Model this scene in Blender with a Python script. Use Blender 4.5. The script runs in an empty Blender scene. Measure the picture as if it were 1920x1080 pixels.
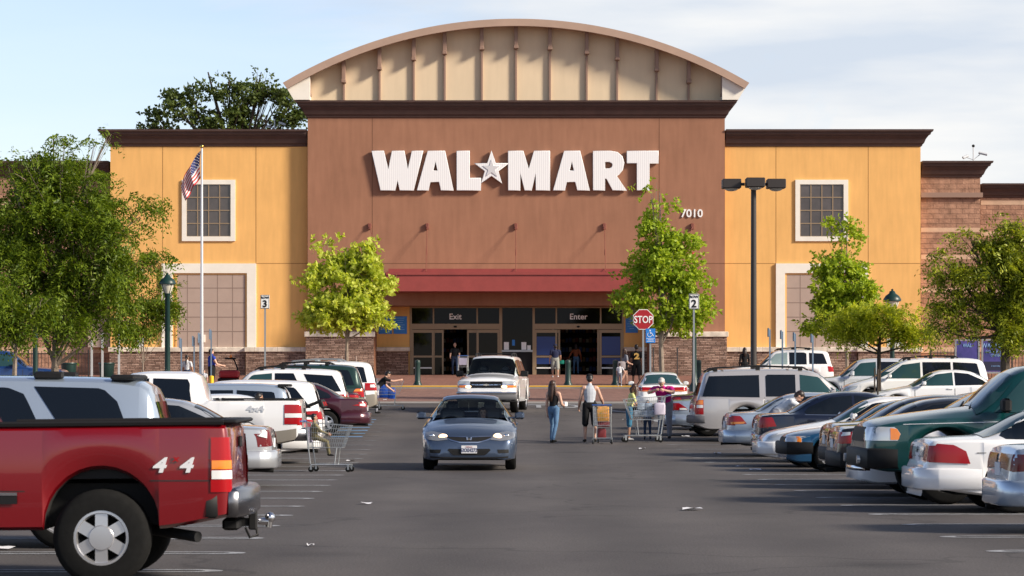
import bpy, bmesh, math, random
import numpy as np
from mathutils import Vector, Matrix
from mathutils.bvhtree import BVHTree
R = math.radians
scene = bpy.context.scene
COL = scene.collection
random.seed(7)
# ---------------------------------------------------------------- camera, sky, sun, exposure
F = 5400.0            # focal length in pixels of the 1920 px wide picture
CAMZ = 1.65
cam = bpy.data.cameras.new('camera'); camo = bpy.data.objects.new('camera', cam); COL.objects.link(camo)
camo.location = (0, 0, CAMZ); camo.rotation_euler = (R(90), 0, 0)
cam.sensor_width = 36; cam.lens = 36*F/1920; cam.shift_y = (723-540)/1920
cam.clip_start = 0.5; cam.clip_end = 5000
cam.dof.use_dof = True; cam.dof.focus_distance = 85; cam.dof.aperture_fstop = 10
scene.camera = camo
scene.view_settings.view_transform = 'Standard'; scene.view_settings.look = 'None'
scene.view_settings.exposure = 0.42; scene.view_settings.gamma = 1
try: scene.cycles.max_bounces = 6; scene.cycles.transparent_max_bounces = 12; scene.cycles.use_denoising = True
except Exception: pass
SUN_EL, SUN_AZ = 28.0, 114.0      # azimuth clockwise from +Y (the view direction)
sd = Vector((math.sin(R(SUN_AZ))*math.cos(R(SUN_EL)), math.cos(R(SUN_AZ))*math.cos(R(SUN_EL)), math.sin(R(SUN_EL))))
sl = bpy.data.lights.new('sun', 'SUN'); sl.energy = 5.0; sl.angle = R(10); sl.color = (1.0, .89, .74)
so = bpy.data.objects.new('sun', sl); COL.objects.link(so); so.rotation_euler = sd.to_track_quat('Z', 'Y').to_euler(); so.location = sd*100
world = bpy.data.worlds.new('World'); scene.world = world; world.use_nodes = True
def world_sky():
    nt = world.node_tree; N = nt.nodes; L = nt.links; N.clear()
    out = N.new('ShaderNodeOutputWorld'); bg = N.new('ShaderNodeBackground'); bg.inputs[1].default_value = .115
    sky = N.new('ShaderNodeTexSky'); sky.sky_type = 'NISHITA'; sky.sun_disc = False
    sky.sun_elevation = R(SUN_EL); sky.sun_rotation = R(SUN_AZ); sky.dust_density = .6; sky.ozone_density = 1.6
    tc = N.new('ShaderNodeTexCoord'); sep = N.new('ShaderNodeSeparateXYZ'); L.new(tc.outputs['Generated'], sep.inputs[0])
    mp = N.new('ShaderNodeMapping'); mp.inputs['Scale'].default_value = (1, 1, 2.6); mp.inputs['Rotation'].default_value = (0, R(-14), 0)
    mp.inputs['Location'].default_value = (3.35, 1.2, .6)
    L.new(tc.outputs['Generated'], mp.inputs[0])
    n1 = N.new('ShaderNodeTexNoise'); n1.inputs['Scale'].default_value = 5.5; n1.inputs['Detail'].default_value = 8; n1.inputs['Roughness'].default_value = .58; n1.inputs['Distortion'].default_value = 1.1
    L.new(mp.outputs[0], n1.inputs[0])
    # cloud cover grows to the right (towards the sun) and is thin on the left
    ma = N.new('ShaderNodeMath'); ma.operation = 'MULTIPLY_ADD'; ma.inputs[1].default_value = 1.9; L.new(sep.outputs[0], ma.inputs[0]); L.new(n1.outputs[0], ma.inputs[2])
    cr = N.new('ShaderNodeValToRGB'); cr.color_ramp.elements[0].position = .40; cr.color_ramp.elements[1].position = .60
    cr.color_ramp.elements[0].color = (.12, .12, .12, 1); cr.color_ramp.elements[1].color = (.93, .93, .93, 1)
    L.new(ma.outputs[0], cr.inputs[0])
    n2 = N.new('ShaderNodeTexNoise'); n2.inputs['Scale'].default_value = 7; n2.inputs['Detail'].default_value = 6
    mp2 = N.new('ShaderNodeMapping'); mp2.inputs['Scale'].default_value = (1, 1, 6); mp2.inputs['Location'].default_value = (.4, 0, 2.2); L.new(tc.outputs['Generated'], mp2.inputs[0]); L.new(mp2.outputs[0], n2.inputs[0])
    cc = N.new('ShaderNodeValToRGB'); cc.color_ramp.elements[0].position = .36; cc.color_ramp.elements[1].position = .62
    cc.color_ramp.elements[0].color = (4.5, 4.95, 5.6, 1); cc.color_ramp.elements[1].color = (6.4, 6.35, 6.25, 1)
    L.new(n2.outputs[0], cc.inputs[0])
    blue = N.new('ShaderNodeMix'); blue.data_type = 'RGBA'; blue.blend_type = 'MULTIPLY'; blue.inputs[0].default_value = 1
    L.new(sky.outputs[0], blue.inputs[6]); blue.inputs[7].default_value = (1.55, 1.5, 1.5, 1)
    mx = N.new('ShaderNodeMix'); mx.data_type = 'RGBA'
    # clouds thin out overhead, where the sky is a deeper blue
    el = N.new('ShaderNodeMapRange'); el.inputs[1].default_value = .22; el.inputs[2].default_value = .6; el.inputs[3].default_value = 1; el.inputs[4].default_value = .12; L.new(sep.outputs[2], el.inputs[0])
    em = N.new('ShaderNodeMath'); em.operation = 'MULTIPLY'; L.new(cr.outputs[0], em.inputs[0]); L.new(el.outputs[0], em.inputs[1])
    bm = N.new('ShaderNodeMapRange'); bm.inputs[1].default_value = .22; bm.inputs[2].default_value = .5; bm.inputs[3].default_value = 1.22; bm.inputs[4].default_value = .62; L.new(sep.outputs[2], bm.inputs[0])
    bc = N.new('ShaderNodeVectorMath'); bc.operation = 'SCALE'; bc.inputs[0].default_value = (1.0, .93, 1.02); L.new(bm.outputs[0], bc.inputs['Scale']); L.new(bc.outputs[0], blue.inputs[7])
    L.new(em.outputs[0], mx.inputs[0]); L.new(blue.outputs[2], mx.inputs[6]); L.new(cc.outputs[0], mx.inputs[7])
    L.new(mx.outputs[2], bg.inputs[0]); L.new(bg.outputs[0], out.inputs[0])
world_sky()

# ---------------------------------------------------------------- helpers
def gz(d):
    if d < 58: return 0.0
    if d < 74: return .0245*(d-58)**2/32
    return .0245*(min(d, 152)-66)
def PX(px, s): return (px-960)/s
def at(px, s, dz=0):
    Y = F/s; return Vector(((px-960)/s, Y, gz(Y)+dz))
def PP(px, py, Y): return ((px-960)*Y/F, CAMZ+(723-py)*Y/F)

def mat(name, col, rough=.6, metal=0., spec=.5, coat=0., var=0., vscale=3., bump=0., bscale=40., emis=None, estr=1., rand=0., col2=None):
    m = bpy.data.materials.get(name)
    if m: return m
    m = bpy.data.materials.new(name); m.use_nodes = True
    nt = m.node_tree; N = nt.nodes; L = nt.links; p = N['Principled BSDF']
    p.inputs['Base Color'].default_value = (*col, 1); p.inputs['Roughness'].default_value = rough; p.inputs['Metallic'].default_value = metal
    p.inputs['Specular IOR Level'].default_value = spec; p.inputs['Coat Weight'].default_value = coat; p.inputs['Coat Roughness'].default_value = .04
    if emis: p.inputs['Emission Color'].default_value = (*emis, 1); p.inputs['Emission Strength'].default_value = estr
    if var > 0 or bump > 0:
        tc = N.new('ShaderNodeTexCoord')
    if var > 0:
        n = N.new('ShaderNodeTexNoise'); n.inputs['Scale'].default_value = vscale; n.inputs['Detail'].default_value = 6; n.inputs['Roughness'].default_value = .65
        L.new(tc.outputs['Object'], n.inputs[0])
        cr = N.new('ShaderNodeValToRGB'); cr.color_ramp.elements[0].position = .3; cr.color_ramp.elements[1].position = .7
        a = [max(0, c*(1-var)) for c in col]; b = [min(1, c*(1+var)) for c in (col2 or col)]
        cr.color_ramp.elements[0].color = (*a, 1); cr.color_ramp.elements[1].color = (*b, 1)
        L.new(n.outputs[0], cr.inputs[0]); L.new(cr.outputs[0], p.inputs['Base Color'])
    if bump > 0:
        n = N.new('ShaderNodeTexNoise'); n.inputs['Scale'].default_value = bscale; n.inputs['Detail'].default_value = 4
        L.new(tc.outputs['Object'], n.inputs[0])
        b = N.new('ShaderNodeBump'); b.inputs['Strength'].default_value = bump; b.inputs['Distance'].default_value = .02
        L.new(n.outputs[0], b.inputs['Height']); L.new(b.outputs[0], p.inputs['Normal'])
    return m

class MB:
    def __init__(s): s.v = []; s.f = []; s.m = []; s.cur = 0
    def add(s, vs, fs):
        o = len(s.v); s.v += [tuple(v) for v in vs]
        for f in fs: s.f.append([i+o for i in f]); s.m.append(s.cur)
    def box(s, x0, x1, y0, y1, z0, z1):
        s.add([(x0,y0,z0),(x1,y0,z0),(x1,y1,z0),(x0,y1,z0),(x0,y0,z1),(x1,y0,z1),(x1,y1,z1),(x0,y1,z1)],
              [(0,3,2,1),(4,5,6,7),(0,1,5,4),(1,2,6,5),(2,3,7,6),(3,0,4,7)])
    def bbox(s, x0, x1, y0, y1, z0, z1, b=.01):     # box with bevelled edges (three stacked slabs)
        if b*2 >= min(x1-x0, y1-y0, z1-z0): b = .45*min(x1-x0, y1-y0, z1-z0)
        rs = [(b, z0), (0, z0+b), (0, z1-b), (b, z1)]
        vs = []; 
        for i, z in rs:
            c = b if i == 0 else b*1.6
            X0, X1, Y0, Y1 = x0+i, x1-i, y0+i, y1-i
            vs += [(X0+c,Y0,z),(X1-c,Y0,z),(X1,Y0+c,z),(X1,Y1-c,z),(X1-c,Y1,z),(X0+c,Y1,z),(X0,Y1-c,z),(X0,Y0+c,z)]
        fs = [tuple(range(7,-1,-1)), tuple(range(24,32))]
        for k in range(3):
            for j in range(8): a = k*8+j; b2 = k*8+(j+1)%8; fs.append((a, b2, b2+8, a+8))
        s.add(vs, fs)
    def cyl(s, p0, p1, r0, r1=None, n=12, cap=True):
        r1 = r0 if r1 is None else r1
        p0 = Vector(p0); p1 = Vector(p1); d = (p1-p0)
        if d.length < 1e-6: return
        q = d.to_track_quat('Z', 'Y'); vs = []
        for p, r in ((p0, r0), (p1, r1)):
            for i in range(n):
                a = 2*math.pi*i/n; vs.append(p + q @ Vector((r*math.cos(a), r*math.sin(a), 0)))
        fs = [(i, (i+1)%n, n+(i+1)%n, n+i) for i in range(n)]
        if cap: fs += [tuple(range(n-1, -1, -1)), tuple(range(n, 2*n))]
        s.add(vs, fs)
    def tube(s, pts, r, n=6):
        pts = [Vector(p) for p in pts]; rs = r if isinstance(r, (list, tuple)) else [r]*len(pts)
        vs = []; up = None
        for i, p in enumerate(pts):
            d = (pts[min(i+1, len(pts)-1)]-pts[max(i-1, 0)])
            if d.length < 1e-7: d = Vector((0, 0, 1))
            d.normalize()
            if up is None: up = d.orthogonal().normalized()
            else:
                up = (up-d*up.dot(d)); up = up.normalized() if up.length > 1e-5 else d.orthogonal().normalized()
            b = d.cross(up)
            for j in range(n):
                a = 2*math.pi*j/n; vs.append(p+(up*math.cos(a)+b*math.sin(a))*rs[i])
        fs = []
        for i in range(len(pts)-1):
            for j in range(n): fs.append((i*n+j, i*n+(j+1)%n, (i+1)*n+(j+1)%n, (i+1)*n+j))
        fs += [tuple(range(n-1, -1, -1)), tuple(range((len(pts)-1)*n, len(pts)*n))]
        s.add(vs, fs)
    def lathe(s, prof, n=24, M=None, ax='Z', caps=True):       # prof (r, h); axis Z or Y
        vs = []
        for r, h in prof:
            for i in range(n):
                a = 2*math.pi*i/n
                v = Vector((r*math.cos(a), r*math.sin(a), h)) if ax == 'Z' else Vector((r*math.cos(a), h, r*math.sin(a)))
                vs.append(M @ v if M else v)
        fs = []
        for k in range(len(prof)-1):
            for i in range(n):
                a, b = k*n+i, k*n+(i+1)%n
                fs.append((a, b, b+n, a+n) if ax == 'Z' else (b, a, a+n, b+n))
        if caps and prof[0][0] > 1e-4: fs.append(tuple(range(n-1, -1, -1)) if ax == 'Z' else tuple(range(n)))
        if caps and prof[-1][0] > 1e-4: fs.append(tuple(range((len(prof)-1)*n, len(prof)*n)) if ax == 'Z' else tuple(range(len(prof)*n-1, (len(prof)-1)*n-1, -1)))
        s.add(vs, fs)
    def ell(s, c, r, n=10, M=None):
        c = Vector(c); prof = [(math.sin(math.pi*i/n), -math.cos(math.pi*i/n)) for i in range(n+1)]
        vs = []; m = n+2
        for pr, ph in prof:
            for i in range(m):
                a = 2*math.pi*i/m; v = Vector((r[0]*pr*math.cos(a), r[1]*pr*math.sin(a), r[2]*ph))
                vs.append(c + (M @ v if M else v))
        fs = [(k*m+i, k*m+(i+1)%m, (k+1)*m+(i+1)%m, (k+1)*m+i) for k in range(n) for i in range(m)]
        s.add(vs, fs)
    def prism(s, pts, y0, y1):      # polygon in (x,z), extruded along y
        n = len(pts); a = sum(pts[i][0]*pts[(i+1)%n][1]-pts[(i+1)%n][0]*pts[i][1] for i in range(n))
        if a < 0: pts = pts[::-1]
        s.add([(x, y0, z) for x, z in pts]+[(x, y1, z) for x, z in pts],
              [tuple(range(n)), tuple(range(2*n-1, n-1, -1))]+[(i, i+n, (i+1)%n+n, (i+1)%n) for i in range(n)])
    def grid(s, rows):
        h = len(rows); w = len(rows[0]); vs = [p for r in rows for p in r]
        s.add(vs, [(i*w+j, i*w+j+1, (i+1)*w+j+1, (i+1)*w+j) for i in range(h-1) for j in range(w-1)])
    def xf(s, M, start=0):
        for i in range(start, len(s.v)): s.v[i] = tuple(M @ Vector(s.v[i]))
    def mesh(s, name, mats, smooth=True, ang=40, fix=True):
        me = bpy.data.meshes.new(name); me.from_pydata(s.v, [], s.f); 
        ms = mats if isinstance(mats, (list, tuple)) else [mats]
        for m in ms: me.materials.append(m)
        me.polygons.foreach_set('material_index', np.array(s.m, dtype=np.int32))
        if fix and len(s.f) < 60000:
            b = bmesh.new(); b.from_mesh(me); bmesh.ops.remove_doubles(b, verts=b.verts, dist=1e-5); bmesh.ops.recalc_face_normals(b, faces=b.faces); b.to_mesh(me); b.free()
        if smooth:
            me.polygons.foreach_set('use_smooth', np.ones(len(me.polygons), dtype=bool))
            try: me.set_sharp_from_angle(angle=R(ang))
            except Exception: pass
        me.update(); return me
    def obj(s, name, mats, parent=None, loc=None, smooth=True, ang=40, fix=True, world=False):
        if world and parent is not None:            # geometry given in world coordinates
            o = Vector(parent.matrix_basis.translation); s.v = [tuple(Vector(v)-o) for v in s.v]
        return link(name, s.mesh(name, mats, smooth, ang, fix), parent, loc)

def link(name, me, parent=None, loc=None, rot=None):
    ob = bpy.data.objects.new(name, me); COL.objects.link(ob)
    if parent: ob.parent = parent
    if loc is not None: ob.location = loc
    if rot is not None: ob.rotation_euler = rot
    return ob
def thing(name, label, cat, loc=(0,0,0), rz=0, group=None):
    e = bpy.data.objects.new(name, None); COL.objects.link(e); e.empty_display_size = .3
    e.location = loc; e.rotation_euler = (0, 0, rz); return tag(e, label, cat, group)
def tag(o, label, cat, group=None):
    o['label'] = label; o['category'] = cat
    if group: o['group'] = group
    return o
def struct(o): o['kind'] = 'structure'; return o
def copy_tree(o, parent=None):
    c = o.copy(); COL.objects.link(c); c.parent = parent
    for ch in o.children: copy_tree(ch, c)
    return c

def shape_mesh(polys, depth, bevel=0.):              # 2-D outlines with holes -> filled mesh, centred on z
    cu = bpy.data.curves.new('shape', 'CURVE'); cu.dimensions = '2D'; cu.fill_mode = 'BOTH'; cu.extrude = depth; cu.bevel_depth = bevel; cu.bevel_resolution = 1
    for pl in polys:
        sp = cu.splines.new('POLY'); sp.points.add(len(pl)-1)
        for i, (x, y) in enumerate(pl): sp.points[i].co = (x, y, 0, 1)
        sp.use_cyclic_u = True
    return _cmesh(cu)
def _cmesh(cu):
    ob = bpy.data.objects.new('tmp', cu); COL.objects.link(ob)
    dg = bpy.context.evaluated_depsgraph_get(); dg.update()
    me = bpy.data.meshes.new_from_object(ob.evaluated_get(dg)); bpy.data.objects.remove(ob); bpy.data.curves.remove(cu)
    return me
def text_mesh(txt, h, depth=.005, bold=0., sx=1., align='CENTER', sp=1.):
    cu = bpy.data.curves.new('txt', 'FONT'); cu.body = txt; cu.size = 1; cu.align_x = align; cu.extrude = 0; cu.offset = bold; cu.space_character = sp; cu.space_line = .85; cu.resolution_u = 3
    cu.extrude = depth/h*1.38
    me = _cmesh(cu)
    k = h*1.38; co = np.zeros(len(me.vertices)*3); me.vertices.foreach_get('co', co); co = co.reshape(-1, 3)
    if len(co):
        cy = (co[:, 1].max()+co[:, 1].min())/2; co[:, 1] -= cy; co[:, 0] *= k*sx; co[:, 1] *= k; co[:, 2] *= k
        me.vertices.foreach_set('co', co.ravel())
    return me
def text(name, txt, h, m, loc, parent=None, rot=(R(90), 0, 0), **kw):
    me = text_mesh(txt, h, **kw); me.materials.clear(); me.materials.append(m); me.name = name
    for p in me.polygons: p.material_index = 0
    return link(name, me, parent, loc, rot)

def pchip(pts):
    x = np.array([p[0] for p in pts], float); y = np.array([p[1] for p in pts], float)
    for i in range(1, len(x)):
        if x[i] <= x[i-1]: x[i] = x[i-1]+1e-4
    h = np.diff(x); d = np.diff(y)/h; m = np.zeros(len(x))
    for i in range(1, len(x)-1):
        if d[i-1]*d[i] > 0:
            w1 = 2*h[i]+h[i-1]; w2 = h[i]+2*h[i-1]; m[i] = (w1+w2)/(w1/d[i-1]+w2/d[i])
    m[0] = d[0]; m[-1] = d[-1]
    def f(t):
        t = min(max(t, x[0]), x[-1]); i = min(max(int(np.searchsorted(x, t))-1, 0), len(h)-1)
        u = (t-x[i])/h[i]
        return ((1+2*u)*(1-u)**2*y[i]+u*(1-u)**2*h[i]*m[i]+u*u*(3-2*u)*y[i+1]+u*u*(u-1)*h[i]*m[i+1])
    return f
# ---------------------------------------------------------------- materials
def wall_mat(name, col, streak=.06, bump=.25):
    m = mat(name, col, rough=.9, spec=.2); nt = m.node_tree; N = nt.nodes; L = nt.links; p = N['Principled BSDF']
    tc = N.new('ShaderNodeTexCoord')
    n = N.new('ShaderNodeTexNoise'); n.inputs['Scale'].default_value = .55; n.inputs['Detail'].default_value = 7; n.inputs['Roughness'].default_value = .6
    mp = N.new('ShaderNodeMapping'); mp.inputs['Scale'].default_value = (2.6, 1, .35); L.new(tc.outputs['Object'], mp.inputs[0])
    n2 = N.new('ShaderNodeTexNoise'); n2.inputs['Scale'].default_value = 1.6; n2.inputs['Detail'].default_value = 5; L.new(mp.outputs[0], n2.inputs[0])
    L.new(tc.outputs['Object'], n.inputs[0])
    a = N.new('ShaderNodeMath'); a.operation = 'ADD'; L.new(n.outputs[0], a.inputs[0]); L.new(n2.outputs[0], a.inputs[1])
    mr = N.new('ShaderNodeMapRange'); mr.inputs[1].default_value = .6; mr.inputs[2].default_value = 1.4; mr.inputs[3].default_value = 1-streak*1.6; mr.inputs[4].default_value = 1+streak*1.2
    L.new(a.outputs[0], mr.inputs[0])
    mx = N.new('ShaderNodeMix'); mx.data_type = 'RGBA'; mx.blend_type = 'MULTIPLY'; mx.inputs[0].default_value = 1; mx.inputs[6].default_value = (*col, 1)
    L.new(mr.outputs[0], mx.inputs[7]); L.new(mx.outputs[2], p.inputs['Base Color'])
    n3 = N.new('ShaderNodeTexNoise'); n3.inputs['Scale'].default_value = 60; n3.inputs['Detail'].default_value = 3; L.new(tc.outputs['Object'], n3.inputs[0])
    b = N.new('ShaderNodeBump'); b.inputs['Strength'].default_value = bump; b.inputs['Distance'].default_value = .01
    L.new(n3.outputs[0], b.inputs['Height']); L.new(b.outputs[0], p.inputs['Normal']); return m
def brick_mat(name, c1, c2, mortar, bw, bh, ms=.012, bump=.8, noise=.35, rough=.9, off=.5, squash=1., flat=False):
    m = mat(name, c1, rough=rough, spec=.25); nt = m.node_tree; N = nt.nodes; L = nt.links; p = N['Principled BSDF']
    tc = N.new('ShaderNodeTexCoord'); sp = N.new('ShaderNodeSeparateXYZ'); cb = N.new('ShaderNodeCombineXYZ'); L.new(tc.outputs['Object'], sp.inputs[0])
    if flat: L.new(sp.outputs[0], cb.inputs[0]); L.new(sp.outputs[1], cb.inputs[1])
    else:
        ad = N.new('ShaderNodeMath'); ad.operation = 'ADD'; L.new(sp.outputs[0], ad.inputs[0]); L.new(sp.outputs[1], ad.inputs[1]); L.new(ad.outputs[0], cb.inputs[0]); L.new(sp.outputs[2], cb.inputs[1])
    dn = N.new('ShaderNodeTexNoise'); dn.inputs['Scale'].default_value = 1.3; L.new(tc.outputs['Object'], dn.inputs[0])
    va = N.new('ShaderNodeVectorMath'); va.operation = 'MULTIPLY_ADD'; L.new(dn.outputs['Color'], va.inputs[0]); va.inputs[1].default_value = (bw*noise, bh*noise, 0); L.new(cb.outputs[0], va.inputs[2])
    br = N.new('ShaderNodeTexBrick'); br.inputs['Color1'].default_value = (*c1, 1); br.inputs['Color2'].default_value = (*c2, 1); br.inputs['Mortar'].default_value = (*mortar, 1)
    br.inputs['Scale'].default_value = 1; br.inputs['Mortar Size'].default_value = ms; br.inputs['Mortar Smooth'].default_value = .3; br.inputs['Brick Width'].default_value = bw; br.inputs['Row Height'].default_value = bh; br.inputs['Bias'].default_value = 0; br.offset = off; br.squash = squash; br.squash_frequency = 3
    L.new(va.outputs[0], br.inputs[0])
    n = N.new('ShaderNodeTexNoise'); n.inputs['Scale'].default_value = 3; n.inputs['Detail'].default_value = 8; L.new(tc.outputs['Object'], n.inputs[0])
    mr = N.new('ShaderNodeMapRange'); mr.inputs[1].default_value = .3; mr.inputs[2].default_value = .7; mr.inputs[3].default_value = .72; mr.inputs[4].default_value = 1.25; L.new(n.outputs[0], mr.inputs[0])
    mx = N.new('ShaderNodeMix'); mx.data_type = 'RGBA'; mx.blend_type = 'MULTIPLY'; mx.inputs[0].default_value = 1; L.new(br.outputs[0], mx.inputs[6]); L.new(mr.outputs[0], mx.inputs[7]); L.new(mx.outputs[2], p.inputs['Base Color'])
    n3 = N.new('ShaderNodeTexNoise'); n3.inputs['Scale'].default_value = 14; n3.inputs['Detail'].default_value = 5; L.new(tc.outputs['Object'], n3.inputs[0])
    s = N.new('ShaderNodeMath'); s.operation = 'SUBTRACT'; L.new(n3.outputs[0], s.inputs[0]); L.new(br.outputs['Fac'], s.inputs[1])
    b = N.new('ShaderNodeBump'); b.inputs['Strength'].default_value = bump; b.inputs['Distance'].default_value = .03; L.new(s.outputs[0], b.inputs['Height']); L.new(b.outputs[0], p.inputs['Normal']); return m
M_YEL = wall_mat('yellow_stucco', (.79, .445, .155), .075)
M_BRN = wall_mat('brown_stucco', (.325, .160, .100), .10)
M_CREAM = wall_mat('cream_panel', (.70, .56, .39), .04)
M_COR = mat('dark_brown_cornice', (.072, .040, .034), .7, var=.15, vscale=2)
M_TRIM = mat('white_trim', (.80, .76, .68), .7, var=.05, vscale=2)
M_TAN = mat('tan_metal_fascia', (.42, .29, .22), .55, var=.08, vscale=1)
M_RIB = mat('rib_brown', (.28, .175, .13), .6)
M_RED = mat('red_canopy_metal', (.28, .050, .043), .5, var=.14, vscale=1.1)
M_RODR = mat('red_rod', (.20, .06, .04), .6)
M_PANEL = mat('taupe_panel', (.40, .30, .25), .75, var=.05, vscale=1.5)
M_PLINE = mat('panel_groove', (.23, .165, .135), .8)
M_JOINT = mat('control_joint_dark', (.15, .065, .035), .9)
M_JOINTY = mat('control_joint_ochre', (.34, .17, .05), .9)
M_CAP = brick_mat('cast_stone_cap', (.72, .64, .54), (.66, .58, .48), (.4, .34, .28), 1.2, 5, .012, .15, 0)
M_STONE = brick_mat('ledge_stone', (.20, .12, .09), (.44, .30, .235), (.05, .032, .028), .42, .085, .012, 1., .8, squash=.6)
M_BLK = brick_mat('split_face_block', (.33, .18, .12), (.40, .225, .15), (.21, .12, .085), .62, .26, .012, 1., .05)
M_BLKL = mat('light_block_band', (.56, .37, .25), .9, var=.12, vscale=2, bump=.4, bscale=20)
M_ALU = mat('bronze_aluminium_frame', (.33, .235, .145), .45, metal=.25)
M_DGLASS = mat('dark_shop_glass', (.004, .004, .005), .04, spec=.16)
M_WGLASS = mat('window_glass', (.075, .062, .06), .12, spec=.7, var=.3, vscale=.8)
M_WHITE = mat('white_sign_face', (.86, .86, .85), .5)
M_LET = mat('white_letter', (.80, .80, .79), .45)
def ridged(m):
    nt = m.node_tree; N = nt.nodes; L = nt.links; p = N['Principled BSDF']; tc = N.new('ShaderNodeTexCoord')
    w = N.new('ShaderNodeTexWave'); w.inputs['Scale'].default_value = 4.2; w.inputs['Distortion'].default_value = 0; w.bands_direction = 'DIAGONAL'
    mp = N.new('ShaderNodeMapping'); mp.inputs['Scale'].default_value = (1.5, 0, .35); L.new(tc.outputs['Object'], mp.inputs[0]); L.new(mp.outputs[0], w.inputs[0])
    cr = N.new('ShaderNodeValToRGB'); cr.color_ramp.elements[0].position = .0; cr.color_ramp.elements[1].position = .35; cr.color_ramp.elements[0].color = (.68, .68, .70, 1); cr.color_ramp.elements[1].color = (.86, .86, .87, 1)
    L.new(w.outputs[0], cr.inputs[0]); L.new(cr.outputs[0], p.inputs['Base Color'])
ridged(M_LET)
M_RIM = mat('letter_return', (.6, .6, .62), .5)
M_BLUE = mat('blue_sign_face', (.02, .20, .62), .45)
M_NAVY = mat('navy_poster', (.015, .045, .20), .4)
M_BLACK = mat('black_plastic', (.010, .010, .011), .6, spec=.25)
M_RUB = mat('tyre_rubber', (.010, .010, .010), .9, spec=.15, var=.2, vscale=20)
M_CHROME = mat('chrome', (.75, .75, .77), .12, metal=1)
M_STEEL = mat('galvanised_steel', (.42, .44, .45), .4, metal=.7)
M_POLEW = mat('pale_pole', (.72, .72, .74), .35, metal=.4)
M_POST = mat('sign_post_blue_grey', (.18, .25, .34), .5, metal=.3)
M_GRN = mat('dark_green_paint', (.007, .032, .028), .4)
M_BRONZE = mat('dark_bronze_paint', (.035, .028, .026), .5)
M_LAMPG = mat('frosted_lamp_glass', (.62, .58, .48), .25)
M_YELP = mat('yellow_paint', (.75, .42, .03), .6)
M_WPAINT = mat('road_paint', (.30, .31, .33), .8, var=.45, vscale=5)
M_BPAINT = mat('blue_road_paint', (.12, .24, .42), .8, var=.3, vscale=5)
M_STOPR = mat('stop_red', (.38, .010, .018), .5)
M_DARK = mat('interior_dark', (.03, .024, .02), .9)
M_CONC = mat('kerb_concrete', (.27, .25, .23), .9, var=.12, vscale=3)
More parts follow.
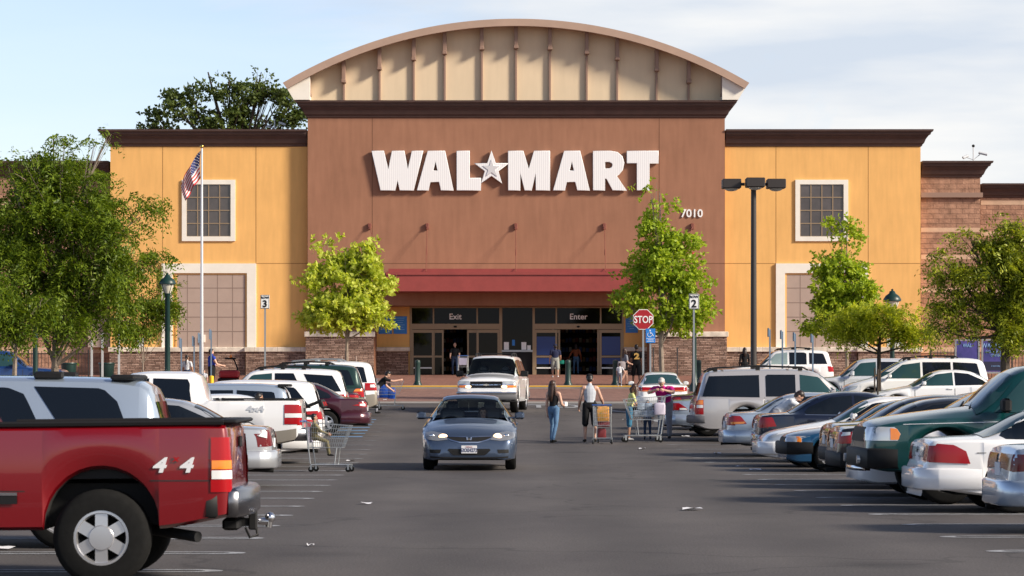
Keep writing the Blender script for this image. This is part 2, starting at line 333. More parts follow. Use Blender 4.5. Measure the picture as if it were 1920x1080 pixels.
def asphalt():
    m = mat('asphalt', (.06, .06, .06), rough=.82, spec=.35); nt = m.node_tree; N = nt.nodes; L = nt.links; p = N['Principled BSDF']
    tc = N.new('ShaderNodeTexCoord')
    mp = N.new('ShaderNodeMapping'); mp.inputs['Scale'].default_value = (1, .45, 1); L.new(tc.outputs['Object'], mp.inputs[0])
    n = N.new('ShaderNodeTexNoise'); n.inputs['Scale'].default_value = .35; n.inputs['Detail'].default_value = 8; n.inputs['Roughness'].default_value = .62; L.new(mp.outputs[0], n.inputs[0])
    cr = N.new('ShaderNodeValToRGB'); e = cr.color_ramp.elements; e[0].position = .32; e[0].color = (.060, .053, .053, 1); e[1].position = .68; e[1].color = (.098, .088, .084, 1); L.new(n.outputs[0], cr.inputs[0])
    g = N.new('ShaderNodeTexNoise'); g.inputs['Scale'].default_value = 38; g.inputs['Detail'].default_value = 3; L.new(tc.outputs['Object'], g.inputs[0])
    mr = N.new('ShaderNodeMapRange'); mr.inputs[1].default_value = .3; mr.inputs[2].default_value = .75; mr.inputs[3].default_value = .66; mr.inputs[4].default_value = 1.45; L.new(g.outputs[0], mr.inputs[0])
    mx = N.new('ShaderNodeMix'); mx.data_type = 'RGBA'; mx.blend_type = 'MULTIPLY'; mx.inputs[0].default_value = 1; L.new(cr.outputs[0], mx.inputs[6]); L.new(mr.outputs[0], mx.inputs[7])
    # oil spots
    v = N.new('ShaderNodeTexVoronoi'); v.inputs['Scale'].default_value = .22; v.inputs['Randomness'].default_value = 1; L.new(tc.outputs['Object'], v.inputs[0])
    vr = N.new('ShaderNodeMapRange'); vr.inputs[1].default_value = .05; vr.inputs[2].default_value = .16; vr.inputs[3].default_value = .62; vr.inputs[4].default_value = 1; L.new(v.outputs[0], vr.inputs[0])
    m2 = N.new('ShaderNodeMix'); m2.data_type = 'RGBA'; m2.blend_type = 'MULTIPLY'; m2.inputs[0].default_value = 1; L.new(mx.outputs[2], m2.inputs[6]); L.new(vr.outputs[0], m2.inputs[7])
    L.new(m2.outputs[2], p.inputs['Base Color'])
    # cracks sealed with tar, and a lane worn paler by tyres
    dn = N.new('ShaderNodeTexNoise'); dn.inputs['Scale'].default_value = .8; dn.inputs['Detail'].default_value = 4; L.new(tc.outputs['Object'], dn.inputs[0])
    dv = N.new('ShaderNodeVectorMath'); dv.operation = 'MULTIPLY_ADD'; L.new(dn.outputs['Color'], dv.inputs[0]); dv.inputs[1].default_value = (2.2, 2.2, 0); L.new(tc.outputs['Object'], dv.inputs[2])
    v2 = N.new('ShaderNodeTexVoronoi'); v2.feature = 'DISTANCE_TO_EDGE'; v2.inputs['Scale'].default_value = .13; L.new(dv.outputs[0], v2.inputs[0])
    c2 = N.new('ShaderNodeMapRange'); c2.inputs[1].default_value = .003; c2.inputs[2].default_value = .008; c2.inputs[3].default_value = .72; c2.inputs[4].default_value = 1; L.new(v2.outputs[0], c2.inputs[0])
    sx = N.new('ShaderNodeSeparateXYZ'); L.new(tc.outputs['Object'], sx.inputs[0]); wx = N.new('ShaderNodeMath'); wx.operation = 'SINE'; wm = N.new('ShaderNodeMath'); wm.operation = 'MULTIPLY_ADD'; wm.inputs[1].default_value = 3.3; wm.inputs[2].default_value = .6; L.new(sx.outputs[0], wm.inputs[0]); L.new(wm.outputs[0], wx.inputs[0])
    wr_ = N.new('ShaderNodeMapRange'); wr_.inputs[1].default_value = -1; wr_.inputs[2].default_value = 1; wr_.inputs[3].default_value = .90; wr_.inputs[4].default_value = 1.10; L.new(wx.outputs[0], wr_.inputs[0])
    m3 = N.new('ShaderNodeMath'); m3.operation = 'MULTIPLY'; L.new(c2.outputs[0], m3.inputs[0]); L.new(wr_.outputs[0], m3.inputs[1])
    m4 = N.new('ShaderNodeMix'); m4.data_type = 'RGBA'; m4.blend_type = 'MULTIPLY'; m4.inputs[0].default_value = 1; L.new(m2.outputs[2], m4.inputs[6]); L.new(m3.outputs[0], m4.inputs[7]); L.new(m4.outputs[2], p.inputs['Base Color'])
    b = N.new('ShaderNodeBump'); b.inputs['Strength'].default_value = .5; b.inputs['Distance'].default_value = .01; L.new(g.outputs[0], b.inputs['Height']); L.new(b.outputs[0], p.inputs['Normal']); return m
M_ASPH = asphalt()
M_BRICKP = brick_mat('brick_paving', (.215, .118, .096), (.26, .148, .122), (.17, .115, .098), .4, .2, .01, .3, .1, flat=True)
M_SIDEW = brick_mat('sidewalk_paving', (.22, .10, .075), (.27, .135, .10), (.15, .09, .07), .4, .2, .01, .3, .1, flat=True)

# ---------------------------------------------------------------- ground, paving, markings
def strip(name, x0, x1, ys, dz, m):
    mb = MB(); mb.grid([[(x0, y, gz(y)+dz), (x1, y, gz(y)+dz)] for y in ys]); return struct(mb.obj(name, m, fix=False))
ys = [-60, 0, 30, 50, 58]+[58+i for i in range(1, 17)]+list(range(76, 153, 4))+[152, 200, 600, 3000]
strip('parking_lot', -900, 900, ys, 0, M_ASPH)
strip('brick_crossing', -60, 60, [108.7, 115, 122, 127.85], .006, M_BRICKP)
strip('concrete_band', -60, 60, [106.6, 107.5, 108.7], .005, M_CONC)
mb = MB(); mb.grid([[(-70, 127.85, gz(127.85)-.1), (70, 127.85, gz(127.85)-.1)], [(-70, 127.85, gz(127.85)+.13), (70, 127.85, gz(127.85)+.13)], [(-70, 128.1, gz(128.1)+.14), (70, 128.1, gz(128.1)+.14)]])
struct(mb.obj('kerb', M_CONC, smooth=False))
mb = MB(); mb.box(-70, 70, 127.84, 127.9, gz(127.85)+.085, gz(127.85)+.136); struct(mb.obj('yellow_kerb_edge', M_YELP, smooth=False))
mb = MB(); mb.grid([[(-70, y, gz(y)+.13), (70, y, gz(y)+.13)] for y in (128.1, 135, 142, 152, 156)]); struct(mb.obj('sidewalk', M_SIDEW, fix=False))
AX = lambda y: -.0189*y        # the aisle runs a degree off the view direction
M_LINES = MB()
def hairpin(x0, x1, y, side):   # U-shaped stall line, open end away from the aisle
    w = .10; g = .30; r = (g+w)/2
    for s in (-1, 1):
        yy = y+s*g/2; n = 4
        M_LINES.grid([[(x0+(x1-x0)*i/n, yy-w/2, gz(yy)+.005), (x0+(x1-x0)*i/n, yy+w/2, gz(yy)+.005)] for i in range(n+1)])
    o = []; k = 8
    for i in range(k+1):
        a = -math.pi/2+math.pi*i/k; dx = math.cos(a); dy = math.sin(a)
        o.append([(x0+side*dx*(g/2-w/2)*1.6, y+dy*(g/2-w/2), gz(y)+.005), (x0+side*dx*(g/2+w/2)*1.6, y+dy*(g/2+w/2), gz(y)+.005)])
    M_LINES.grid(o)
for k in range(-3, 31):
    y = 25.6+2.74*k
    hairpin(-2.4+AX(y), -8+AX(y), y, 1)
    y = 25.9+2.74*k
    if y < 98: hairpin(5.57+AX(y), 11.2+AX(y), y, -1)
for y in (105.6,):
    M_LINES.grid([[(-.5, y, gz(y)+.005), (-.5, y+.35, gz(y+.35)+.005)], [(4.1, y, gz(y)+.005), (4.1, y+.35, gz(y+.35)+.005)]])
struct(M_LINES.obj('painted_stall_lines', M_WPAINT, fix=False, smooth=False))
mb = MB()
for k in range(7):
    y = 77+k*2.1; mb.grid([[(-3.4+AX(y), y, gz(y)+.006), (-3.4+AX(y), y+.5, gz(y+.5)+.006)], [(-2.55+AX(y), y, gz(y)+.006), (-2.55+AX(y), y+.5, gz(y+.5)+.006)]])
struct(mb.obj('blue_access_marks', M_BPAINT, fix=False, smooth=False))
sl_ = .0245
me = text_mesh('STOP', 3.4, depth=.001, bold=.02, sx=.27, sp=1.15); me.materials.clear(); me.materials.append(M_WPAINT)
o = link('painted_stop_word', me, None, (1.55, 103, gz(103)+.009), (math.atan(sl_), 0, 0)); struct(o)
mb = MB(); mb.grid([[(3.9+AX(0), 96.2, gz(96.2)+.006), (4.2, 96.2, gz(96.2)+.006)], [(3.0, 98.6, gz(98.6)+.006), (3.5, 98.6, gz(98.6)+.006)]]); mb.grid([[(4.6, 87, gz(87)+.006), (4.9, 87, gz(87)+.006)], [(4.0, 90.5, gz(90.5)+.006), (4.35, 90.5, gz(90.5)+.006)]])
struct(mb.obj('painted_arrow', M_WPAINT, fix=False))

# ---------------------------------------------------------------- the store
BY = 150.0
S = thing('store_building', 'long yellow and brown stucco store with arched entrance gable and stone base', 'store', (0, BY, gz(BY)))
def bpart(mb, name, m, **k): return mb.obj(name, m, S, world=True, **k)
def rect(mb, px0, py0, px1, py1, Y, depth):      # box whose front face spans the given outline at distance Y
    x0, z1 = PP(px0, py0, Y); x1, z0 = PP(px1, py1, Y); mb.box(x0, x1, Y, Y+depth, z0, z1)
CY = 149.5                                         # front plane of the brown entrance mass
GZ0 = gz(150)-.3
def wall(name, px0, px1, pytop, Y, depth, m):
    mb = MB(); x0, z1 = PP(px0, pytop, Y); x1, _ = PP(px1, pytop, Y); mb.box(x0, x1, Y, Y+depth, GZ0, z1); return bpart(mb, name, m, smooth=False)
wall('yellow_wall', 207, 576.8, 262, BY, 30, M_YEL)
wall('yellow_wall', 1359.2, 1726, 262, BY, 30, M_YEL)
# brown mass with the entrance recess cut out
mb = MB(); x0, zt = PP(577, 205, CY); x1, _ = PP(1359, 205, CY); xa, zh = PP(703, 573, CY); xb, _ = PP(1216, 573, CY)
mb.box(x0, xa, CY, CY+14, GZ0, zt); mb.box(xb, x1, CY, CY+14, GZ0, zt); mb.box(xa, xb, CY, CY+14, zh, zt)
bpart(mb, 'brown_wall', M_BRN, smooth=False)
RY = 151.6                                         # storefront plane inside the recess
mb = MB(); xl, zl = PP(768, 577, RY); xr, _ = PP(1169, 577, RY)
mb.box(xa, xl, RY, RY+.3, GZ0, zh+.4); mb.box(xr, xb, RY, RY+.3, GZ0, zh+.4); mb.box(xl, xr, RY, RY+.3, zl, zh+.4)
bpart(mb, 'entrance_wall', M_YEL, smooth=False)
# control joints
mb = MB()
def line(px0, py0, px1, py1, Y, w=.035):
    a = PP(px0, py0, Y); b = PP(px1, py1, Y); mb.box(min(a[0], b[0])-w/2, max(a[0], b[0])+w/2, Y-.003, Y+.01, min(a[1], b[1])-w/2, max(a[1], b[1])+w/2)
for px in (698, 1236): line(px, 222, px, 494 if px < 900 else 494, CY)
line(577.5, 494, 1358.5, 494, CY); bpart(mb, 'joint_line', M_JOINT, smooth=False)
mb = MB()
for px in (305, 480, 1455, 1628): line(px, 275, px, 494, BY)
line(480, 494, 576, 494, BY); line(1360, 494, 1455, 494, BY); line(1628, 494, 1725, 494, BY); line(210, 494, 322, 494, BY)
bpart(mb, 'joint_line', M_JOINTY, smooth=False)
# cornices: stacked rings around a footprint
def cornice(px0, px1, pyb, pyt, Y, back, prof, m=M_COR, name='cornice', left=1, right=1):
    mb = MB(); xL, zb = PP(px0, pyb, Y); xR, zt = PP(px1, pyt, Y); rows = []
    for t, o in prof:
        z = zb+(zt-zb)*t; l = xL-o*left; r = xR+o*right
        rows.append([(l, Y+back, z), (l, Y-o, z), (r, Y-o, z), (r, Y+back, z)])
    mb.grid(rows); n = len(rows); mb.add(rows[-1], [(0, 1, 2, 3)]); mb.add(rows[0], [(3, 2, 1, 0)])
    return bpart(mb, name, m, smooth=False)
PROF = [(0, .02), (.04, .07), (.12, .09), (.2, .16), (.45, .25), (.62, .36), (.68, .37), (.70, .46), (.86, .50), (.88, .58), (1, .60)]
cornice(577, 1359, 221, 190, CY, 12, PROF)
cornice(207, 576, 275, 244, BY, 25, PROF, right=0)
cornice(1360, 1726, 275, 244, BY, 25, PROF, left=0)
# arched gable
TY = 149.7
arc = lambda px, r, cy=891: cy-math.sqrt(max(0, r*r-(px-967.5)**2))
R0 = 856.
outer = [(px, arc(px, R0)) for px in np.linspace(530, 1405, 61)]
inner = [(px, arc(px, R0-13.5)) for px in np.linspace(1397, 538, 61)]
mb = MB(); mb.prism([PP(x, y, TY-1.1) for x, y in outer+inner], TY-1.1, TY-.9); bpart(mb, 'arch_fascia', M_TAN, ang=30)
outer2 = [(px, arc(px, R0-.6)) for px in np.linspace(531, 1404, 61)]; inner2 = [(px, arc(px, R0-9)) for px in np.linspace(1399, 536, 61)]
mb = MB(); mb.prism([PP(x, y, TY-1.0) for x, y in outer2+inner2], TY-.899, TY+11); bpart(mb, 'arch_roof', M_TAN, ang=30)
for sgn in (-1, 1):                               # tapering boxed ends below the roof edge
    mb = MB(); f = lambda x: 967.5+sgn*(x-967.5)
    mb.prism([PP(f(1401), 158, TY), PP(f(1382), 190, TY), PP(f(1352), 190, TY), PP(f(1352), 141, TY)], TY-.85, TY+10); bpart(mb, 'arch_end', M_TRIM, smooth=False)
tym = [(px, arc(px, R0-10)) for px in np.linspace(577, 1357, 41)]
mb = MB(); mb.prism([PP(x, y, TY) for x, y in tym+[(1357, 192), (577, 192)]], TY, TY+.4); bpart(mb, 'gable_wall', M_CREAM, smooth=False)
for px in (580, 645, 712, 776, 834, 903.5, 967.5, 1031, 1100, 1157, 1231, 1291, 1355):
    mb = MB(); t = arc(px, R0-12); x, zt = PP(px, t, TY); _, zb = PP(px, 190, TY); h = min(1.15, (zt-zb)*.75)
    mb.bbox(x-.055, x+.055, TY-.16, TY+.01, zb, zt-h, .01); mb.bbox(x-.095, x+.095, TY-.5, TY+.01, zt-h, zt, .015); mb.bbox(x-.12, x+.12, TY-.53, TY+.01, zt-h-.12, zt-h+.06, .02)
    bpart(mb, 'rib', M_RIB)
# upper windows
for (a, b) in ((341, 441), (1491.5, 1590.5)):
    w = 8.6; fr = None
    mb = MB(); Y = BY-.09
    rect(mb, a, 337, b, 337+w, Y, .2); rect(mb, a, 452-w, b, 452, Y, .2); rect(mb, a, 337+w, a+w, 452-w, Y, .2); rect(mb, b-w, 337+w, b, 452-w, Y, .2)
    fr = bpart(mb, 'window', M_TRIM, smooth=False)
    mb = MB(); rect(mb, a+w, 337+w, b-w, 452-w, BY-.02, .1); mb.obj('pane', M_WGLASS, fr, world=False) if False else None
    pane = bpart(mb, 'pane', M_WGLASS, smooth=False); pane.parent = fr
    mb = MB(); xs = np.linspace(a+w, b-w, 5); zs = np.linspace(337+w, 452-w, 5)
    for x in xs: rect(mb, x-.9, 337+w, x+.9, 452-w, BY-.05, .05)
    for z in zs: rect(mb, a+w, z-.9, b-w, z+.9, BY-.053, .05)
    mu = bpart(mb, 'mullion', M_ALU, smooth=False); mu.parent = fr
# tall blind bays
for (o0, o1, i0, i1) in ((323, 480, 329, 463), (1455, 1628, 1472, 1612)):
    mb = MB(); Y = BY-.12; rect(mb, o0, 494, o1, 512, Y, .25)
    if i0-o0 > 10: rect(mb, o0, 512, i0, 652, Y, .25)
    else: rect(mb, 303, 494, 323, 652, Y, .25)
    rect(mb, i1, 512, o1, 652, Y, .25)
    fr = bpart(mb, 'bay_surround', M_TRIM, smooth=False)
    mb = MB(); rect(mb, i0, 512, i1, 515, BY-.05, .1); rect(mb, i0, 515, i0+3, 652, BY-.05, .1); rect(mb, i1-3, 515, i1, 652, BY-.05, .1); bpart(mb, 'bay_lining', M_YEL, smooth=False)
    mb = MB(); rect(mb, i0+3, 515, i1-3, 652, BY-.03, .1); bpart(mb, 'bay_panel', M_PANEL, smooth=False)
    mb = MB()
    x = i1-3-24
    while x > i0: rect(mb, x-.7, 515, x+.7, 652, BY-.034, .05); x -= 28.2
    for z in (540, 567.5, 594.5, 621.5): rect(mb, i0+3, z-.7, i1-3, z+.7, BY-.037, .05)
    bpart(mb, 'panel_grid', M_PLINE, smooth=False)
# stone base with caps
def base(px0, px1, pycap0, pycap1, Y, proud, name='stone_base'):
    mb = MB(); x0, zc = PP(px0, pycap1, Y); x1, _ = PP(px1, pycap1, Y); mb.box(x0, x1, Y-proud, Y+.02, GZ0, zc); bpart(mb, name, M_STONE, smooth=False)
    mb = MB(); a, z0 = PP(px0, pycap1, Y); b, z1 = PP(px1, pycap0, Y); mb.bbox(a-.07, b+.07, Y-proud-.08, Y+.02, z0, z1, .02); bpart(mb, 'base_cap', M_CAP)
base(207, 312, 651, 660, BY, .34); base(462, 575, 651, 660, BY, .34); base(1362, 1480, 651, 660, BY, .34); base(1608, 1725, 651, 660, BY, .34)
base(314, 460, 651, 660, BY, .14); base(1482, 1606, 651, 660, BY, .14)
base(574, 701, 622, 632, CY, .35); base(1218, 1362, 622, 632, CY, .35)
base(704.5, 766, 651, 659, RY, .3)
base(1172, 1214, 651, 659, RY, .3)
# canopy with tie rods
mb = MB(); x0, z1 = PP(724, 511, 147.2); x1, z0 = PP(1217, 546, 147.2)
mb.box(x0, x1, 147.2, CY-.003, z0, z1); bpart(mb, 'canopy', M_RED, smooth=False)
mb = MB(); _, z2 = PP(724, 505, 148.4); mb.box(x0+.1, x1-.1, 147.6, CY-.004, z1, z2); mb.box(x0, x1, 147.14, 147.22, z1-.12, z1+.02); bpart(mb, 'canopy_trim', M_RED, smooth=False)
for px in (693, 801, 967, 1133, 1298):
    mb = MB(); x, z = PP(px, 425, CY); mb.bbox(x-.09, x+.09, CY-.14, CY+.0, z-.14, z+.17, .02); xx = x if px > 700 else x+.75
    if px > 1200: xx = x-.75
    mb.cyl((x, CY-.15, z), (xx, 147.4, z1+.05), .018, n=6); mb.cyl((x*.5+xx*.5, CY*.5+73.7, z*.5+z1*.5-.3), (x*.5+xx*.5, CY*.5+73.7-.08, z*.5+z1*.5+.0), .032, n=6)
    bpart(mb, 'tie_rod', M_RODR)
# storefront
SP = bpart
def q(zx, zy): return 760+zx/4.571, 560+zy/4.571
sf = MB(); SY = RY-.02
def fr(zx0, zy0, zx1, zy1, Y=SY, d=.16):
    a = q(zx0, zy0); b = q(zx1, zy1); rect(sf, a[0], a[1], b[0], b[1], Y, d)
for x0, x1 in ((38, 55), (805, 830), (1090, 1110), (1857, 1872)): fr(x0, 70, x1, 700)
fr(55, 70, 805, 80, SY+.004); fr(1110, 70, 1857, 80, SY+.004); fr(830, 70, 1090, 78, SY+.004)
for a, b in ((55, 805), (1110, 1857)):
    fr(a, 215, b, 262, SY+.004)
for x in (235, 610): fr(x, 80, x+12, 215, SY+.006)
for x in (1288, 1668): fr(x, 80, x+12, 215, SY+.006)
bpart(sf, 'storefront_frame', M_ALU, smooth=False)
def door(x0, x1, Y, poster=None):
    global sf
    sf = MB(); t = 14; fr(x0, 266, x0+t, 702, Y, .06); fr(x1-t, 266, x1, 702, Y, .06); fr(x0+t, 266, x1-t, 292, Y+.002, .05); fr(x0+t, 488, x1-t, 504, Y+.002, .05); fr(x0+t, 665, x1-t, 702, Y+.002, .05)
    d = bpart(sf, 'door', M_ALU, smooth=False)
    sf = MB(); fr(x0+t, 292, x1-t, 665, Y+.02, .012); g = bpart(sf, 'pane', M_DGLASS, smooth=False); g.parent = d
    sf = MB(); fr(x0+t, 588, x1-t, 599, Y-.05, .04); 
    if x1-x0 > 110: h = bpart(sf, 'push_bar', M_WHITE, smooth=False); h.parent = d
    if poster:
        sf = MB(); fr(x0+t+2, 325, x1-t-2, 484, Y+.008, .01); fr(x0+t+2, 508, x1-t-2, 560, Y+.008, .01); pz = bpart(sf, 'blue_poster', M_NAVY, smooth=False); pz.parent = d
for a in ((56, 242, .0), (238, 328, .1), (530, 622, .1), (614, 804, .0)): door(a[0], a[1], SY+.03+a[2])
for a in ((1110, 1300, .0, 1), (1288, 1326, .1), (1645, 1672, .1), (1668, 1858, .0, 1)): door(a[0], a[1], SY+.03+a[2], len(a) > 3)
sf = MB(); fr(55, 80, 805, 215, SY+.1, .02); fr(1110, 80, 1857, 215, SY+.1, .02); bpart(sf, 'transom_pane', M_DGLASS, smooth=False)
sf = MB(); fr(830, 78, 1090, 440, SY+.1, .02); bpart(sf, 'display_pane', M_DGLASS, smooth=False)
sf = MB(); fr(826, 440, 1092, 456, SY-.03, .25); bpart(sf, 'display_sill', M_STEEL, smooth=False)
sf = MB(); fr(830, 456, 1090, 706, SY+.14, .1); bpart(sf, 'lower_panel', M_BLACK, smooth=False)
for x, w, y, h in ((845, 42, 372, 66), (995, 42, 372, 66), (1045, 30, 400, 40)):
    sf = MB(); fr(x, y, x+w, y+h, SY+.085, .01); bpart(sf, 'paper_notice', M_WHITE, smooth=False)
sf = MB(); fr(915, 352, 938, 402, SY+.085, .01); bpart(sf, 'paper_notice', M_BLUE, smooth=False)
for zx, w, t in ((428, 0, 'Exit'), (1484, 0, 'Enter')):
    px, py = q(zx, 153); x, z = PP(px, py, SY); o = text('door_sign_word', t, .31, mat('vinyl_white', (.95, .95, .95), .5), (x, SY+.07, z), None, bold=.012)
    o.location = Vector(o.location)-Vector(S.location); o.parent = S
for zx in (428, 1482):
    px, py = q(zx, 240); x, z = PP(px, py, SY); mb = MB(); mb.ell((x, SY-.02, z), (.09, .07, .05)); bpart(mb, 'door_sensor', M_BLACK)
# vestibule behind the doors
mb = MB(); a, _ = PP(700, 0, RY); b, _ = PP(1216, 0, RY); zt = PP(0, 576, RY)[1]; zf = gz(152)+.125
mb.cur = 0; mb.add([(a, RY+9, zf), (b, RY+9, zf), (b, RY+9, zt), (a, RY+9, zt)], [(0, 1, 2, 3)]); mb.add([(a, RY+.31, zt), (b, RY+.31, zt), (b, RY+9, zt), (a, RY+9, zt)], [(0, 1, 2, 3)])
mb.add([(a, RY+.31, zf), (a, RY+9, zf), (a, RY+9, zt), (a, RY+.31, zt)], [(0, 1, 2, 3)]); mb.add([(b, RY+.31, zf), (b, RY+9, zf), (b, RY+9, zt), (b, RY+.31, zt)], [(0, 1, 2, 3)])
mb.cur = 1; mb.add([(a, RY+.2, zf), (b, RY+.2, zf), (b, RY+9, zf), (a, RY+9, zf)], [(0, 1, 2, 3)])
bpart(mb, 'vestibule', [M_DARK, mat('vestibule_floor', (.10, .06, .045), .5)], smooth=False)
mb = MB()
M_SHELF = [mat('goods_%s' % n, c, .6) for n, c in (('ochre', (.22, .12, .04)), ('red', (.22, .03, .02)), ('blue', (.03, .06, .2)), ('white', (.4, .38, .34)))]
for bx in (848, 1060, 1105):
    px = bx
    for r in range(5):
        for c in range(7):
            mb.cur = random.randrange(4); x, z = PP(px-22+c*6.5, 690-r*18, RY+5); mb.box(x-.08, x+.06, RY+6, RY+6.3, z-.16, z+.12*random.random())
bpart(mb, 'shelf_goods', M_SHELF, smooth=False)
# block wings
wall('block_wall', 1726.3, 1838, 318, BY+.6, 26, M_BLK)
wall('block_wall', 1838.3, 2140, 358, BY+1.4, 26, M_BLK)
wall('block_wall', -140, 206.6, 318, BY+.8, 26, M_BLK)
cornice(1727, 1838, 333, 303, BY+.6, 20, PROF, left=0); cornice(1839, 2140, 371, 345, BY+1.4, 20, PROF, left=0)
cornice(-140, 206, 333, 303, BY+.8, 20, PROF, right=0)
mb = MB()
for Y, x0, x1, ys_ in ((BY+.6, 1727, 1837.5, (427, 478, 540)), (BY+1.4, 1839, 2140, (376, 434, 490, 545)), (BY+.8, -139, 206, (376, 434, 490, 545))):
    for y in ys_: rect(mb, x0, y, x1, y+8, Y-.012, .1)
bpart(mb, 'light_band', M_BLKL, smooth=False)
mb = MB(); rect(mb, 1727, 361, 1843, 370, BY+.4, .3); bpart(mb, 'string_course', M_RIB, smooth=False)
mb = MB()
for Y, x0, x1 in ((BY+.6, 1727, 1838.2), (BY+1.4, 1838.5, 2140), (BY+.8, -139, 206.4)): rect(mb, x0, 651, x1, 662, Y-.04, .1)
bpart(mb, 'base_band', M_BLKL, smooth=False)
mb = MB(); rect(mb, 165, 598, 207, 651, BY+.3, .6); bpart(mb, 'tan_pilaster', M_PANEL, smooth=False)
# wall mounted things: their own objects
def zq(x, y): return 500+x/2.087, y/2.087
LET = {'w': [[(413,593),(458,593),(477,672),(492,593),(538,593),(553,672),(570,593),(611,593),(575,745),(522,745),(513,700),(503,745),(447,745)]],
 'a': [[(632,593),(697,593),(730,745),(683,745),(676,712),(640,712),(633,745),(590,745)], [(661,627),(650,670),(671,670)]],
 'l': [[(745,593),(793,593),(793,699),(837,699),(837,745),(745,745)]],
 'star': [[(880+r*math.sin(a), 662-r*math.cos(a)) for r, a in [((66, 26)[i % 2], i*math.pi/5) for i in range(10)]]],
 'm': [[(946,593),(1003,593),(1026,668),(1047,593),(1107,593),(1107,745),(1054,745),(1054,665),(1036,745),(1010,745),(991,665),(991,745),(946,745)]],
 'A': [[(1165,593),(1225,593),(1262,745),(1216,745),(1208,712),(1173,712),(1166,745),(1122,745)], [(1194,627),(1183,670),(1204,670)]],
 'r': [[(1278,593),(1345,593),(1372,598),(1390,614),(1397,638),(1392,665),(1378,683),(1367,689),(1405,745),(1354,745),(1330,700),(1322,698),(1322,745),(1278,745)], [(1322,633),(1342,634),(1352,640),(1354,648),(1350,657),(1340,662),(1322,662)]],
 't': [[(1410,593),(1531,593),(1531,639),(1496,639),(1496,745),(1449,745),(1449,639),(1410,639)]]}
SG = thing('store_sign', 'large white ribbed letters with a star high on the brown wall', 'sign', (0, CY, 12))
for k in 'w a l star m A r t'.split():
    pls = []
    for pl in LET[k]:
        pls.append([PP(*zq(x, y), CY) for x, y in pl])
    cx = sum(p[0] for p in pls[0])/len(pls[0]); pls = [[(x-cx, z-12) for x, z in pl] for pl in pls]
    me = shape_mesh(pls, .07, .025); me.materials.append(M_LET); o = link('sign_star' if k == 'star' else 'sign_letter', me, SG, (cx, -.14, 0), (R(90), 0, 0))
    me.materials.append(M_RIM)
    for p in me.polygons: p.material_index = 0 if abs(p.normal.z) > .6 else 1
    if k == 'star':
        zc_ = PP(*zq(880, 662), CY)[1]-12
        me2 = shape_mesh([[(x*.52, (z-zc_)*.52+zc_) for x, z in pls[0]]], .04, .01); me2.materials.append(M_RIM); link('star_inset', me2, o, (0, 0, .075))
x, z = PP(1297, 400, CY); o = text('house_number', '7010', .42, M_WHITE, (x, CY-.03, z), bold=.018, depth=.02); tag(o, 'white 7010 street number on the brown wall right of the canopy', 'number sign')
x, z = PP(1298, 477, CY); mb = MB(); mb.ell((x, CY-.06, z), (.13, .09, .12)); tag(mb.obj('alarm_light', M_STOPR), 'small red alarm dome high on the brown wall', 'alarm')
def wsign(px0, py0, px1, py1, lab, Y=RY-.03):
    a = PP(px0, py0, Y); b = PP(px1, py1, Y); t = thing('wall_sign', lab, 'sign', ((a[0]+b[0])/2, Y, b[1]), group='blue notices beside the doors'); w = (b[0]-a[0])/2; h = a[1]-b[1]
    mb = MB(); mb.bbox(-w, w, 0, .03, 0, h, .006); mb.obj('sign_panel', M_BLUE, t)
    mb = MB()
    for i in range(6): ww = w*random.uniform(.35, .8); mb.box(-ww, ww*.9, -.004, .0, h*(.9-i*.13)-.018, h*(.9-i*.13)+.012)
    mb.obj('printed_line', mat('pale_blue_print', (.2, .45, .8), .5), t)
wsign(710, 593, 735, 626, 'blue notice on yellow wall, nearer the leafy tree'); wsign(738, 593, 763, 626, 'blue notice on yellow wall beside the exit door frame'); wsign(1173, 591, 1196, 624, 'blue notice behind the stop sign')
def roofcam(px, py, Y, lab, s=1.):
    x, z = PP(px, py, Y); t = thing('security_camera', lab, 'camera', (x, Y, z)); M = mat('camera_white', (.6, .62, .65), .4)
    mb = MB(); mb.cyl((0, 0, 0), (0, 0, .8*s), .03, n=6); mb.tube([(-.35*s, 0, .22*s), (0, 0, .1), (.35*s, 0, .38*s)], .025, 5); mb.obj('mast', M, t)
    for dx, dz, rx in ((.5, .42, .22), (-.42, .25, .14)):
        mb = MB(); mb.cyl((dx*s-rx*s*math.copysign(1, dx), 0, dz*s+.06), (dx*s+rx*s*math.copysign(1, dx), -.1, dz*s-.06), .075*s, n=8); mb.obj('camera_housing', M, t)
    mb = MB(); mb.ell((0, 0, .82*s), (.08, .08, .08)); mb.obj('dome', M_BLACK, t)
roofcam(1825, 303, 151, 'white twin security cameras on mast above the right block wing'); roofcam(515, 244, 151, 'white security camera mast above left yellow wall near the oak', .8)
mb = MB(); x, z = PP(1681, 650, BY); mb.bbox(x-.5, x+.5, BY-.03, BY, z, z+.42, .01); tag(mb.obj('wall_notice', M_WHITE), 'white notice on yellow wall at its right end', 'sign')
mb = MB(); x, z = PP(264, 651, BY); mb.bbox(x-.18, x+.18, BY-.03, BY, z, z+.5, .01); tag(mb.obj('wall_notice', M_WHITE), 'small white notice on yellow wall behind the slender tree', 'sign')
mb = MB(); x, z = PP(382.5, 635, BY); mb.bbox(x-.07, x+.07, BY-.16, BY-.03, z-.2, z+.2, .01); tag(mb.obj('junction_box', M_TRIM), 'cream electrical box on the taupe panels behind the flagpole', 'box')
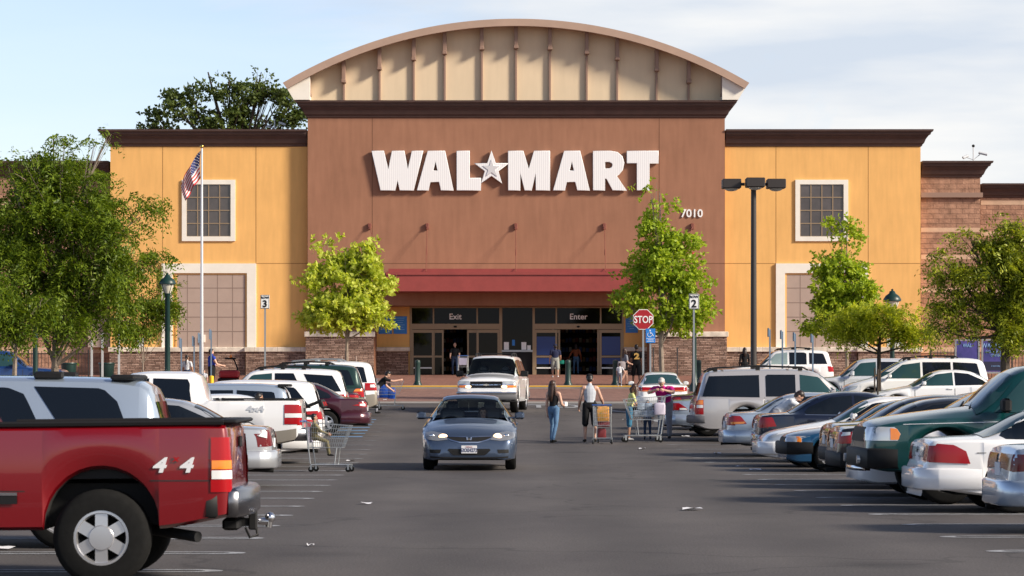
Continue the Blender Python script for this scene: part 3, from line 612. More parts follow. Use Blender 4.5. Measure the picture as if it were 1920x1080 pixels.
# ---------------------------------------------------------------- vehicles
def paint(name, col, metal=.3, rough=.32):
    return mat('paint_'+name, col, rough=rough, metal=metal, coat=1.)
M_GL = mat('car_glass', (.006, .009, .014), .03, spec=.5, bump=.10, bscale=2.2)
M_GLT = mat('teal_car_glass', (.022, .060, .066), .04, spec=.5, bump=.08, bscale=2.2)
M_TL = mat('taillight_red', (.34, .004, .008), .15, spec=.5)
M_TLD = mat('taillight_dark_red', (.13, .008, .010), .15)
M_AMB = mat('amber_lens', (.80, .22, .01), .15, coat=1)
M_HL = mat('headlight_lens', (.55, .58, .60), .08, metal=.3, coat=1)
M_WL = mat('clear_lens', (.75, .75, .75), .1, coat=1)
M_ON = mat('lit_headlight', (1, .8, .5), .3, emis=(1, .6, .3), estr=2.6)
M_ONA = mat('lit_lamp_core', (1, .9, .7), .3, emis=(1, .55, .26), estr=2.8)
M_UND = mat('underbody_black', (.012, .012, .012), .9)
M_CHR2 = mat('dull_chrome', (.24, .24, .26), .25, metal=1)
M_TRB = mat('black_trim', (.012, .012, .013), .6, spec=.25)
M_GREY = mat('grey_cladding', (.12, .12, .13), .6)
M_SEAM = mat('panel_seam', (.02, .02, .02), .8)
M_ALLOY = mat('alloy', (.62, .62, .64), .3, metal=.8)
M_PLATE = mat('license_plate', (.72, .72, .74), .5)
M_PTXT = mat('plate_print', (.02, .03, .12), .5)
M_SEAT = mat('seat_cloth', (.10, .10, .11), .9)
def tglass():
    m = bpy.data.materials.new('see_through_glass'); m.use_nodes = True; nt = m.node_tree; N = nt.nodes; L = nt.links; N.clear()
    o = N.new('ShaderNodeOutputMaterial'); t = N.new('ShaderNodeBsdfTransparent'); t.inputs[0].default_value = (.74, .84, .82, 1); g = N.new('ShaderNodeBsdfGlossy'); g.inputs['Roughness'].default_value = .02
    f = N.new('ShaderNodeFresnel'); f.inputs[0].default_value = 1.6; a = N.new('ShaderNodeMath'); a.operation = 'MULTIPLY_ADD'; a.inputs[1].default_value = .6; a.inputs[2].default_value = 0; L.new(f.outputs[0], a.inputs[0])
    mx = N.new('ShaderNodeMixShader'); L.new(a.outputs[0], mx.inputs[0]); L.new(t.outputs[0], mx.inputs[1]); L.new(g.outputs[0], mx.inputs[2]); L.new(mx.outputs[0], o.inputs[0]); return m
M_CLEAR = tglass()

BASE = {
 'sedan': dict(L=4.8, H=1.44, W=1.8, top=[(0,.46),(.05,.60),(.16,.70),(.6,.82),(1.2,.93),(1.42,.97),(1.8,1.17),(2.15,1.36),(2.45,1.43),(2.9,1.44),(3.3,1.40),(3.55,1.32),(3.85,1.17),(4.15,1.03),(4.4,1.01),(4.68,.99),(4.76,.90),(4.8,.62)],
   belt=[(0,.42),(.16,.64),(.6,.76),(1.4,.89),(2.4,.93),(3.5,.96),(4.2,.98),(4.7,.95),(4.76,.85),(4.8,.58)], bot=[(0,.26),(.3,.19),(3.6,.2),(4.3,.27),(4.8,.36)],
   w=[(0,.60),(.06,.72),(.2,.82),(.5,.885),(1.2,.9),(3.5,.9),(4.2,.87),(4.6,.81),(4.74,.74),(4.8,.66)], wr=.565, wh=(.93,3.68), r=.325,
   win=[[(1.66,.96),(2.22,1.31),(2.74,1.37),(2.74,.97)],[(2.80,.97),(2.80,1.37),(3.25,1.33),(3.72,1.13),(3.82,1.03),(3.80,.99)]], ws=[(1.47,.72),(2.13,.57)], rg=[(3.5,.52),(4.12,.64)],
   hl=dict(F=[[(.45,.58),(.52,.66),(.83,.72),(.86,.62),(.80,.55)]], S=[[(.10,.56),(.42,.60),(.62,.70),(.15,.66)]]), tl=dict(B=[[(.48,.74),(.85,.70),(.85,.92),(.55,.93)]], S=[[(4.42,.74),(4.76,.72),(4.76,.91),(4.50,.93)]])),
 'suv': dict(L=4.75, H=1.78, W=1.86, top=[(0,.62),(.04,.86),(.14,.97),(.6,1.05),(1.2,1.11),(1.35,1.14),(1.7,1.42),(1.98,1.66),(2.2,1.74),(2.8,1.78),(3.8,1.77),(4.4,1.72),(4.5,1.66),(4.62,1.32),(4.70,1.06),(4.745,.9),(4.75,.62)],
   belt=[(0,.58),(.14,.90),(1.3,1.04),(4.65,1.07),(4.74,.85),(4.75,.58)], bot=[(0,.34),(.3,.27),(4.4,.28),(4.75,.40)],
   w=[(0,.66),(.05,.78),(.18,.87),(.5,.92),(1.2,.93),(4.2,.93),(4.6,.89),(4.72,.84),(4.75,.8)], wr=.66, wh=(.9,3.62), r=.365,
   win=[[(1.62,1.12),(2.08,1.60),(2.62,1.65),(2.62,1.12)],[(2.70,1.12),(2.70,1.65),(3.38,1.65),(3.50,1.60),(3.50,1.12)],[(3.62,1.14),(3.62,1.63),(4.28,1.60),(4.46,1.14)]], ws=[(1.38,.78),(1.97,.66)], rgB=[[(-.62,1.12),(-.56,1.60),(.56,1.60),(.62,1.12)]],
   hl=dict(F=[[(.48,.70),(.50,.86),(.86,.86),(.86,.70)]], S=[[(.06,.70),(.35,.72),(.38,.86),(.10,.86)]]), tl=dict(B=[[(.72,.80),(.72,1.04),(.92,1.04),(.92,.80)]], S=[[(4.5,.80),(4.46,1.04),(4.71,1.04),(4.74,.80)]])),
 'van': dict(L=4.95, H=1.74, W=1.92, top=[(0,.52),(.05,.70),(.2,.82),(.7,.98),(1.05,1.07),(1.5,1.34),(1.95,1.58),(2.2,1.67),(2.9,1.73),(4.0,1.73),(4.6,1.68),(4.72,1.6),(4.84,1.25),(4.9,1.0),(4.94,.85),(4.95,.55)],
   belt=[(0,.48),(.2,.74),(1.1,.96),(4.8,1.02),(4.93,.8),(4.95,.5)], bot=[(0,.26),(.3,.2),(4.6,.22),(4.95,.34)],
   w=[(0,.66),(.06,.80),(.25,.9),(.6,.95),(1.2,.96),(4.4,.96),(4.8,.91),(4.92,.86),(4.95,.8)], wr=.68, wh=(.95,3.95), r=.34,
   win=[[(1.42,1.04),(2.0,1.50),(2.60,1.58),(2.60,1.04)],[(2.68,1.04),(2.68,1.59),(3.62,1.59),(3.62,1.04)],[(3.70,1.04),(3.70,1.59),(4.50,1.55),(4.62,1.06)]], ws=[(1.12,.80),(1.93,.68)], rgB=[[(-.66,1.06),(-.60,1.54),(.60,1.54),(.66,1.06)]],
   hl=dict(F=[[(.5,.62),(.52,.74),(.86,.78),(.88,.64)]], S=[[(.1,.62),(.45,.70),(.5,.80),(.15,.76)]]), tl=dict(B=[[(.76,.72),(.78,1.0),(.95,1.0),(.95,.72)]], S=[[(4.72,.72),(4.70,1.0),(4.9,1.0),(4.93,.72)]])),
 'pickup': dict(L=5.7, H=1.88, W=1.98, bed=(3.60,5.52), top=[(0,.78),(.03,1.02),(.12,1.10),(.6,1.17),(1.35,1.24),(1.5,1.27),(1.8,1.54),(2.08,1.76),(2.25,1.84),(2.7,1.88),(3.2,1.87),(3.38,1.80),(3.50,1.42),(3.54,1.30),(3.6,1.30),(5.5,1.32),(5.62,1.32),(5.65,1.25),(5.66,.8)],
   belt=[(0,.72),(.12,1.04),(1.4,1.16),(3.4,1.22),(3.5,1.26),(3.6,1.29),(5.6,1.31),(5.64,1.2),(5.66,.75)], bot=[(0,.52),(.3,.44),(5.0,.46),(5.66,.56)],
   w=[(0,.84),(.05,.90),(.18,.95),(.5,.98),(1.2,.99),(5.4,.99),(5.58,.975),(5.64,.94),(5.66,.90)], wr=.69, wh=(.98,4.46), r=.385,
   win=[[(1.78,1.24),(2.22,1.70),(2.72,1.75),(2.72,1.24)],[(2.80,1.24),(2.80,1.75),(3.28,1.73),(3.34,1.24)]], ws=[(1.53,.84),(2.07,.70)], rg=None, rgB=[[(-.66,1.36),(-.60,1.72),(.60,1.72),(.66,1.36)]],
   hl=dict(F=[[(.6,.84),(.6,1.02),(.93,1.02),(.93,.84)]], S=[[(.03,.84),(.30,.84),(.30,1.02),(.06,1.02)]]), tl=dict(B=[[(.86,.86),(.86,1.24),(.99,1.24),(.99,.86)]], S=[[(5.48,.86),(5.48,1.24),(5.64,1.24),(5.65,.86)]])),
}
WCACHE = {}
def wheel_meshes(r, w, style):
    k = (round(r, 3), w, style)
    if k in WCACHE: return WCACHE[k]
    rr = r*.60 if style != 'sierra' else .222
    t = MB(); h = w/2
    t.lathe([(rr, -h*.85), (rr*1.04, -h), (r*.86, -h*1.02), (r*.96, -h*.86), (r, -h*.6), (r, h*.6), (r*.96, h*.86), (r*.86, h*1.02), (rr*1.04, h), (rr, h*.85)], 36, ax='Y', caps=False)
    tyre = t.mesh('tyre', M_RUB)
    m = MB(); m.cur = 0      # outward face at -y
    m.lathe([(rr*1.02, -h*.80), (rr*1.03, -h*.92), (rr*.93, -h*.93), (rr*.88, -h*.70), (rr*.86, h*.6)], 32, ax='Y', caps=False)
    m.cur = 1; m.lathe([(rr*.87, -h*.12), (0, -h*.12)], 24, ax='Y'); m.cur = 0
    n, sw = {'five': (5, .30), 'hub': (9, .22), 'sierra': (6, .37), 'six': (6, .24), 'steel': (8, .3)}[style]
    for i in range(n):
        a = 2*math.pi*i/n+.5*math.pi; c, s_ = math.cos(a), math.sin(a)
        def pt(rad, tt, y): return (rad*c-tt*s_, y, rad*s_+tt*c)
        w0, w1 = rr*sw*.62, rr*sw*(.62 if style != 'hub' else .95); r0, r1 = rr*.2, rr*.93; y0, y1 = -h*.86, -h*.80
        vs = [pt(r0, -w0, y0), pt(r0, w0, y0), pt(r1, w1, y1), pt(r1, -w1, y1), pt(r0, -w0, y0+.03), pt(r0, w0, y0+.03), pt(r1, w1, y1+.03), pt(r1, -w1, y1+.03)]
        m.add(vs, [(0,1,2,3),(7,6,5,4),(0,4,5,1),(1,5,6,2),(2,6,7,3),(3,7,4,0)])
    m.lathe([(0, -h*.98), (rr*.30 if style != 'sierra' else rr*.44, -h*.95), (rr*.34 if style != 'sierra' else rr*.48, -h*.84), (rr*.34, -h*.6)], 20, ax='Y')
    rim = m.mesh('rim', [M_ALLOY, M_UND])
    WCACHE[k] = (tyre, rim); return WCACHE[k]

def make_car(kind, label, cat, loc, rz, col, name=None, group=None, flip=False, **o):
    sp = dict(BASE[kind]); sp.update(o.get('spec', {})); L0 = BASE[kind]['L']; 
    L, H, W = o.get('L', sp['L']), o.get('H', sp['H']), o.get('W', sp['W']); kx, kz, ky = L/sp['L'], H/sp['H'], W/sp['W']
    sx = lambda pts: [(x*kx, z*kz) for x, z in pts]
    fT, fB, fb = pchip(sx(sp['top'])), pchip(sx(sp['belt'])), pchip(sx(sp['bot'])); fw = pchip([(x*kx, w*ky) for x, w in sp['w']])
    wr = sp['wr']*ky; LL = sp['top'][-1][0]*kx; r = o.get('r', sp['r']); whx = [x*kx for x in sp['wh']]; Ra = o.get('Ra', r*1.17); az = r+o.get('az', {'sedan': .01, 'van': .02, 'suv': .05, 'pickup': .09}[kind]); cxo = LL/2
    bed = [b*kx for b in sp['bed']] if 'bed' in sp and not o.get('nobed') else None
    xs = set(np.round(np.linspace(0, LL, 56), 4).tolist())|{0., .015, .035, .06, .10, .14, .2, LL-.012, LL-.03, LL-.05, LL-.08, LL-.14, LL-.2, LL}
    for xw in whx:
        for a in np.linspace(0, math.pi, 15): xs.add(round(xw+Ra*math.cos(a), 4))
        xs.add(round(xw-Ra-.003, 4)); xs.add(round(xw+Ra+.003, 4))
    for p in sp['top'][1:-1]: xs.add(round(p[0]*kx, 4))
    if bed: xs |= {bed[0], bed[0]+.004, bed[1], bed[1]-.004}
    wsx = [p[0]*kx for p in sp['ws']]
    if o.get('open_ws'): xs |= {round(wsx[0], 4), round(wsx[1], 4)}
    xs = sorted(xs); xs = [xs[0]]+[b for a, b in zip(xs, xs[1:]) if b-a > .0015]
    rows = []
    for x in xs:
        T = fT(x); B = min(fB(x), T-.015); zb = fb(x)
        for xw in whx:
            if abs(x-xw) < Ra: zb = max(zb, az+math.sqrt(Ra*Ra-(x-xw)**2))
        w = fw(x); zb = min(zb, B-.12); g = min(1, max(0, (T-B-.05)/.22)); wb = w*.93
        half = [(w*.5, zb), (w*.90, zb), (w*.97, zb+.03), (w*.995, zb+.3*(B-zb)), (w, zb+.55*(B-zb)), (w*.992, zb+.78*(B-zb)), (w*.975, B-.035), (wb, B)]
        gh = T-B; sh = max(gh, .0)
        green = [(wb+(wr-wb)*t, B+(sh-.09*min(1, sh/.4))*t) for t in (.33, .66, 1)]+[(wr*.96, T-.045*min(1, sh/.4)), (wr*.82, T-.012), (wr*.45, T+.008), (0, T+.015)]
        hood = [(wb*(1-t), B+(T-B)*(1-(1-t)**2.2)) for t in (.04, .1, .18, .3, .5, .75, 1)]
        up = [(a[0]*g+b[0]*(1-g), a[1]*g+b[1]*(1-g)) for a, b in zip(green, hood)]
        if bed and bed[0] < x < bed[1]: up = [(wb*.93, B), (wb*.925, B-.02), (wb*.92, B-.44), (wb*.6, B-.45), (wb*.4, B-.45), (wb*.2, B-.45), (0, B-.45)]
        rows.append([(0, zb)]+half+up)
    n = len(rows[0]); mb = MB(); vid = []; 
    full = []
    for x, rw in zip(xs, rows):
        full.append([(x-cxo, y, z) for y, z in rw]+[(x-cxo, -y, z) for y, z in rw[-2:0:-1]])
    m = len(full[0]); vs = [p for rw in full for p in rw]; fs = []; ms = []
    for i in range(len(full)-1):
        xm = (xs[i]+xs[i+1])/2
        for j in range(m):
            jj = (j+1) % m; k = j if j < n-1 else m-1-j
            if o.get('open_ws') and wsx[0]+.02 < xm < wsx[1] and k >= 9+1: continue
            if o.get('open_rg') and sp.get('rg') and sp['rg'][0][0]*kx+.02 < xm < sp['rg'][1][0]*kx and k >= 10: continue
            fs.append((i*m+j, i*m+jj, (i+1)*m+jj, (i+1)*m+j))
            ms.append(1 if k <= 1 else (2 if bed and bed[0]-.01 < xm < bed[1]+.01 and k >= 9 else 0))
    fs.append(tuple(range(m))); ms.append(0); fs.append(tuple(range(len(vs)-1, len(vs)-1-m, -1))); ms.append(0)
    bvh = BVHTree.FromPolygons([Vector(v) for v in vs], fs)
    two = o.get('lower')                 # two-tone: lower cladding colour below z
    if two:
        for q_, f in enumerate(fs):
            if ms[q_] == 0 and max(vs[i][2] for i in f) < two[1]: ms[q_] = 3
    t = thing(name or {'sedan': 'parked_car', 'suv': 'sport_utility_vehicle', 'van': 'minivan', 'pickup': 'pickup_truck'}[kind], label, cat, loc, rz, group)
    mb.v = vs; mb.f = fs; mb.m = ms
    body = mb.obj('body', [col, M_UND, M_TRB, two[0] if two else col], t, ang=38)
    # ---- patches projected on the body
    def ray(o_, d):
        h = bvh.ray_cast(Vector(o_), Vector(d)); return h[0]
    def patch(mb, ax, poly, off=.006, nu=10, nv=5, side=1):
        us = [p[0] for p in poly]; u0, u1 = min(us), max(us); rows = []; e = 1e-4*(u1-u0)
        for i in range(nu+1):
            u = u0+e+(u1-u0-2*e)*i/nu; c = []
            for a, b in zip(poly, poly[1:]+poly[:1]):
                if (a[0]-u)*(b[0]-u) <= 0 and a[0] != b[0]: c.append(a[1]+(b[1]-a[1])*(u-a[0])/(b[0]-a[0]))
            if len(c) < 2: return
            v0, v1 = min(c), max(c); rw = []
            for j in range(nv+1):
                v = v0+(v1-v0)*j/nv
                if ax == 'S': h = ray((u-cxo, side*3, v), (0, -side, 0)); d = Vector((0, side*off, 0))
                elif ax == 'F': h = ray((-6, side*u, v), (1, 0, 0)); d = Vector((-off, 0, 0))
                elif ax == 'B': h = ray((6, side*u, v), (-1, 0, 0)); d = Vector((off, 0, 0))
                else: h = ray((u-cxo, side*v, 4), (0, 0, -1)); d = Vector((0, 0, off))
                if h is None: h = Vector(rw[-1])-d if rw else None
                if h is None: return
                rw.append(tuple(h+d))
            rows.append(rw)
        lim = max(.10, 3.5*(u1-u0)/nu, 3.5*max(abs(a_[1]-b_[1]) for a_ in poly for b_ in poly)/nv); o0 = len(mb.v); W_ = nv+1; mb.v += [p for r_ in rows for p in r_]; P_ = mb.v
        for i in range(nu):
            for j in range(nv):
                q4 = [o0+i*W_+j, o0+i*W_+j+1, o0+(i+1)*W_+j+1, o0+(i+1)*W_+j]
                if ax == 'F' and max(P_[k_][0] for k_ in q4) > -cxo+.5 or ax == 'B' and min(P_[k_][0] for k_ in q4) < LL-cxo-(.2 if kind != 'sedan' else .32): continue
                if ax == 'S' and min(abs(P_[k_][1]) for k_ in q4) < .42: continue
                if ax in 'FBS' and any((Vector(P_[q4[k_]])-Vector(P_[q4[k_-1]])).length > lim for k_ in range(4)): continue
                mb.f.append(q4); mb.m.append(mb.cur)
    S_ = lambda poly: [(x*kx, z*kz) for x, z in poly]
    def part(name, axp, m_, parent=None, off=.006, nu=10, nv=5, both=True):
        out = []
        for sd_ in ((1, -1) if both else (1,)):
            q_ = MB()
            for ax, poly in axp: patch(q_, ax, poly, off, nu, nv, sd_)
            if q_.f: 
                ob = q_.obj(name, m_, parent or t, ang=30); 
                out.append(ob)
        return out
    gm = o.get('glass', [M_GL]*6)
    for i, wn in enumerate(o.get('win', sp['win'])): part('side_window', [('S', S_(wn))], gm[i], off=.006, nu=16, nv=6)
    y0, y1 = sp['ws'][0][1]*ky, sp['ws'][1][1]*ky
    if o.get('open_ws'):
        q_ = MB(); rws = []
        for i in range(9):
            x = wsx[0]+(wsx[1]-wsx[0])*i/8; yy = y0+(y1-y0)*i/8; T = fT(x); Bz = fB(x)
            rws.append([(x-cxo, yy*f, T+.02-.04*abs(f)**3) for f in np.linspace(-1.0, 1.0, 11)])
        q_.grid(rws); q_.obj('windshield', M_CLEAR, t)
        # cabin
        q_ = MB(); zf = .55*kz; 
        xa_, xb_ = wsx[0]-cxo+.05, (sp['rg'][0][0]*kx if sp.get('rg') else LL-.6)-cxo
        for xx, ww in ((1.55, .24), (2.55, .24)):
            for s_ in (-1, 1):
                X = wsx[0]-cxo+xx*.68; cy = s_*.38
                q_.bbox(X, X+.14, cy-ww, cy+ww, zf*.9, fB(X+cxo)+.22, .05); q_.bbox(X+.02, X+.12, cy-.12, cy+.12, fB(X+cxo)+.2, fB(X+cxo)+.36, .04)
        q_.obj('seat', M_SEAT, t)
        q_ = MB(); X = wsx[0]-cxo+.14; q_.bbox(X, X+.36, -y0+.08, y0-.08, zf, fB(wsx[0])-.0, .03); q_.obj('dashboard', M_TRB, t)
        q_ = MB(); Mx = Matrix.Translation((X+.48, .37, fB(wsx[0])-.02)) @ Matrix.Rotation(R(65), 4, 'Y'); q_.lathe([(.165, 0), (.18, .012), (.195, 0), (.18, -.012), (.165, 0)], 20, Mx); q_.obj('steering_wheel', M_TRB, t)
    else:
        part('windshield', [('T', [(wsx[0], -y0), (wsx[1], -y1), (wsx[1], y1), (wsx[0], y0)])], o.get('wsmat', M_GL), off=.008, nu=8, nv=14, both=False)
    if o.get('open_rg') and sp.get('rg'):
        q_ = MB(); (xa, ya), (xb, yb) = sp['rg']; rws = []
        for i in range(7):
            x = (xa+(xb-xa)*i/6)*kx; yy = (ya+(yb-ya)*i/6)*ky; rws.append([(x-cxo, yy*f, fT(x)+.015-.03*abs(f)**3) for f in np.linspace(-1, 1, 9)])
        q_.grid(rws); q_.obj('rear_window', M_CLEAR, t)
    elif sp.get('rg') and not o.get('norg'):
        (xa, ya), (xb, yb) = sp['rg']; part('rear_window', [('T', [(xa*kx, -ya*ky), (xb*kx, -yb*ky), (xb*kx, yb*ky), (xa*kx, ya*ky)])], o.get('rgmat', M_GL), off=.008, nu=8, nv=12, both=False)
    if sp.get('rgB'): part('rear_window', [('B', [(y*ky, z*kz) for y, z in sp['rgB'][0]])], M_GL, off=.008, nu=12, nv=6, both=False)
    hl = o.get('hl', sp['hl']); tl = o.get('tl', sp['tl']); YZ = lambda poly: [(y*ky, z*kz) for y, z in poly]
    if hl:
        hs = part('headlight', [('F', YZ(p)) for p in hl['F']]+[('S', S_(p)) for p in hl['S']], o.get('hlmat', M_HL), off=.010)
        if hl.get('amb'):
            for k_, h_ in enumerate(hs):
                q_ = MB()
                for ax, p in hl['amb']: patch(q_, ax, S_(p) if ax == 'S' else YZ(p), .014, 6, 3, (1, -1)[k_])
                if q_.f: q_.obj('turn_signal', M_AMB, h_)
    if tl:
        ts = part('taillight', [('B', YZ(p)) for p in tl['B']]+[('S', S_(p)) for p in tl['S']], o.get('tlmat', M_TL), off=.012)
        for key, mm, nm in (('amb', M_AMB, 'turn_signal'), ('wht', M_WL, 'reversing_light')):
            for k_, h_ in enumerate(ts):
                q_ = MB()
                for ax, p in tl.get(key, []): patch(q_, ax, S_(p) if ax == 'S' else YZ(p), .017, 6, 3, (1, -1)[k_])
                if q_.f: q_.obj(nm, mm, h_)
    for (nm, m_, axp, bo) in o.get('extra', []): part(nm, [(ax, S_(p) if ax in 'S' else (YZ(p) if ax in 'FB' else [(a*kx, b*ky) for a, b in p])) for ax, p in axp], m_, off=.009, nu=14, nv=4, both=bo)
    # door seams, sill trim
    q_ = MB(); w1 = o.get('win', sp['win']); zs0, zs1 = fb(LL/2)+.12, w1[0][0][1]*kz-.03
    seams = [w1[0][0][0]*kx-.16, (w1[0][2][0]+.03)*kx]+([w1[1][-1][0]*kx+.03] if kind != 'pickup' and len(w1) > 1 else [w1[-1][-1][0]*kx+.08])
    for x in seams:
        for s_ in (1, -1): patch(q_, 'S', [(x, zs0), (x, zs1), (x+.018, zs1), (x+.018, zs0)], .003, 1, 10, s_)
    for s_ in (1, -1): patch(q_, 'S', [(seams[0], zs0), (seams[0], zs0+.01), (seams[-1], zs0+.01), (seams[-1], zs0)], .003, 16, 1, s_)
    if kind in ('sedan',):
        for s_ in (1, -1): patch(q_, 'B', [(0, .985*kz-.16), (0, .985*kz-.15), (.62*ky, .985*kz-.15), (.62*ky, .985*kz-.16)], .003, 8, 1, s_)
    q_.obj('panel_seam', M_SEAM, t)
    q_ = MB(); 
    for s_ in (1, -1):
        for x in seams[1:3]:
            h = ray((x-.15-cxo, s_*3, zs1-.07), (0, -s_, 0))
            if h: q_.bbox(h.x-.09, h.x+.09, h.y-.03, h.y+.03, h.z-.018, h.z+.018, .008)
    q_.obj('door_handle', o.get('handle', col), t)
    if o.get('mould', True):
        mz = o.get('mould_z', .52)*kz; part('side_moulding', [('S', [(seams[0]+.02, mz), (seams[0]+.02, mz+.07), (seams[-1]-.02, mz+.07), (seams[-1]-.02, mz)])], o.get('mouldmat', M_TRB if kind in ('suv', 'pickup') else col), off=.016, nu=12, nv=1)
    # mirrors
    for s_ in (1, -1):
        x = w1[0][0][0]*kx+.12; z = w1[0][0][1]*kz+.06; h = ray((x-cxo, s_*3, z-.08), (0, -s_, 0))
        if h:
            q_ = MB(); big = 1.35 if kind in ('pickup', 'suv') else 1.; yb = abs(h.y)-.02
            a, b = sorted((s_*(yb+.07), s_*(yb+.07+.19*big))); q_.bbox(h.x-.06, h.x+.07, a, b, z-.05*big, z+.10*big, .035)
            a, b = sorted((s_*(yb-.06), s_*(yb+.10))); q_.bbox(h.x-.02, h.x+.03, a, b, z-.04, z, .01)
            q_.obj('mirror', o.get('mirmat', col), t)
    # separate bumpers
    def bumper(end, m_, z0, z1, th=.12, name='bumper', w=None, wrap=.28, cv=.10, pw=3):
        q_ = MB(); w = w or fw(wrap if end == 'F' else LL-wrap)+.004; out = []; sgn = -1 if end == 'F' else 1; X = (-cxo if end == 'F' else LL-cxo)
        for f in [math.sin(a_) for a_ in np.linspace(-math.pi/2, math.pi/2, 21)]: out.append((X+sgn*(th-cv*abs(f)**pw), f*w))
        out = [(X-sgn*wrap, -w-.005)]+out+[(X-sgn*wrap, w+.005)]; inn = [(X-sgn*wrap, w*.9), (X-sgn*cv, w*.8), (X-sgn*.02, w*.5), (X-sgn*.02, -w*.5), (X-sgn*cv, -w*.8), (X-sgn*wrap, -w*.9)]
        pl = out+inn; nn = len(pl); b = .025; c = sum(p[0] for p in pl)/nn
        lv = [(b, z0), (0, z0+b), (0, z1-b), (b, z1)]; vs = []
        for ins, z in lv: vs += [(x-sgn*ins if k < len(out) else x, y*(1-ins/w) if k < len(out) else y, z) for k, (x, y) in enumerate(pl)]
        fs = [tuple(range(nn-1, -1, -1)), tuple(range(3*nn, 4*nn))]+[(k*nn+j, k*nn+(j+1)%nn, (k+1)*nn+(j+1)%nn, (k+1)*nn+j) for k in range(3) for j in range(nn)]
        q_.add(vs, fs); return q_.obj(name, m_, t, ang=62)
    dflt = [('F', col, .27*kz, .53*kz, dict(th=.08, wrap=whx[0]-Ra-.03, cv=.30, pw=7)), ('B', col, .31*kz, .60*kz, dict(th=.085, wrap=LL-whx[1]-Ra-.03, cv=.28, pw=7))] if kind == 'sedan' and not o.get('ptext') else []
    for bspec in o.get('bumpers', dflt): bumper(*bspec[:4], **(bspec[4] if len(bspec) > 4 else {}))
    if o.get('rack'):
        x0, x1 = o['rack'] if isinstance(o['rack'], tuple) else (w1[0][1][0]*kx+.05, w1[-1][1][0]*kx+.2); q_ = MB()
        for s_ in (1, -1):
            yy = s_*wr*.86; pts = [(x-cxo, yy, fT(x)+z) for x, z in ((x0, .01), (x0+.15, .07), ((x0+x1)/2, .085), (x1-.15, .07), (x1, .01))]; q_.tube(pts, .022, 6)
            for x in (x0+.2, (x0+x1)/2, x1-.2): q_.bbox(x-cxo-.06, x-cxo+.06, yy-.02, yy+.02, fT(x)-.02, fT(x)+.08, .01)
        for x in (x0+.5, x1-.4): q_.bbox(x-cxo-.03, x-cxo+.03, -wr*.86, wr*.86, fT(x)+.06, fT(x)+.085, .01)
        q_.obj('roof_rack', o.get('rackmat', M_TRB), t)
    if o.get('spoiler'):
        q_ = MB(); xs_ = w1[-1][2][0]*kx+.12 if kind != 'sedan' else LL-.25; zz = fT(xs_); 
        q_.bbox(xs_-cxo-.05, xs_-cxo+.20, -wr*.95, wr*.95, zz-.01, zz+.05, .02); q_.obj('spoiler', o['spoiler'], t)
    if o.get('plate', True):
        for end, s_ in (('F', -1), ('B', 1)):
            zz = (.5 if kind == 'sedan' else .72)*kz if end == 'F' else (.72 if kind != 'pickup' else .62)*kz
            zz = o.get('platez', {}).get(end, zz); h = ray((s_*6, 0, zz), (-s_, 0, 0))
            if h is None: continue
            ex = o.get('plx', {}).get(end, .012); q_ = MB(); a, b = sorted((h.x, h.x+s_*ex)); q_.bbox(a, b, -.152, .152, zz-.076, zz+.076, .004)
            pl = q_.obj('license_plate', M_PLATE, t)
            if o.get('ptext') and end == 'F':
                text('plate_number', o['ptext'], .075, M_PTXT, (h.x+s_*(ex+.002), 0, zz-.012), pl, rot=(R(90), 0, R(-90)), depth=.002, bold=.015, sx=.75)
                text('plate_word', 'California', .024, M_STOPR, (h.x+s_*(ex+.002), 0, zz+.052), pl, rot=(R(90), 0, R(-90)), depth=.002)
    q_ = MB(); ww = fw(LL/2)-.3; q_.box(-cxo+.35, cxo-.45, -ww, ww, fb(LL/2)+.045, min(.84, r*2.1)); q_.box(-cxo+whx[0]+r+.12, -cxo+whx[1]-r-.12, -ww-.2, ww+.2, fb(LL/2)+.012, fb(LL/2)+.2)
    if kind != 'pickup': q_.tube([(cxo-1.2, -.55, .30), (cxo-.2, -.58, .28), (cxo+.02, -.6, .27)], .035, 8)
    q_.obj('underbody', M_UND, t)
    tw = o.get('tw', .21); ty, rm = wheel_meshes(r, tw, o.get('wheel', 'five'))
    for xw in whx:
        for s_ in (-1, 1):
            yy = s_*(fw(xw)-tw/2-.02)
            e = bpy.data.objects.new('wheel', ty); COL.objects.link(e); e.parent = t; e.location = (xw-cxo, yy, r)
            if s_ > 0: e.rotation_euler = (0, 0, math.pi)
            e.name = 'wheel'; link('rim', rm, e)
    t['half'] = cxo
    t.pop('half')
    return t, dict(part=part, patch=patch, ray=ray, fT=fT, fB=fB, fw=fw, cxo=cxo, LL=LL, kx=kx, kz=kz, ky=ky, bumper=bumper)
def place(kind, tailpx, s, heading, label, cat, col, **o):
    """a car parked across the aisle; tailpx = picture column of the end that faces the aisle, s = pixels per metre there"""
    sp = dict(BASE[kind]); sp.update(o.get('spec', {})); L = sp['top'][-1][0]*o.get('L', sp['L'])/sp['L']; e = at(tailpx, s)
    row = -1 if tailpx < 960 else 1; th = o.get('skew', 0)+1.08
    c = e+Vector((row*L/2, 0, 0)); rz = 0 if heading < 0 else math.pi
    return make_car(kind, label, cat, (c.x, c.y, gz(c.y)), rz+R(th), col, **{k: v for k, v in o.items() if k != 'skew'})
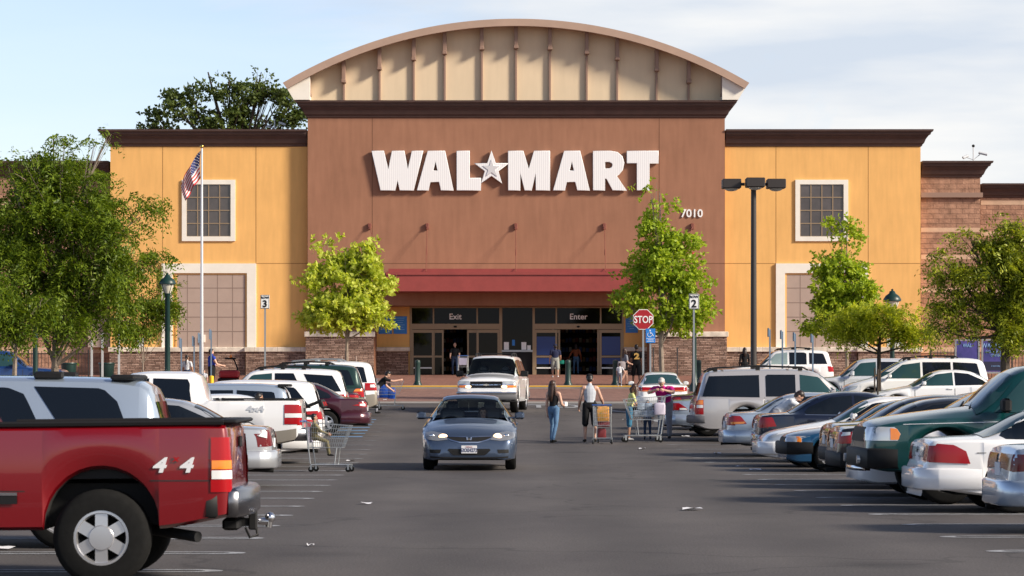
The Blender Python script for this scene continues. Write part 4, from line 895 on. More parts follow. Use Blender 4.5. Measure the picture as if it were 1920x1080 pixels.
# ---------------------------------------------------------------- the cars themselves
P_RED = paint('red', (.185, .001, .005), .1); P_WHT = paint('white', (.82, .82, .83), 0, .3); P_SIL = paint('silver', (.50, .52, .55), .6)
P_SILB = paint('blue_silver', (.42, .50, .60), .55); P_MAR = paint('maroon', (.055, .006, .016), .3); P_NAVY = paint('navy', (.005, .010, .030), .3)
P_BLK = paint('black', (.010, .012, .016), .2); P_TEAL = paint('teal', (.002, .052, .052), .3); P_BLUE = paint('blue', (.010, .075, .17), .3)
P_ACC = paint('slate_blue', (.060, .088, .145), .55); P_CHAM = paint('champagne', (.40, .36, .30), .5); P_DGRN = paint('dark_green', (.012, .04, .032), .3)
P_PUR = paint('purple', (.09, .008, .03), .3); P_PEWT = paint('pewter', (.52, .50, .50), .5); P_GOLD = paint('gold', (.35, .26, .14), .5); P_COB = paint('cobalt', (.01, .045, .17), .3)
P_IVO = paint('pearl', (.66, .68, .72), .3)
GL = M_GL; GT = M_GLT
# red pickup, closest of all
SIE = dict(wh=(1.0, 4.60), r=.40, bed=(3.6, 5.56))
t, c = place('pickup', 448, 220, -1, 'bright red 4x4 pickup in the left foreground with tow hitch and alloy wheels', 'pickup truck', P_RED, spec=SIE, r=.40, Ra=.475, wheel='sierra', tw=.27, H=1.92, plate=False, mould_z=.715, mouldmat=M_CHROME, mould=False,
  tl=dict(B=[[(.89, .76), (.89, 1.20), (.985, 1.20), (.985, .76)]], S=[[(5.50, .76), (5.50, 1.20), (5.645, 1.20), (5.645, .76)]], amb=[('S', [(5.508, .945), (5.508, 1.015), (5.64, 1.015), (5.64, .945)]), ('B', [(.90, .945), (.90, 1.015), (.98, 1.015), (.98, .945)])], wht=[('S', [(5.508, .865), (5.508, .935), (5.64, .935), (5.64, .865)]), ('B', [(.90, .865), (.90, .935), (.98, .935), (.98, .865)])]),
  bumpers=[('F', M_CHROME, .5, .74), ('B', M_CHR2, .565, .80, dict(th=.16, w=.93, wrap=.02)), ('B', M_TRB, .56, .79, dict(th=-.01, w=.97, wrap=.2))])
for sd_ in (-1, 1):
    mb = MB(); c['patch'](mb, 'S', [(5.20-.20, .865), (5.20-.20, .875), (5.63, .875), (5.63, .865)], .003, 12, 1, sd_); c['patch'](mb, 'S', [(3.1, .78), (3.1, .788), (3.98, .788), (3.98, .78)], .003, 12, 1, sd_); mb.obj('panel_seam', M_SEAM, t)
mb = MB(); 
for sd_ in (-1, 1):
    yy = sd_*.945; mb.tube([(3.62-c['cxo'], yy, c['fT'](3.7)), (4.6-c['cxo'], yy, c['fT'](4.6)), (5.60-c['cxo'], yy, c['fT'](5.55)+.0)], .024, 6)
mb.bbox(c['cxo']-.12, c['cxo']+.05, -.93, .93, c['fT'](5.55)-.012, c['fT'](5.55)+.022, .012); mb.obj('bed_rail_cap', M_TRB, t)
mb = MB(); c['patch'](mb, 'S', [(2.2, .68), (2.2, .77), (3.92, .77), (3.92, .68)], .02, 12, 1, -1); c['patch'](mb, 'S', [(2.2, .68), (2.2, .77), (3.92, .77), (3.92, .68)], .02, 12, 1, 1); mb.obj('side_moulding', M_TRB, t)
mb = MB(); c['patch'](mb, 'S', [(2.2, .75), (2.2, .775), (3.92, .775), (3.92, .75)], .024, 12, 1, -1); mb.obj('chrome_strip', M_CHROME, t)
for word, x, m_ in (('4', 5.09, M_PLATE), ('x', 5.215, M_TL), ('4', 5.31, M_PLATE)):
    h = c['ray']((x-c['cxo'], -3, 1.0), (0, 1, 0))
    me = text_mesh(word, .12 if word == '4' else .05, depth=.003, bold=.035, sx=1.25); sh = Matrix.Identity(4); sh[0][1] = .3; me.transform(sh); me.materials.clear(); me.materials.append(m_)
    link('side_lettering', me, t, (x-c['cxo'], h.y-.009, 1.0 if word == '4' else 1.045), (R(90), 0, 0))
mb = MB(); X = c['cxo']; mb.box(X-.05, X+.14, -.03, .03, .45, .52); mb.bbox(X-.12, X+.02, -.35, .35, .43, .53, .02); mb.tube([(X+.06, -.1, .44), (X+.1, -.14, .36), (X+.16, -.08, .38), (X+.14, 0, .46)], .012, 6); mb.bbox(X+.08, X+.15, -.05, .05, .42, .6, .01); mb.obj('tow_hitch', M_TRB, t)
mb = MB(); mb.cyl((X+.16, 0, .49), (X+.25, 0, .49), .03, .035); mb.ell((X+.26, 0, .52), (.045, .04, .05)); mb.cyl((X+.25, 0, .44), (X+.26, 0, .50), .03); mb.obj('tow_ball', M_CHROME, t)
mb = MB(); mb.cyl((X-.75, -.42, .45), (X-.28, -.80, .40), .045, .045, 14); mb.obj('exhaust_pipe', M_TRB, t)
mb = MB(); mb.bbox(X+.0, X+.018, -.09, .09, 1.13, 1.22, .006); mb.obj('tailgate_handle', M_TRB, t)
# second in the left row
t, c = place('suv', 334, 180, -1, 'silver SUV behind the red pickup with dark rear side glass and roof pod', 'SUV', P_SILB, H=1.74, L=4.6, spoiler=M_TRB, glass=[GL]*3,
  win=[[(1.62,1.02),(2.08,1.55),(2.62,1.67),(2.62,1.02)],[(2.68,1.02),(2.68,1.67),(3.02,1.67),(3.20,1.60),(3.50,1.02)],[(3.76,1.02),(3.30,1.68),(4.02,1.66),(4.18,1.52),(4.38,1.02)]], platez=dict(B=.7))
for y_ in (-.55, .55): mb = MB(); mb.bbox(c['cxo']-1.42, c['cxo']-1.12, y_-.05, y_+.05, c['fT'](3.4)-.02, c['fT'](3.4)+.06, .02); mb.obj('roof_rack_foot', M_TRB, t)
t, c = place('sedan', 395, 133, -1, 'dark red hatchback seen only by its roof edge and rear glass, left row', 'hatchback', P_RED, L=4.4, H=1.56, spoiler=P_RED)
place('sedan', 515, 114, -1, 'silver sedan between red pickup and white pickup, tail light dark red and clear', 'sedan', P_SIL, L=4.7, H=1.43, tlmat=M_TLD,
  tl=dict(B=[[(.5,.70),(.82,.66),(.82,.93),(.58,.94)]], S=[[(4.52,.66),(4.76,.64),(4.77,.90),(4.66,.95)]], wht=[('S', [(4.58,.84),(4.74,.80),(4.75,.90),(4.66,.93)])]))
t, c = place('pickup', 570, 93, -1, 'white 4x4 pickup with grey rear bumper and empty bed, left row', 'pickup truck', P_WHT, H=1.93, W=2.02, L=5.7, r=.39, wheel='six', lower=(P_CHAM, .80), plate=True, mould=False, spec=dict(bed=(3.9, 5.52), top=[(0,.78),(.03,1.02),(.12,1.10),(.6,1.17),(1.35,1.24),(1.5,1.27),(1.8,1.54),(2.08,1.76),(2.25,1.84),(2.7,1.88),(3.4,1.87),(3.62,1.78),(3.74,1.42),(3.78,1.33),(3.84,1.33),(5.5,1.34),(5.62,1.34),(5.65,1.27),(5.66,.8)], belt=[(0,.72),(.12,1.04),(1.4,1.16),(3.5,1.22),(3.74,1.28),(3.84,1.32),(5.6,1.33),(5.64,1.2),(5.66,.75)]),
  win=[[(1.78,1.24),(2.22,1.70),(2.62,1.75),(2.62,1.24)],[(2.70,1.24),(2.70,1.75),(3.42,1.73),(3.48,1.24)]], wsmat=GT,
  tl=dict(B=[[(.84,.84),(.84,1.22),(.99,1.22),(.99,.84)]], S=[[(5.32,.86),(5.32,1.24),(5.62,1.24),(5.65,.86)]], wht=[('S', [(5.33,.99),(5.33,1.07),(5.63,1.07),(5.63,.99)]), ('B', [(.85,.99),(.85,1.07),(.98,1.07),(.98,.99)])]),
  bumpers=[('F', P_WHT, .5, .74), ('B', M_CHR2, .55, .80, dict(th=.18, w=.97, wrap=.30))])
mb = MB()
for sd_ in (-1, 1): mb.bbox(3.95-c['cxo'], 5.6-c['cxo'], sd_*.94-.035, sd_*.94+.035, c['fT'](5)-.005, c['fT'](5)+.022, .008)
mb.obj('bed_rail_cap', M_TRB, t)
h = c['ray']((4.55-c['cxo'], -3, 1.2), (0, 1, 0)); o_ = text('side_lettering', '4x4', .12, P_IVO, (4.75-c['cxo'], h.y-.008, 1.19), t, bold=.03, sx=1.4, depth=.003)
mb = MB(); mb.bbox(c['cxo']-.01, c['cxo']+.012, -.1, .1, 1.1, 1.2, .004); mb.obj('tailgate_handle', M_TRB, t)
# white sedan with raised trunk lid
t, c = place('sedan', 597, 88.5, -1, 'white car with raised dark trunk lid behind the white pickup, left row', 'sedan', P_WHT, H=1.46)
mb = MB(); X = c['cxo']; Mx = Matrix.Translation((X-.62, 0, 1.04)) @ Matrix.Rotation(R(-22), 4, 'Y')
st = len(mb.v); mb.bbox(0, .75, -.66, .66, -.02, .035, .02); mb.xf(Mx, st); st = len(mb.v); mb.bbox(.70, .78, -.66, .66, -.16, .03, .02); mb.xf(Mx, st); ld = mb.obj('trunk_lid', M_TRB, t)
mb = MB(); mb.bbox(.77, .795, -.6, -.25, -.13, -.03, .01); mb.bbox(.77, .795, .25, .6, -.13, -.03, .01); mb.xf(Mx); mb.obj('taillight', M_TL, ld)
mb = MB(); mb.box(X-.7, X-.1, -.6, .6, .97, 1.025); mb.obj('trunk_opening', M_UND, t)
place('van', 556, 86, -1, 'silver blue minivan beyond the white pickup bed, rear spoiler', 'minivan', P_SILB, H=1.68, spoiler=M_TRB)
place('suv', 607, 79.5, -1, 'white SUV with slanted rear quarter glass and red tail light, left row', 'SUV', P_WHT, H=1.70, L=4.6, win=[[(1.62,1.12),(2.08,1.60),(2.62,1.65),(2.62,1.12)],[(2.70,1.12),(2.70,1.65),(3.38,1.65),(3.50,1.60),(3.50,1.12)],[(3.62,1.12),(3.62,1.64),(4.08,1.60),(4.48,1.10)]],
  tl=dict(B=[[(.62,.80),(.62,1.02),(.90,1.02),(.90,.84)]], S=[[(4.46,.86),(4.34,1.02),(4.70,1.04),(4.73,.82)]]), lower=(P_CHAM, .5))
place('sedan', 690, 68.5, -1, 'dark maroon sedan with sloping fastback rear, left row', 'sedan', P_MAR, H=1.44, L=4.75, spec=dict(rg=[(3.35, .5), (4.05, .62)]),
  tl=dict(B=[[(.52,.78),(.84,.74),(.84,.88),(.6,.90)]], S=[[(4.40,.80),(4.76,.76),(4.76,.88)]], wht=[('S', [(4.6,.79),(4.75,.775),(4.75,.86),(4.6,.84)])]))
place('suv', 655, 66, -1, 'tall white SUV with black roof rails and large rear quarter glass, left row', 'SUV', P_WHT, H=1.74, L=4.8, rack=True, glass=[GT, GL, GL], wsmat=GT, win=[[(1.62,1.12),(2.08,1.60),(2.62,1.65),(2.62,1.12)],[(2.70,1.12),(2.70,1.65),(3.22,1.65),(3.46,1.12)],[(3.75,1.12),(3.50,1.63),(4.30,1.58),(4.56,1.12)]])
place('sedan', 676, 64, -1, 'purple car showing a sliver of its tail between white and green SUVs', 'sedan', P_PUR)
place('suv', 684, 61.5, -1, 'dark green SUV with black roof rack and amber tail light, left row', 'SUV', P_DGRN, H=1.76, rack=True, tl=dict(B=[[(.70,.78),(.70,1.04),(.92,1.04),(.92,.78)]], S=[[(4.36,.84),(4.50,1.04),(4.71,1.04),(4.74,.84)]], amb=[('S', [(4.44,.95),(4.5,1.03),(4.70,1.03),(4.70,.95)])]))
place('van', 709, 57.5, -1, 'white minivan with champagne lower body and pale roof rack, far end of left row', 'minivan', P_WHT, H=1.76, rack=True, lower=(P_CHAM, .85), rackmat=M_STEEL, tl=dict(B=[[(.80,.80),(.80,1.04),(.95,1.04),(.95,.80)]], S=[[(4.55,.80),(4.55,1.04),(4.88,1.04),(4.92,.80)]], wht=[('S', [(4.72,.90),(4.72,.99),(4.88,.99),(4.88,.90)])]))
# right row, nearest first
place('sedan', 1868, 165, 1, 'silver sedan cropped by the right edge, dark ribbed tail light', 'sedan', P_SILB, H=1.42, tlmat=M_TLD, wheel='hub',
  tl=dict(B=[[(.1,.74),(.84,.70),(.84,.90),(.1,.90)]], S=[[(4.50,.72),(4.77,.70),(4.77,.90),(4.50,.90)]]))
place('sedan', 1712, 142, 1, 'white sedan with sloping rear glass and red wedge tail light, right foreground', 'sedan', P_WHT, H=1.40, L=4.9, W=1.84, wheel='hub', wsmat=GL, rgmat=GT,
  spec=dict(top=[(0,.46),(.05,.60),(.16,.70),(.6,.82),(1.2,.93),(1.42,.97),(1.8,1.17),(2.15,1.36),(2.45,1.43),(2.9,1.44),(3.2,1.40),(3.45,1.30),(3.8,1.12),(4.05,1.03),(4.4,1.01),(4.62,.985),(4.71,.93),(4.745,.70),(4.79,.60),(4.8,.36)], rg=[(3.4, .53), (4.02, .64)]), extra=[('chrome_strip', M_GREY, [('S', [(3.9,.52),(3.9,.535),(4.7,.535),(4.7,.52)])], True), ('fuel_door', M_SEAM, [('S', [(4.02,.80),(4.02,.81),(4.14,.81),(4.14,.80)])], False)],
  tl=dict(B=[[(.46,.70),(.84,.68),(.84,.90),(.52,.90)]], S=[[(4.22,.66),(4.26,.82),(4.42,.91),(4.66,.93),(4.73,.68)]], wht=[('B', [(.1,.74),(.44,.74),(.44,.88),(.1,.88)])]))
t, c = place('pickup', 1607, 132, -1, 'dark teal green pickup facing the aisle with black bumper and amber corner lamp', 'pickup truck', P_TEAL, H=1.94, W=2.0, r=.435, Ra=.53, az=.07, wheel='five', tw=.25, wsmat=GT, glass=[GT, GL], mirmat=M_BLACK, mould=False, plate=False,
  spec=dict(top=[(0,.74),(.02,.98),(.06,1.08),(.2,1.14),(.7,1.22),(1.3,1.29),(1.5,1.31),(1.8,1.54),(2.08,1.76),(2.25,1.84),(2.7,1.88),(3.4,1.87),(3.62,1.78),(3.74,1.42),(3.78,1.33),(3.84,1.33),(5.5,1.34),(5.62,1.34),(5.65,1.27),(5.66,.8)], wh=(1.10, 4.55), bed=(3.9, 5.5)),
  hl=dict(F=[[(.58,.86),(.58,1.04),(.95,1.04),(.95,.86)]], S=[[(.04,.86),(.06,1.05),(.40,1.04),(.46,.95),(.43,.86)]], amb=[('S', [(.32,.87),(.32,1.03),(.41,1.02),(.455,.95),(.43,.87)])]),
  bumpers=[('F', M_TRB, .50, .78, dict(th=.10, wrap=.42)), ('F', M_CHROME, .46, .53, dict(th=.13, w=.7, wrap=.0)), ('B', M_CHROME, .5, .7)], extra=[('grille', M_TRB, [('F', [(0,.84),(0,1.04),(.55,1.04),(.55,.84)])], True), ('pinstripe', P_IVO, [('S', [(.5,1.075),(.5,1.083),(1.9,1.12),(1.9,1.112)])], True)])
h = c['ray']((1.84-c['cxo'], 3, .99), (0, -1, 0)) or Vector((0, .98, 0))
for yy, rz in ((h.y+.008, 180), (-h.y-.008, 0)): text('fender_badge', 'LARIAT', .055, M_CHROME, (1.84-c['cxo'], yy, 1.0), t, rot=(R(90), 0, R(rz)), sx=1.1, bold=.02, depth=.003)
mb = MB()
for s_ in (-1, 1): mb.cyl((-c['cxo']-.05, s_*.66, .62), (-c['cxo']-.105, s_*.66, .62), .06, n=14)
mb.obj('fog_lamp', M_HL, t)
mb = MB(); mb.tube([(1.5-c['cxo'], -.5, 1.335), (1.62-c['cxo'], -.1, 1.42)], .012, 5); mb.tube([(1.5-c['cxo'], .3, 1.335), (1.62-c['cxo'], .65, 1.42)], .012, 5); mb.obj('wiper', M_BLACK, t)
place('van', 1596, 124.5, -1, 'white minivan mostly hidden behind the teal pickup, chrome licence frame', 'minivan', P_WHT, H=1.72, wsmat=GT)
place('sedan', 1558, 116, 1, 'black sedan with chrome lined red tail light, right row', 'sedan', P_BLK, H=1.45, bumpers=[('B', M_TRB, .36, .60, dict(th=.06))], tl=dict(B=[[(.50,.74),(.84,.72),(.84,.90),(.55,.92)]], S=[[(4.44,.74),(4.76,.72),(4.76,.88),(4.52,.92)]], wht=[('S', [(4.60,.86),(4.74,.84),(4.74,.90),(4.6,.91)])]))
place('sedan', 1543, 110.5, 1, 'black hatchback with dim tail lamp beside the blue car', 'hatchback', P_BLK, H=1.48, tlmat=M_TLD, bumpers=[('B', M_TRB, .40, .62, dict(th=.05))])
place('sedan', 1466, 97, -1, 'blue older compact car facing the aisle with black bumper', 'sedan', P_BLUE, H=1.36, L=4.3, W=1.68, r=.31, wheel='hub', wsmat=GT,
  spec=dict(top=[(0,.60),(.03,.70),(.10,.76),(.6,.86),(1.2,.93),(1.42,.97),(1.8,1.17),(2.15,1.36),(2.45,1.43),(2.9,1.44),(3.3,1.40),(3.55,1.32),(3.85,1.17),(4.15,1.03),(4.4,1.01),(4.68,.99),(4.76,.90),(4.8,.62)], w=[(0,.78),(.06,.82),(.2,.86),(.5,.885),(1.2,.9),(3.5,.9),(4.2,.87),(4.6,.81),(4.74,.74),(4.8,.66)]),
  hl=dict(F=[[(.46,.60),(.46,.73),(.84,.73),(.84,.60)]], S=[[(.02,.60),(.02,.72),(.32,.73),(.32,.60)]], amb=[('S', [(.22,.61),(.22,.72),(.31,.72),(.31,.61)])]), bumpers=[('F', M_TRB, .34, .58, dict(th=.10, wrap=.5))], extra=[('grille', M_TRB, [('F', [(0,.60),(0,.71),(.44,.71),(.44,.60)])], True)])
place('sedan', 1421, 92, -1, 'white rounded sedan facing the aisle with oval clear headlight', 'sedan', P_WHT, H=1.42, L=4.9, hl=dict(F=[[(.40,.56),(.46,.66),(.80,.70),(.84,.60),(.7,.54)]], S=[[(.12,.55),(.22,.66),(.50,.72),(.72,.73),(.55,.64),(.3,.57)]], amb=[('S', [(.45,.64),(.60,.715),(.71,.725),(.55,.645)])]), extra=[('grille', M_TRB, [('F', [(0,.34),(0,.44),(.55,.44),(.50,.34)]), ], True)], wsmat=GT)
place('sedan', 1414, 87, 1, 'dark navy sedan with chrome window line, right row', 'sedan', P_NAVY, H=1.50, L=4.85, extra=[('chrome_strip', M_CHROME, [('S', [(1.6,.945),(1.6,.958),(3.82,.985),(3.82,.972)])], True)], bumpers=[('B', P_NAVY, .34, .60, dict(th=.05))])
place('sedan', 1357, 82, 1, 'blue silver sedan with open rear door where a person in white leans in', 'sedan', P_SILB, H=1.44, tl=dict(B=[[(.50,.72),(.84,.70),(.84,.90),(.55,.90)]], S=[[(4.36,.74),(4.74,.72),(4.74,.92),(4.50,.92)]], amb=[('S', [(4.40,.74),(4.72,.73),(4.72,.78),(4.38,.79)])]))
t, c = place('suv', 1297, 72, 1, 'long pewter white SUV with black roof rails and wide dark rear quarter glass', 'SUV', P_PEWT, H=1.86, L=5.55, W=2.0, rack=(2.6, 5.2), r=.39, wheel='six', glass=[GT, GL, GL], wsmat=GT, wh=(1, 4), spec=dict(wh=(.86, 3.62)), mouldmat=P_PEWT,
  win=[[(1.62,1.10),(2.0,1.58),(2.42,1.64),(2.42,1.10)],[(2.52,1.10),(2.52,1.64),(3.14,1.64),(3.18,1.60),(3.18,1.10)],[(3.32,1.08),(3.32,1.63),(4.44,1.60),(4.58,1.10)]],
  tl=dict(B=[[(.80,.70),(.80,1.0),(.92,1.0),(.92,.70)]], S=[[(4.56,.66),(4.56,1.02),(4.72,1.02),(4.74,.66)]], amb=[('S', [(4.57,.90),(4.57,1.01),(4.71,1.01),(4.71,.90)])], wht=[('S', [(4.57,.82),(4.57,.89),(4.71,.89),(4.71,.82)])]), bumpers=[('B', M_GREY, .46, .66, dict(th=.12, wrap=.25)), ('F', P_PEWT, .45, .7)])
t, c = place('sedan', 1249, 69, 1, 'silver compact car at which the man in magenta loads the trunk', 'sedan', P_SILB, H=1.38, L=4.5, tl=dict(B=[[(.42,.72),(.84,.70),(.84,.88),(.5,.92)]], S=[[(4.24,.72),(4.3,.80),(4.5,.92),(4.74,.92),(4.76,.72)]], wht=[('S', [(4.26,.725),(4.30,.78),(4.48,.78),(4.48,.725)])]))
place('sedan', 1252, 65.5, 1, 'maroon car beside the pewter SUV, mostly hidden', 'sedan', P_MAR, H=1.42, rgmat=GT)
# white car driving away at the far end of the right row
e = at(1243, 56.5); make_car('sedan', 'white sedan seen from behind with a full width red and amber tail lamp', 'sedan', (e.x, e.y+2.3, gz(e.y)), R(-90), P_WHT, H=1.38, W=1.78, name='parked_car', rgmat=GT,
  tl=dict(B=[[(.06,.78),(.06,.90),(.82,.92),(.84,.76)]], S=[[(4.55,.78),(4.55,.92),(4.77,.90),(4.77,.78)]], amb=[('B', [(.3,.77),(.3,.80),(.80,.79),(.80,.76)])]))
# cars beyond the right row
def far(kind, frontpx, s, label, cat, col, **o):
    sp = BASE[kind]; L = sp['top'][-1][0]*o.get('L', sp['L'])/sp['L']; e = at(frontpx, s)
    return make_car(kind, label, cat, (e.x+L/2, e.y, gz(e.y)), 0, col, **o)
t, c = far('suv', 1368, 43, 'small white SUV with a driver in a blue shirt, beyond the lamp pole', 'SUV', P_WHT, L=4.45, H=1.76, rack=True, glass=[M_CLEAR, GL, GL], wsmat=GT)
far('suv', 1500, 52, 'grey roofed SUV behind the white minivan, amber reflecting windshield', 'SUV', P_IVO, L=4.8, H=1.70, wsmat=GT, glass=[GT, GL, GL])
far('van', 1575, 54, 'long white minivan with roof rack behind the slender young tree', 'minivan', P_WHT, L=5.1, H=1.78, rack=True, wsmat=GT, glass=[GT, GL, GL])
far('sedan', 1620, 58.5, 'low white car with white mirror in front of the blue photo banners', 'sedan', P_WHT, L=4.8, H=1.50, wsmat=GT, glass=[GT, GL])
far('sedan', 1750, 62, 'silver car behind the banner posts, only its windshield showing', 'sedan', P_SIL, H=1.45, wsmat=GT)
# far left
e = at(-20, 47); make_car('pickup', 'cobalt blue crew cab truck under the trees on the left', 'pickup truck', (e.x+.3, e.y, gz(e.y)), math.pi, P_COB, H=1.85, glass=[GT, GL])
e = at(-25, 58); make_car('sedan', 'gold car at the left edge beyond the silver SUV', 'sedan', (e.x-1.2, e.y, gz(e.y)), math.pi, P_GOLD, H=1.55)
# moving cars in the aisle
ACC = dict(top=[(0,.40),(.03,.56),(.08,.66),(.2,.735),(.6,.85),(1.2,.96),(1.38,1.0),(1.8,1.19),(2.15,1.37),(2.45,1.44),(2.9,1.45),(3.3,1.41),(3.6,1.32),(3.9,1.18),(4.2,1.06),(4.5,1.03),(4.72,1.0),(4.78,.90),(4.8,.62)],
  belt=[(0,.36),(.08,.58),(.2,.66),(.6,.77),(1.4,.90),(2.4,.94),(3.5,.98),(4.2,1.0),(4.7,.96),(4.76,.85),(4.8,.58)], w=[(0,.58),(.04,.70),(.12,.80),(.3,.87),(.6,.90),(1.2,.91),(3.5,.91),(4.2,.88),(4.6,.82),(4.74,.75),(4.8,.68)],
  bot=[(0,.24),(.06,.21),(.3,.2),(4.4,.2),(4.8,.32)], ws=[(1.40, .76), (2.14, .58)])
e = at(879.5, 97); L2 = 4.82/2
t, c = make_car('sedan', 'slate blue sedan with lit headlights driving toward the camera in the aisle', 'sedan', (e.x, e.y+L2, gz(e.y)), R(90), P_ACC, name='moving_car', spec=ACC, H=1.455, W=1.84, L=4.82, open_ws=True, open_rg=True, hl=dict(F=[[(.40,.60),(.43,.665),(.50,.72),(.72,.76),(.86,.72),(.87,.66),(.80,.60),(.60,.575)]], S=[[(.06,.60),(.12,.72),(.40,.74),(.5,.74),(.3,.64)]]),
  ptext='5XXH272', hlmat=mat('smoked_headlight_lens', (.30, .31, .33), .08, metal=.5, coat=1), platez=dict(F=.415), plx=dict(F=.03), mould=False, r=.325,
  extra=[('grille', M_TRB, [('F', [(0,.555),(0,.635),(.20,.645),(.42,.655),(.40,.63),(.30,.59),(.15,.56)])], True), ('chrome_strip', M_CHROME, [('F', [(.05,.645),(.05,.662),(.42,.672),(.42,.658)])], True), ('chrome_strip', M_CHROME, [('F', [(0,.54),(0,.556),(.17,.556),(.32,.594),(.42,.635),(.43,.62),(.33,.575),(.18,.54)])], True),
    ('air_intake', M_TRB, [('F', [(0,.30),(0,.42),(.40,.425),(.41,.40),(.34,.33),(.30,.30)])], True), ('air_intake', M_TRB, [('F', [(.55,.335),(.53,.41),(.75,.41),(.75,.345)])], True), ('lower_lip', M_TRB, [('F', [(0,.235),(0,.26),(.62,.27),(.74,.28),(.74,.25)])], True)])
X = -c['cxo']
def fx(y, z):
    h = c['ray']((-6, y, z), (1, 0, 0)); return h.x if h else X
mb = MB()                                   # emblem: an upright letter-like badge
for s_ in (-1, 1): mb.add([(fx(0, .61)-.02, s_*.015, .575), (fx(0, .61)-.02, s_*.040, .575), (fx(0, .64)-.012, s_*.055, .655), (fx(0, .64)-.012, s_*.032, .655), (fx(0, .61)+.01, s_*.015, .575), (fx(0, .61)+.01, s_*.040, .575), (fx(0, .64)+.01, s_*.055, .655), (fx(0, .64)+.01, s_*.032, .655)], [(0,1,2,3),(0,4,5,1),(1,5,6,2),(2,6,7,3),(3,7,4,0)])
mb.box(fx(0, .61)-.02, fx(0, .61)+.01, -.03, .03, .607, .622); mb.obj('emblem', M_CHROME, t)
for y, m_ in ((-.56, M_ONA), (.56, M_ONA)):
    mb = MB(); mb.ell((fx(y, .66)-.004, y*(.9 if y > 0 else .98), .655), (.03, .085, .07) if y < 0 else (.03, .09, .06)); mb.obj('lamp_bulb', m_, t)
for y in (.72, -.72):
    mb = MB(); mb.ell((fx(y, .67)-.002, y, .675), (.015, .05, .04)); mb.obj('lamp_reflector', M_CHROME, t)
e = at(910, 56.5)
SUBW = dict(top=[(0,.66),(.03,.96),(.10,1.04),(.5,1.11),(1.2,1.18),(1.35,1.21),(1.7,1.46),(1.98,1.68),(2.2,1.75),(2.8,1.78),(3.8,1.77),(4.4,1.74),(4.52,1.68),(4.64,1.32),(4.71,1.06),(4.745,.9),(4.75,.62)], belt=[(0,.62),(.10,.96),(.5,1.02),(1.3,1.09),(4.65,1.10),(4.74,.85),(4.75,.58)],
  w=[(0,.80),(.04,.86),(.15,.91),(.5,.93),(1.2,.93),(4.2,.93),(4.6,.9),(4.72,.86),(4.75,.8)], ws=[(1.38,.80),(1.99,.68)], bot=[(0,.38),(.3,.32),(4.4,.33),(4.75,.42)], wh=(.85, 3.55))
t, c = make_car('suv', 'large white SUV with chrome grille bar and lit fog lamps rolling toward the camera', 'SUV', (e.x+.28, e.y+2.65, gz(e.y+1)), R(90-5.5), P_WHT, name='moving_car', spec=SUBW, H=1.93, L=5.3, W=2.0, open_ws=True, r=.39, tw=.25, wheel='six', rack=True, mirmat=M_BLACK, mouldmat=M_GREY, plate=False,
  hl=dict(F=[[(.52,.875),(.52,.975),(.90,.975),(.90,.875)]], S=[[(.04,.875),(.06,.975),(.22,.975),(.22,.875)]]),
  extra=[('grille', M_TRB, [('F', [(0,.76),(0,.96),(.50,.96),(.50,.76)])], True), ('turn_signal', M_AMB, [('F', [(.52,.77),(.52,.84),(.90,.84),(.90,.77)]), ('S', [(.04,.77),(.05,.84),(.22,.84),(.22,.77)])], True), ('chrome_strip', M_CHROME, [('F', [(0,.845),(0,.872),(.92,.872),(.92,.845)])], True)],
  bumpers=[('F', M_GREY, .42, .62, dict(th=.10, wrap=.35)), ('F', M_CHROME, .62, .70, dict(th=.11, wrap=.30)), ('F', M_TRB, .34, .42, dict(th=.05, wrap=.3)), ('B', M_GREY, .5, .7)])
mb = MB(); mb.prism([(-.1, .90), (-.04, .90), (-.04, .885), (.04, .885), (.04, .90), (.1, .90), (.1, .935), (.04, .935), (.04, .95), (-.04, .95), (-.04, .935), (-.1, .935)], 0, .02); mb.xf(Matrix.Translation((c['ray']((-6, 0, .93), (1, 0, 0)).x-.03, 0, .005)) @ Matrix.Rotation(R(-90), 4, 'Z')); mb.obj('emblem', M_CHROME, t)
for y in (-.60, .60):
    mb = MB(); x = c['ray']((-6, y, .84), (1, 0, 0)).x; mb.ell((x-.01, y, .865), (.02, .10, .045)); mb.obj('lamp_bulb', M_ONA if False else M_ON, t)
# ---------------------------------------------------------------- trees
def leaf_mat(name, c1, c2, tr=.35):
    m = bpy.data.materials.new(name); m.use_nodes = True; nt = m.node_tree; N = nt.nodes; L = nt.links; N.clear()
    o = N.new('ShaderNodeOutputMaterial'); g = N.new('ShaderNodeNewGeometry'); cr = N.new('ShaderNodeValToRGB')
    cr.color_ramp.elements[0].color = (*c1, 1); cr.color_ramp.elements[1].color = (*c2, 1); L.new(g.outputs['Random Per Island'], cr.inputs[0])
    d = N.new('ShaderNodeBsdfPrincipled'); d.inputs['Roughness'].default_value = .5; d.inputs['Specular IOR Level'].default_value = .35; L.new(cr.outputs[0], d.inputs['Base Color'])
    t = N.new('ShaderNodeBsdfTranslucent'); mx0 = N.new('ShaderNodeMix'); mx0.data_type = 'RGBA'; mx0.blend_type = 'MULTIPLY'; mx0.inputs[0].default_value = 1; mx0.inputs[7].default_value = (1.2, 1.15, .5, 1); L.new(cr.outputs[0], mx0.inputs[6]); L.new(mx0.outputs[2], t.inputs[0])
    mx = N.new('ShaderNodeMixShader'); mx.inputs[0].default_value = tr; L.new(d.outputs[0], mx.inputs[1]); L.new(t.outputs[0], mx.inputs[2]); L.new(mx.outputs[0], o.inputs[0]); return m
M_LF1 = leaf_mat('leaf_mid_green', (.060, .115, .008), (.24, .32, .028), .42); M_LF2 = leaf_mat('leaf_bright', (.34, .44, .03), (.70, .74, .16), .5)
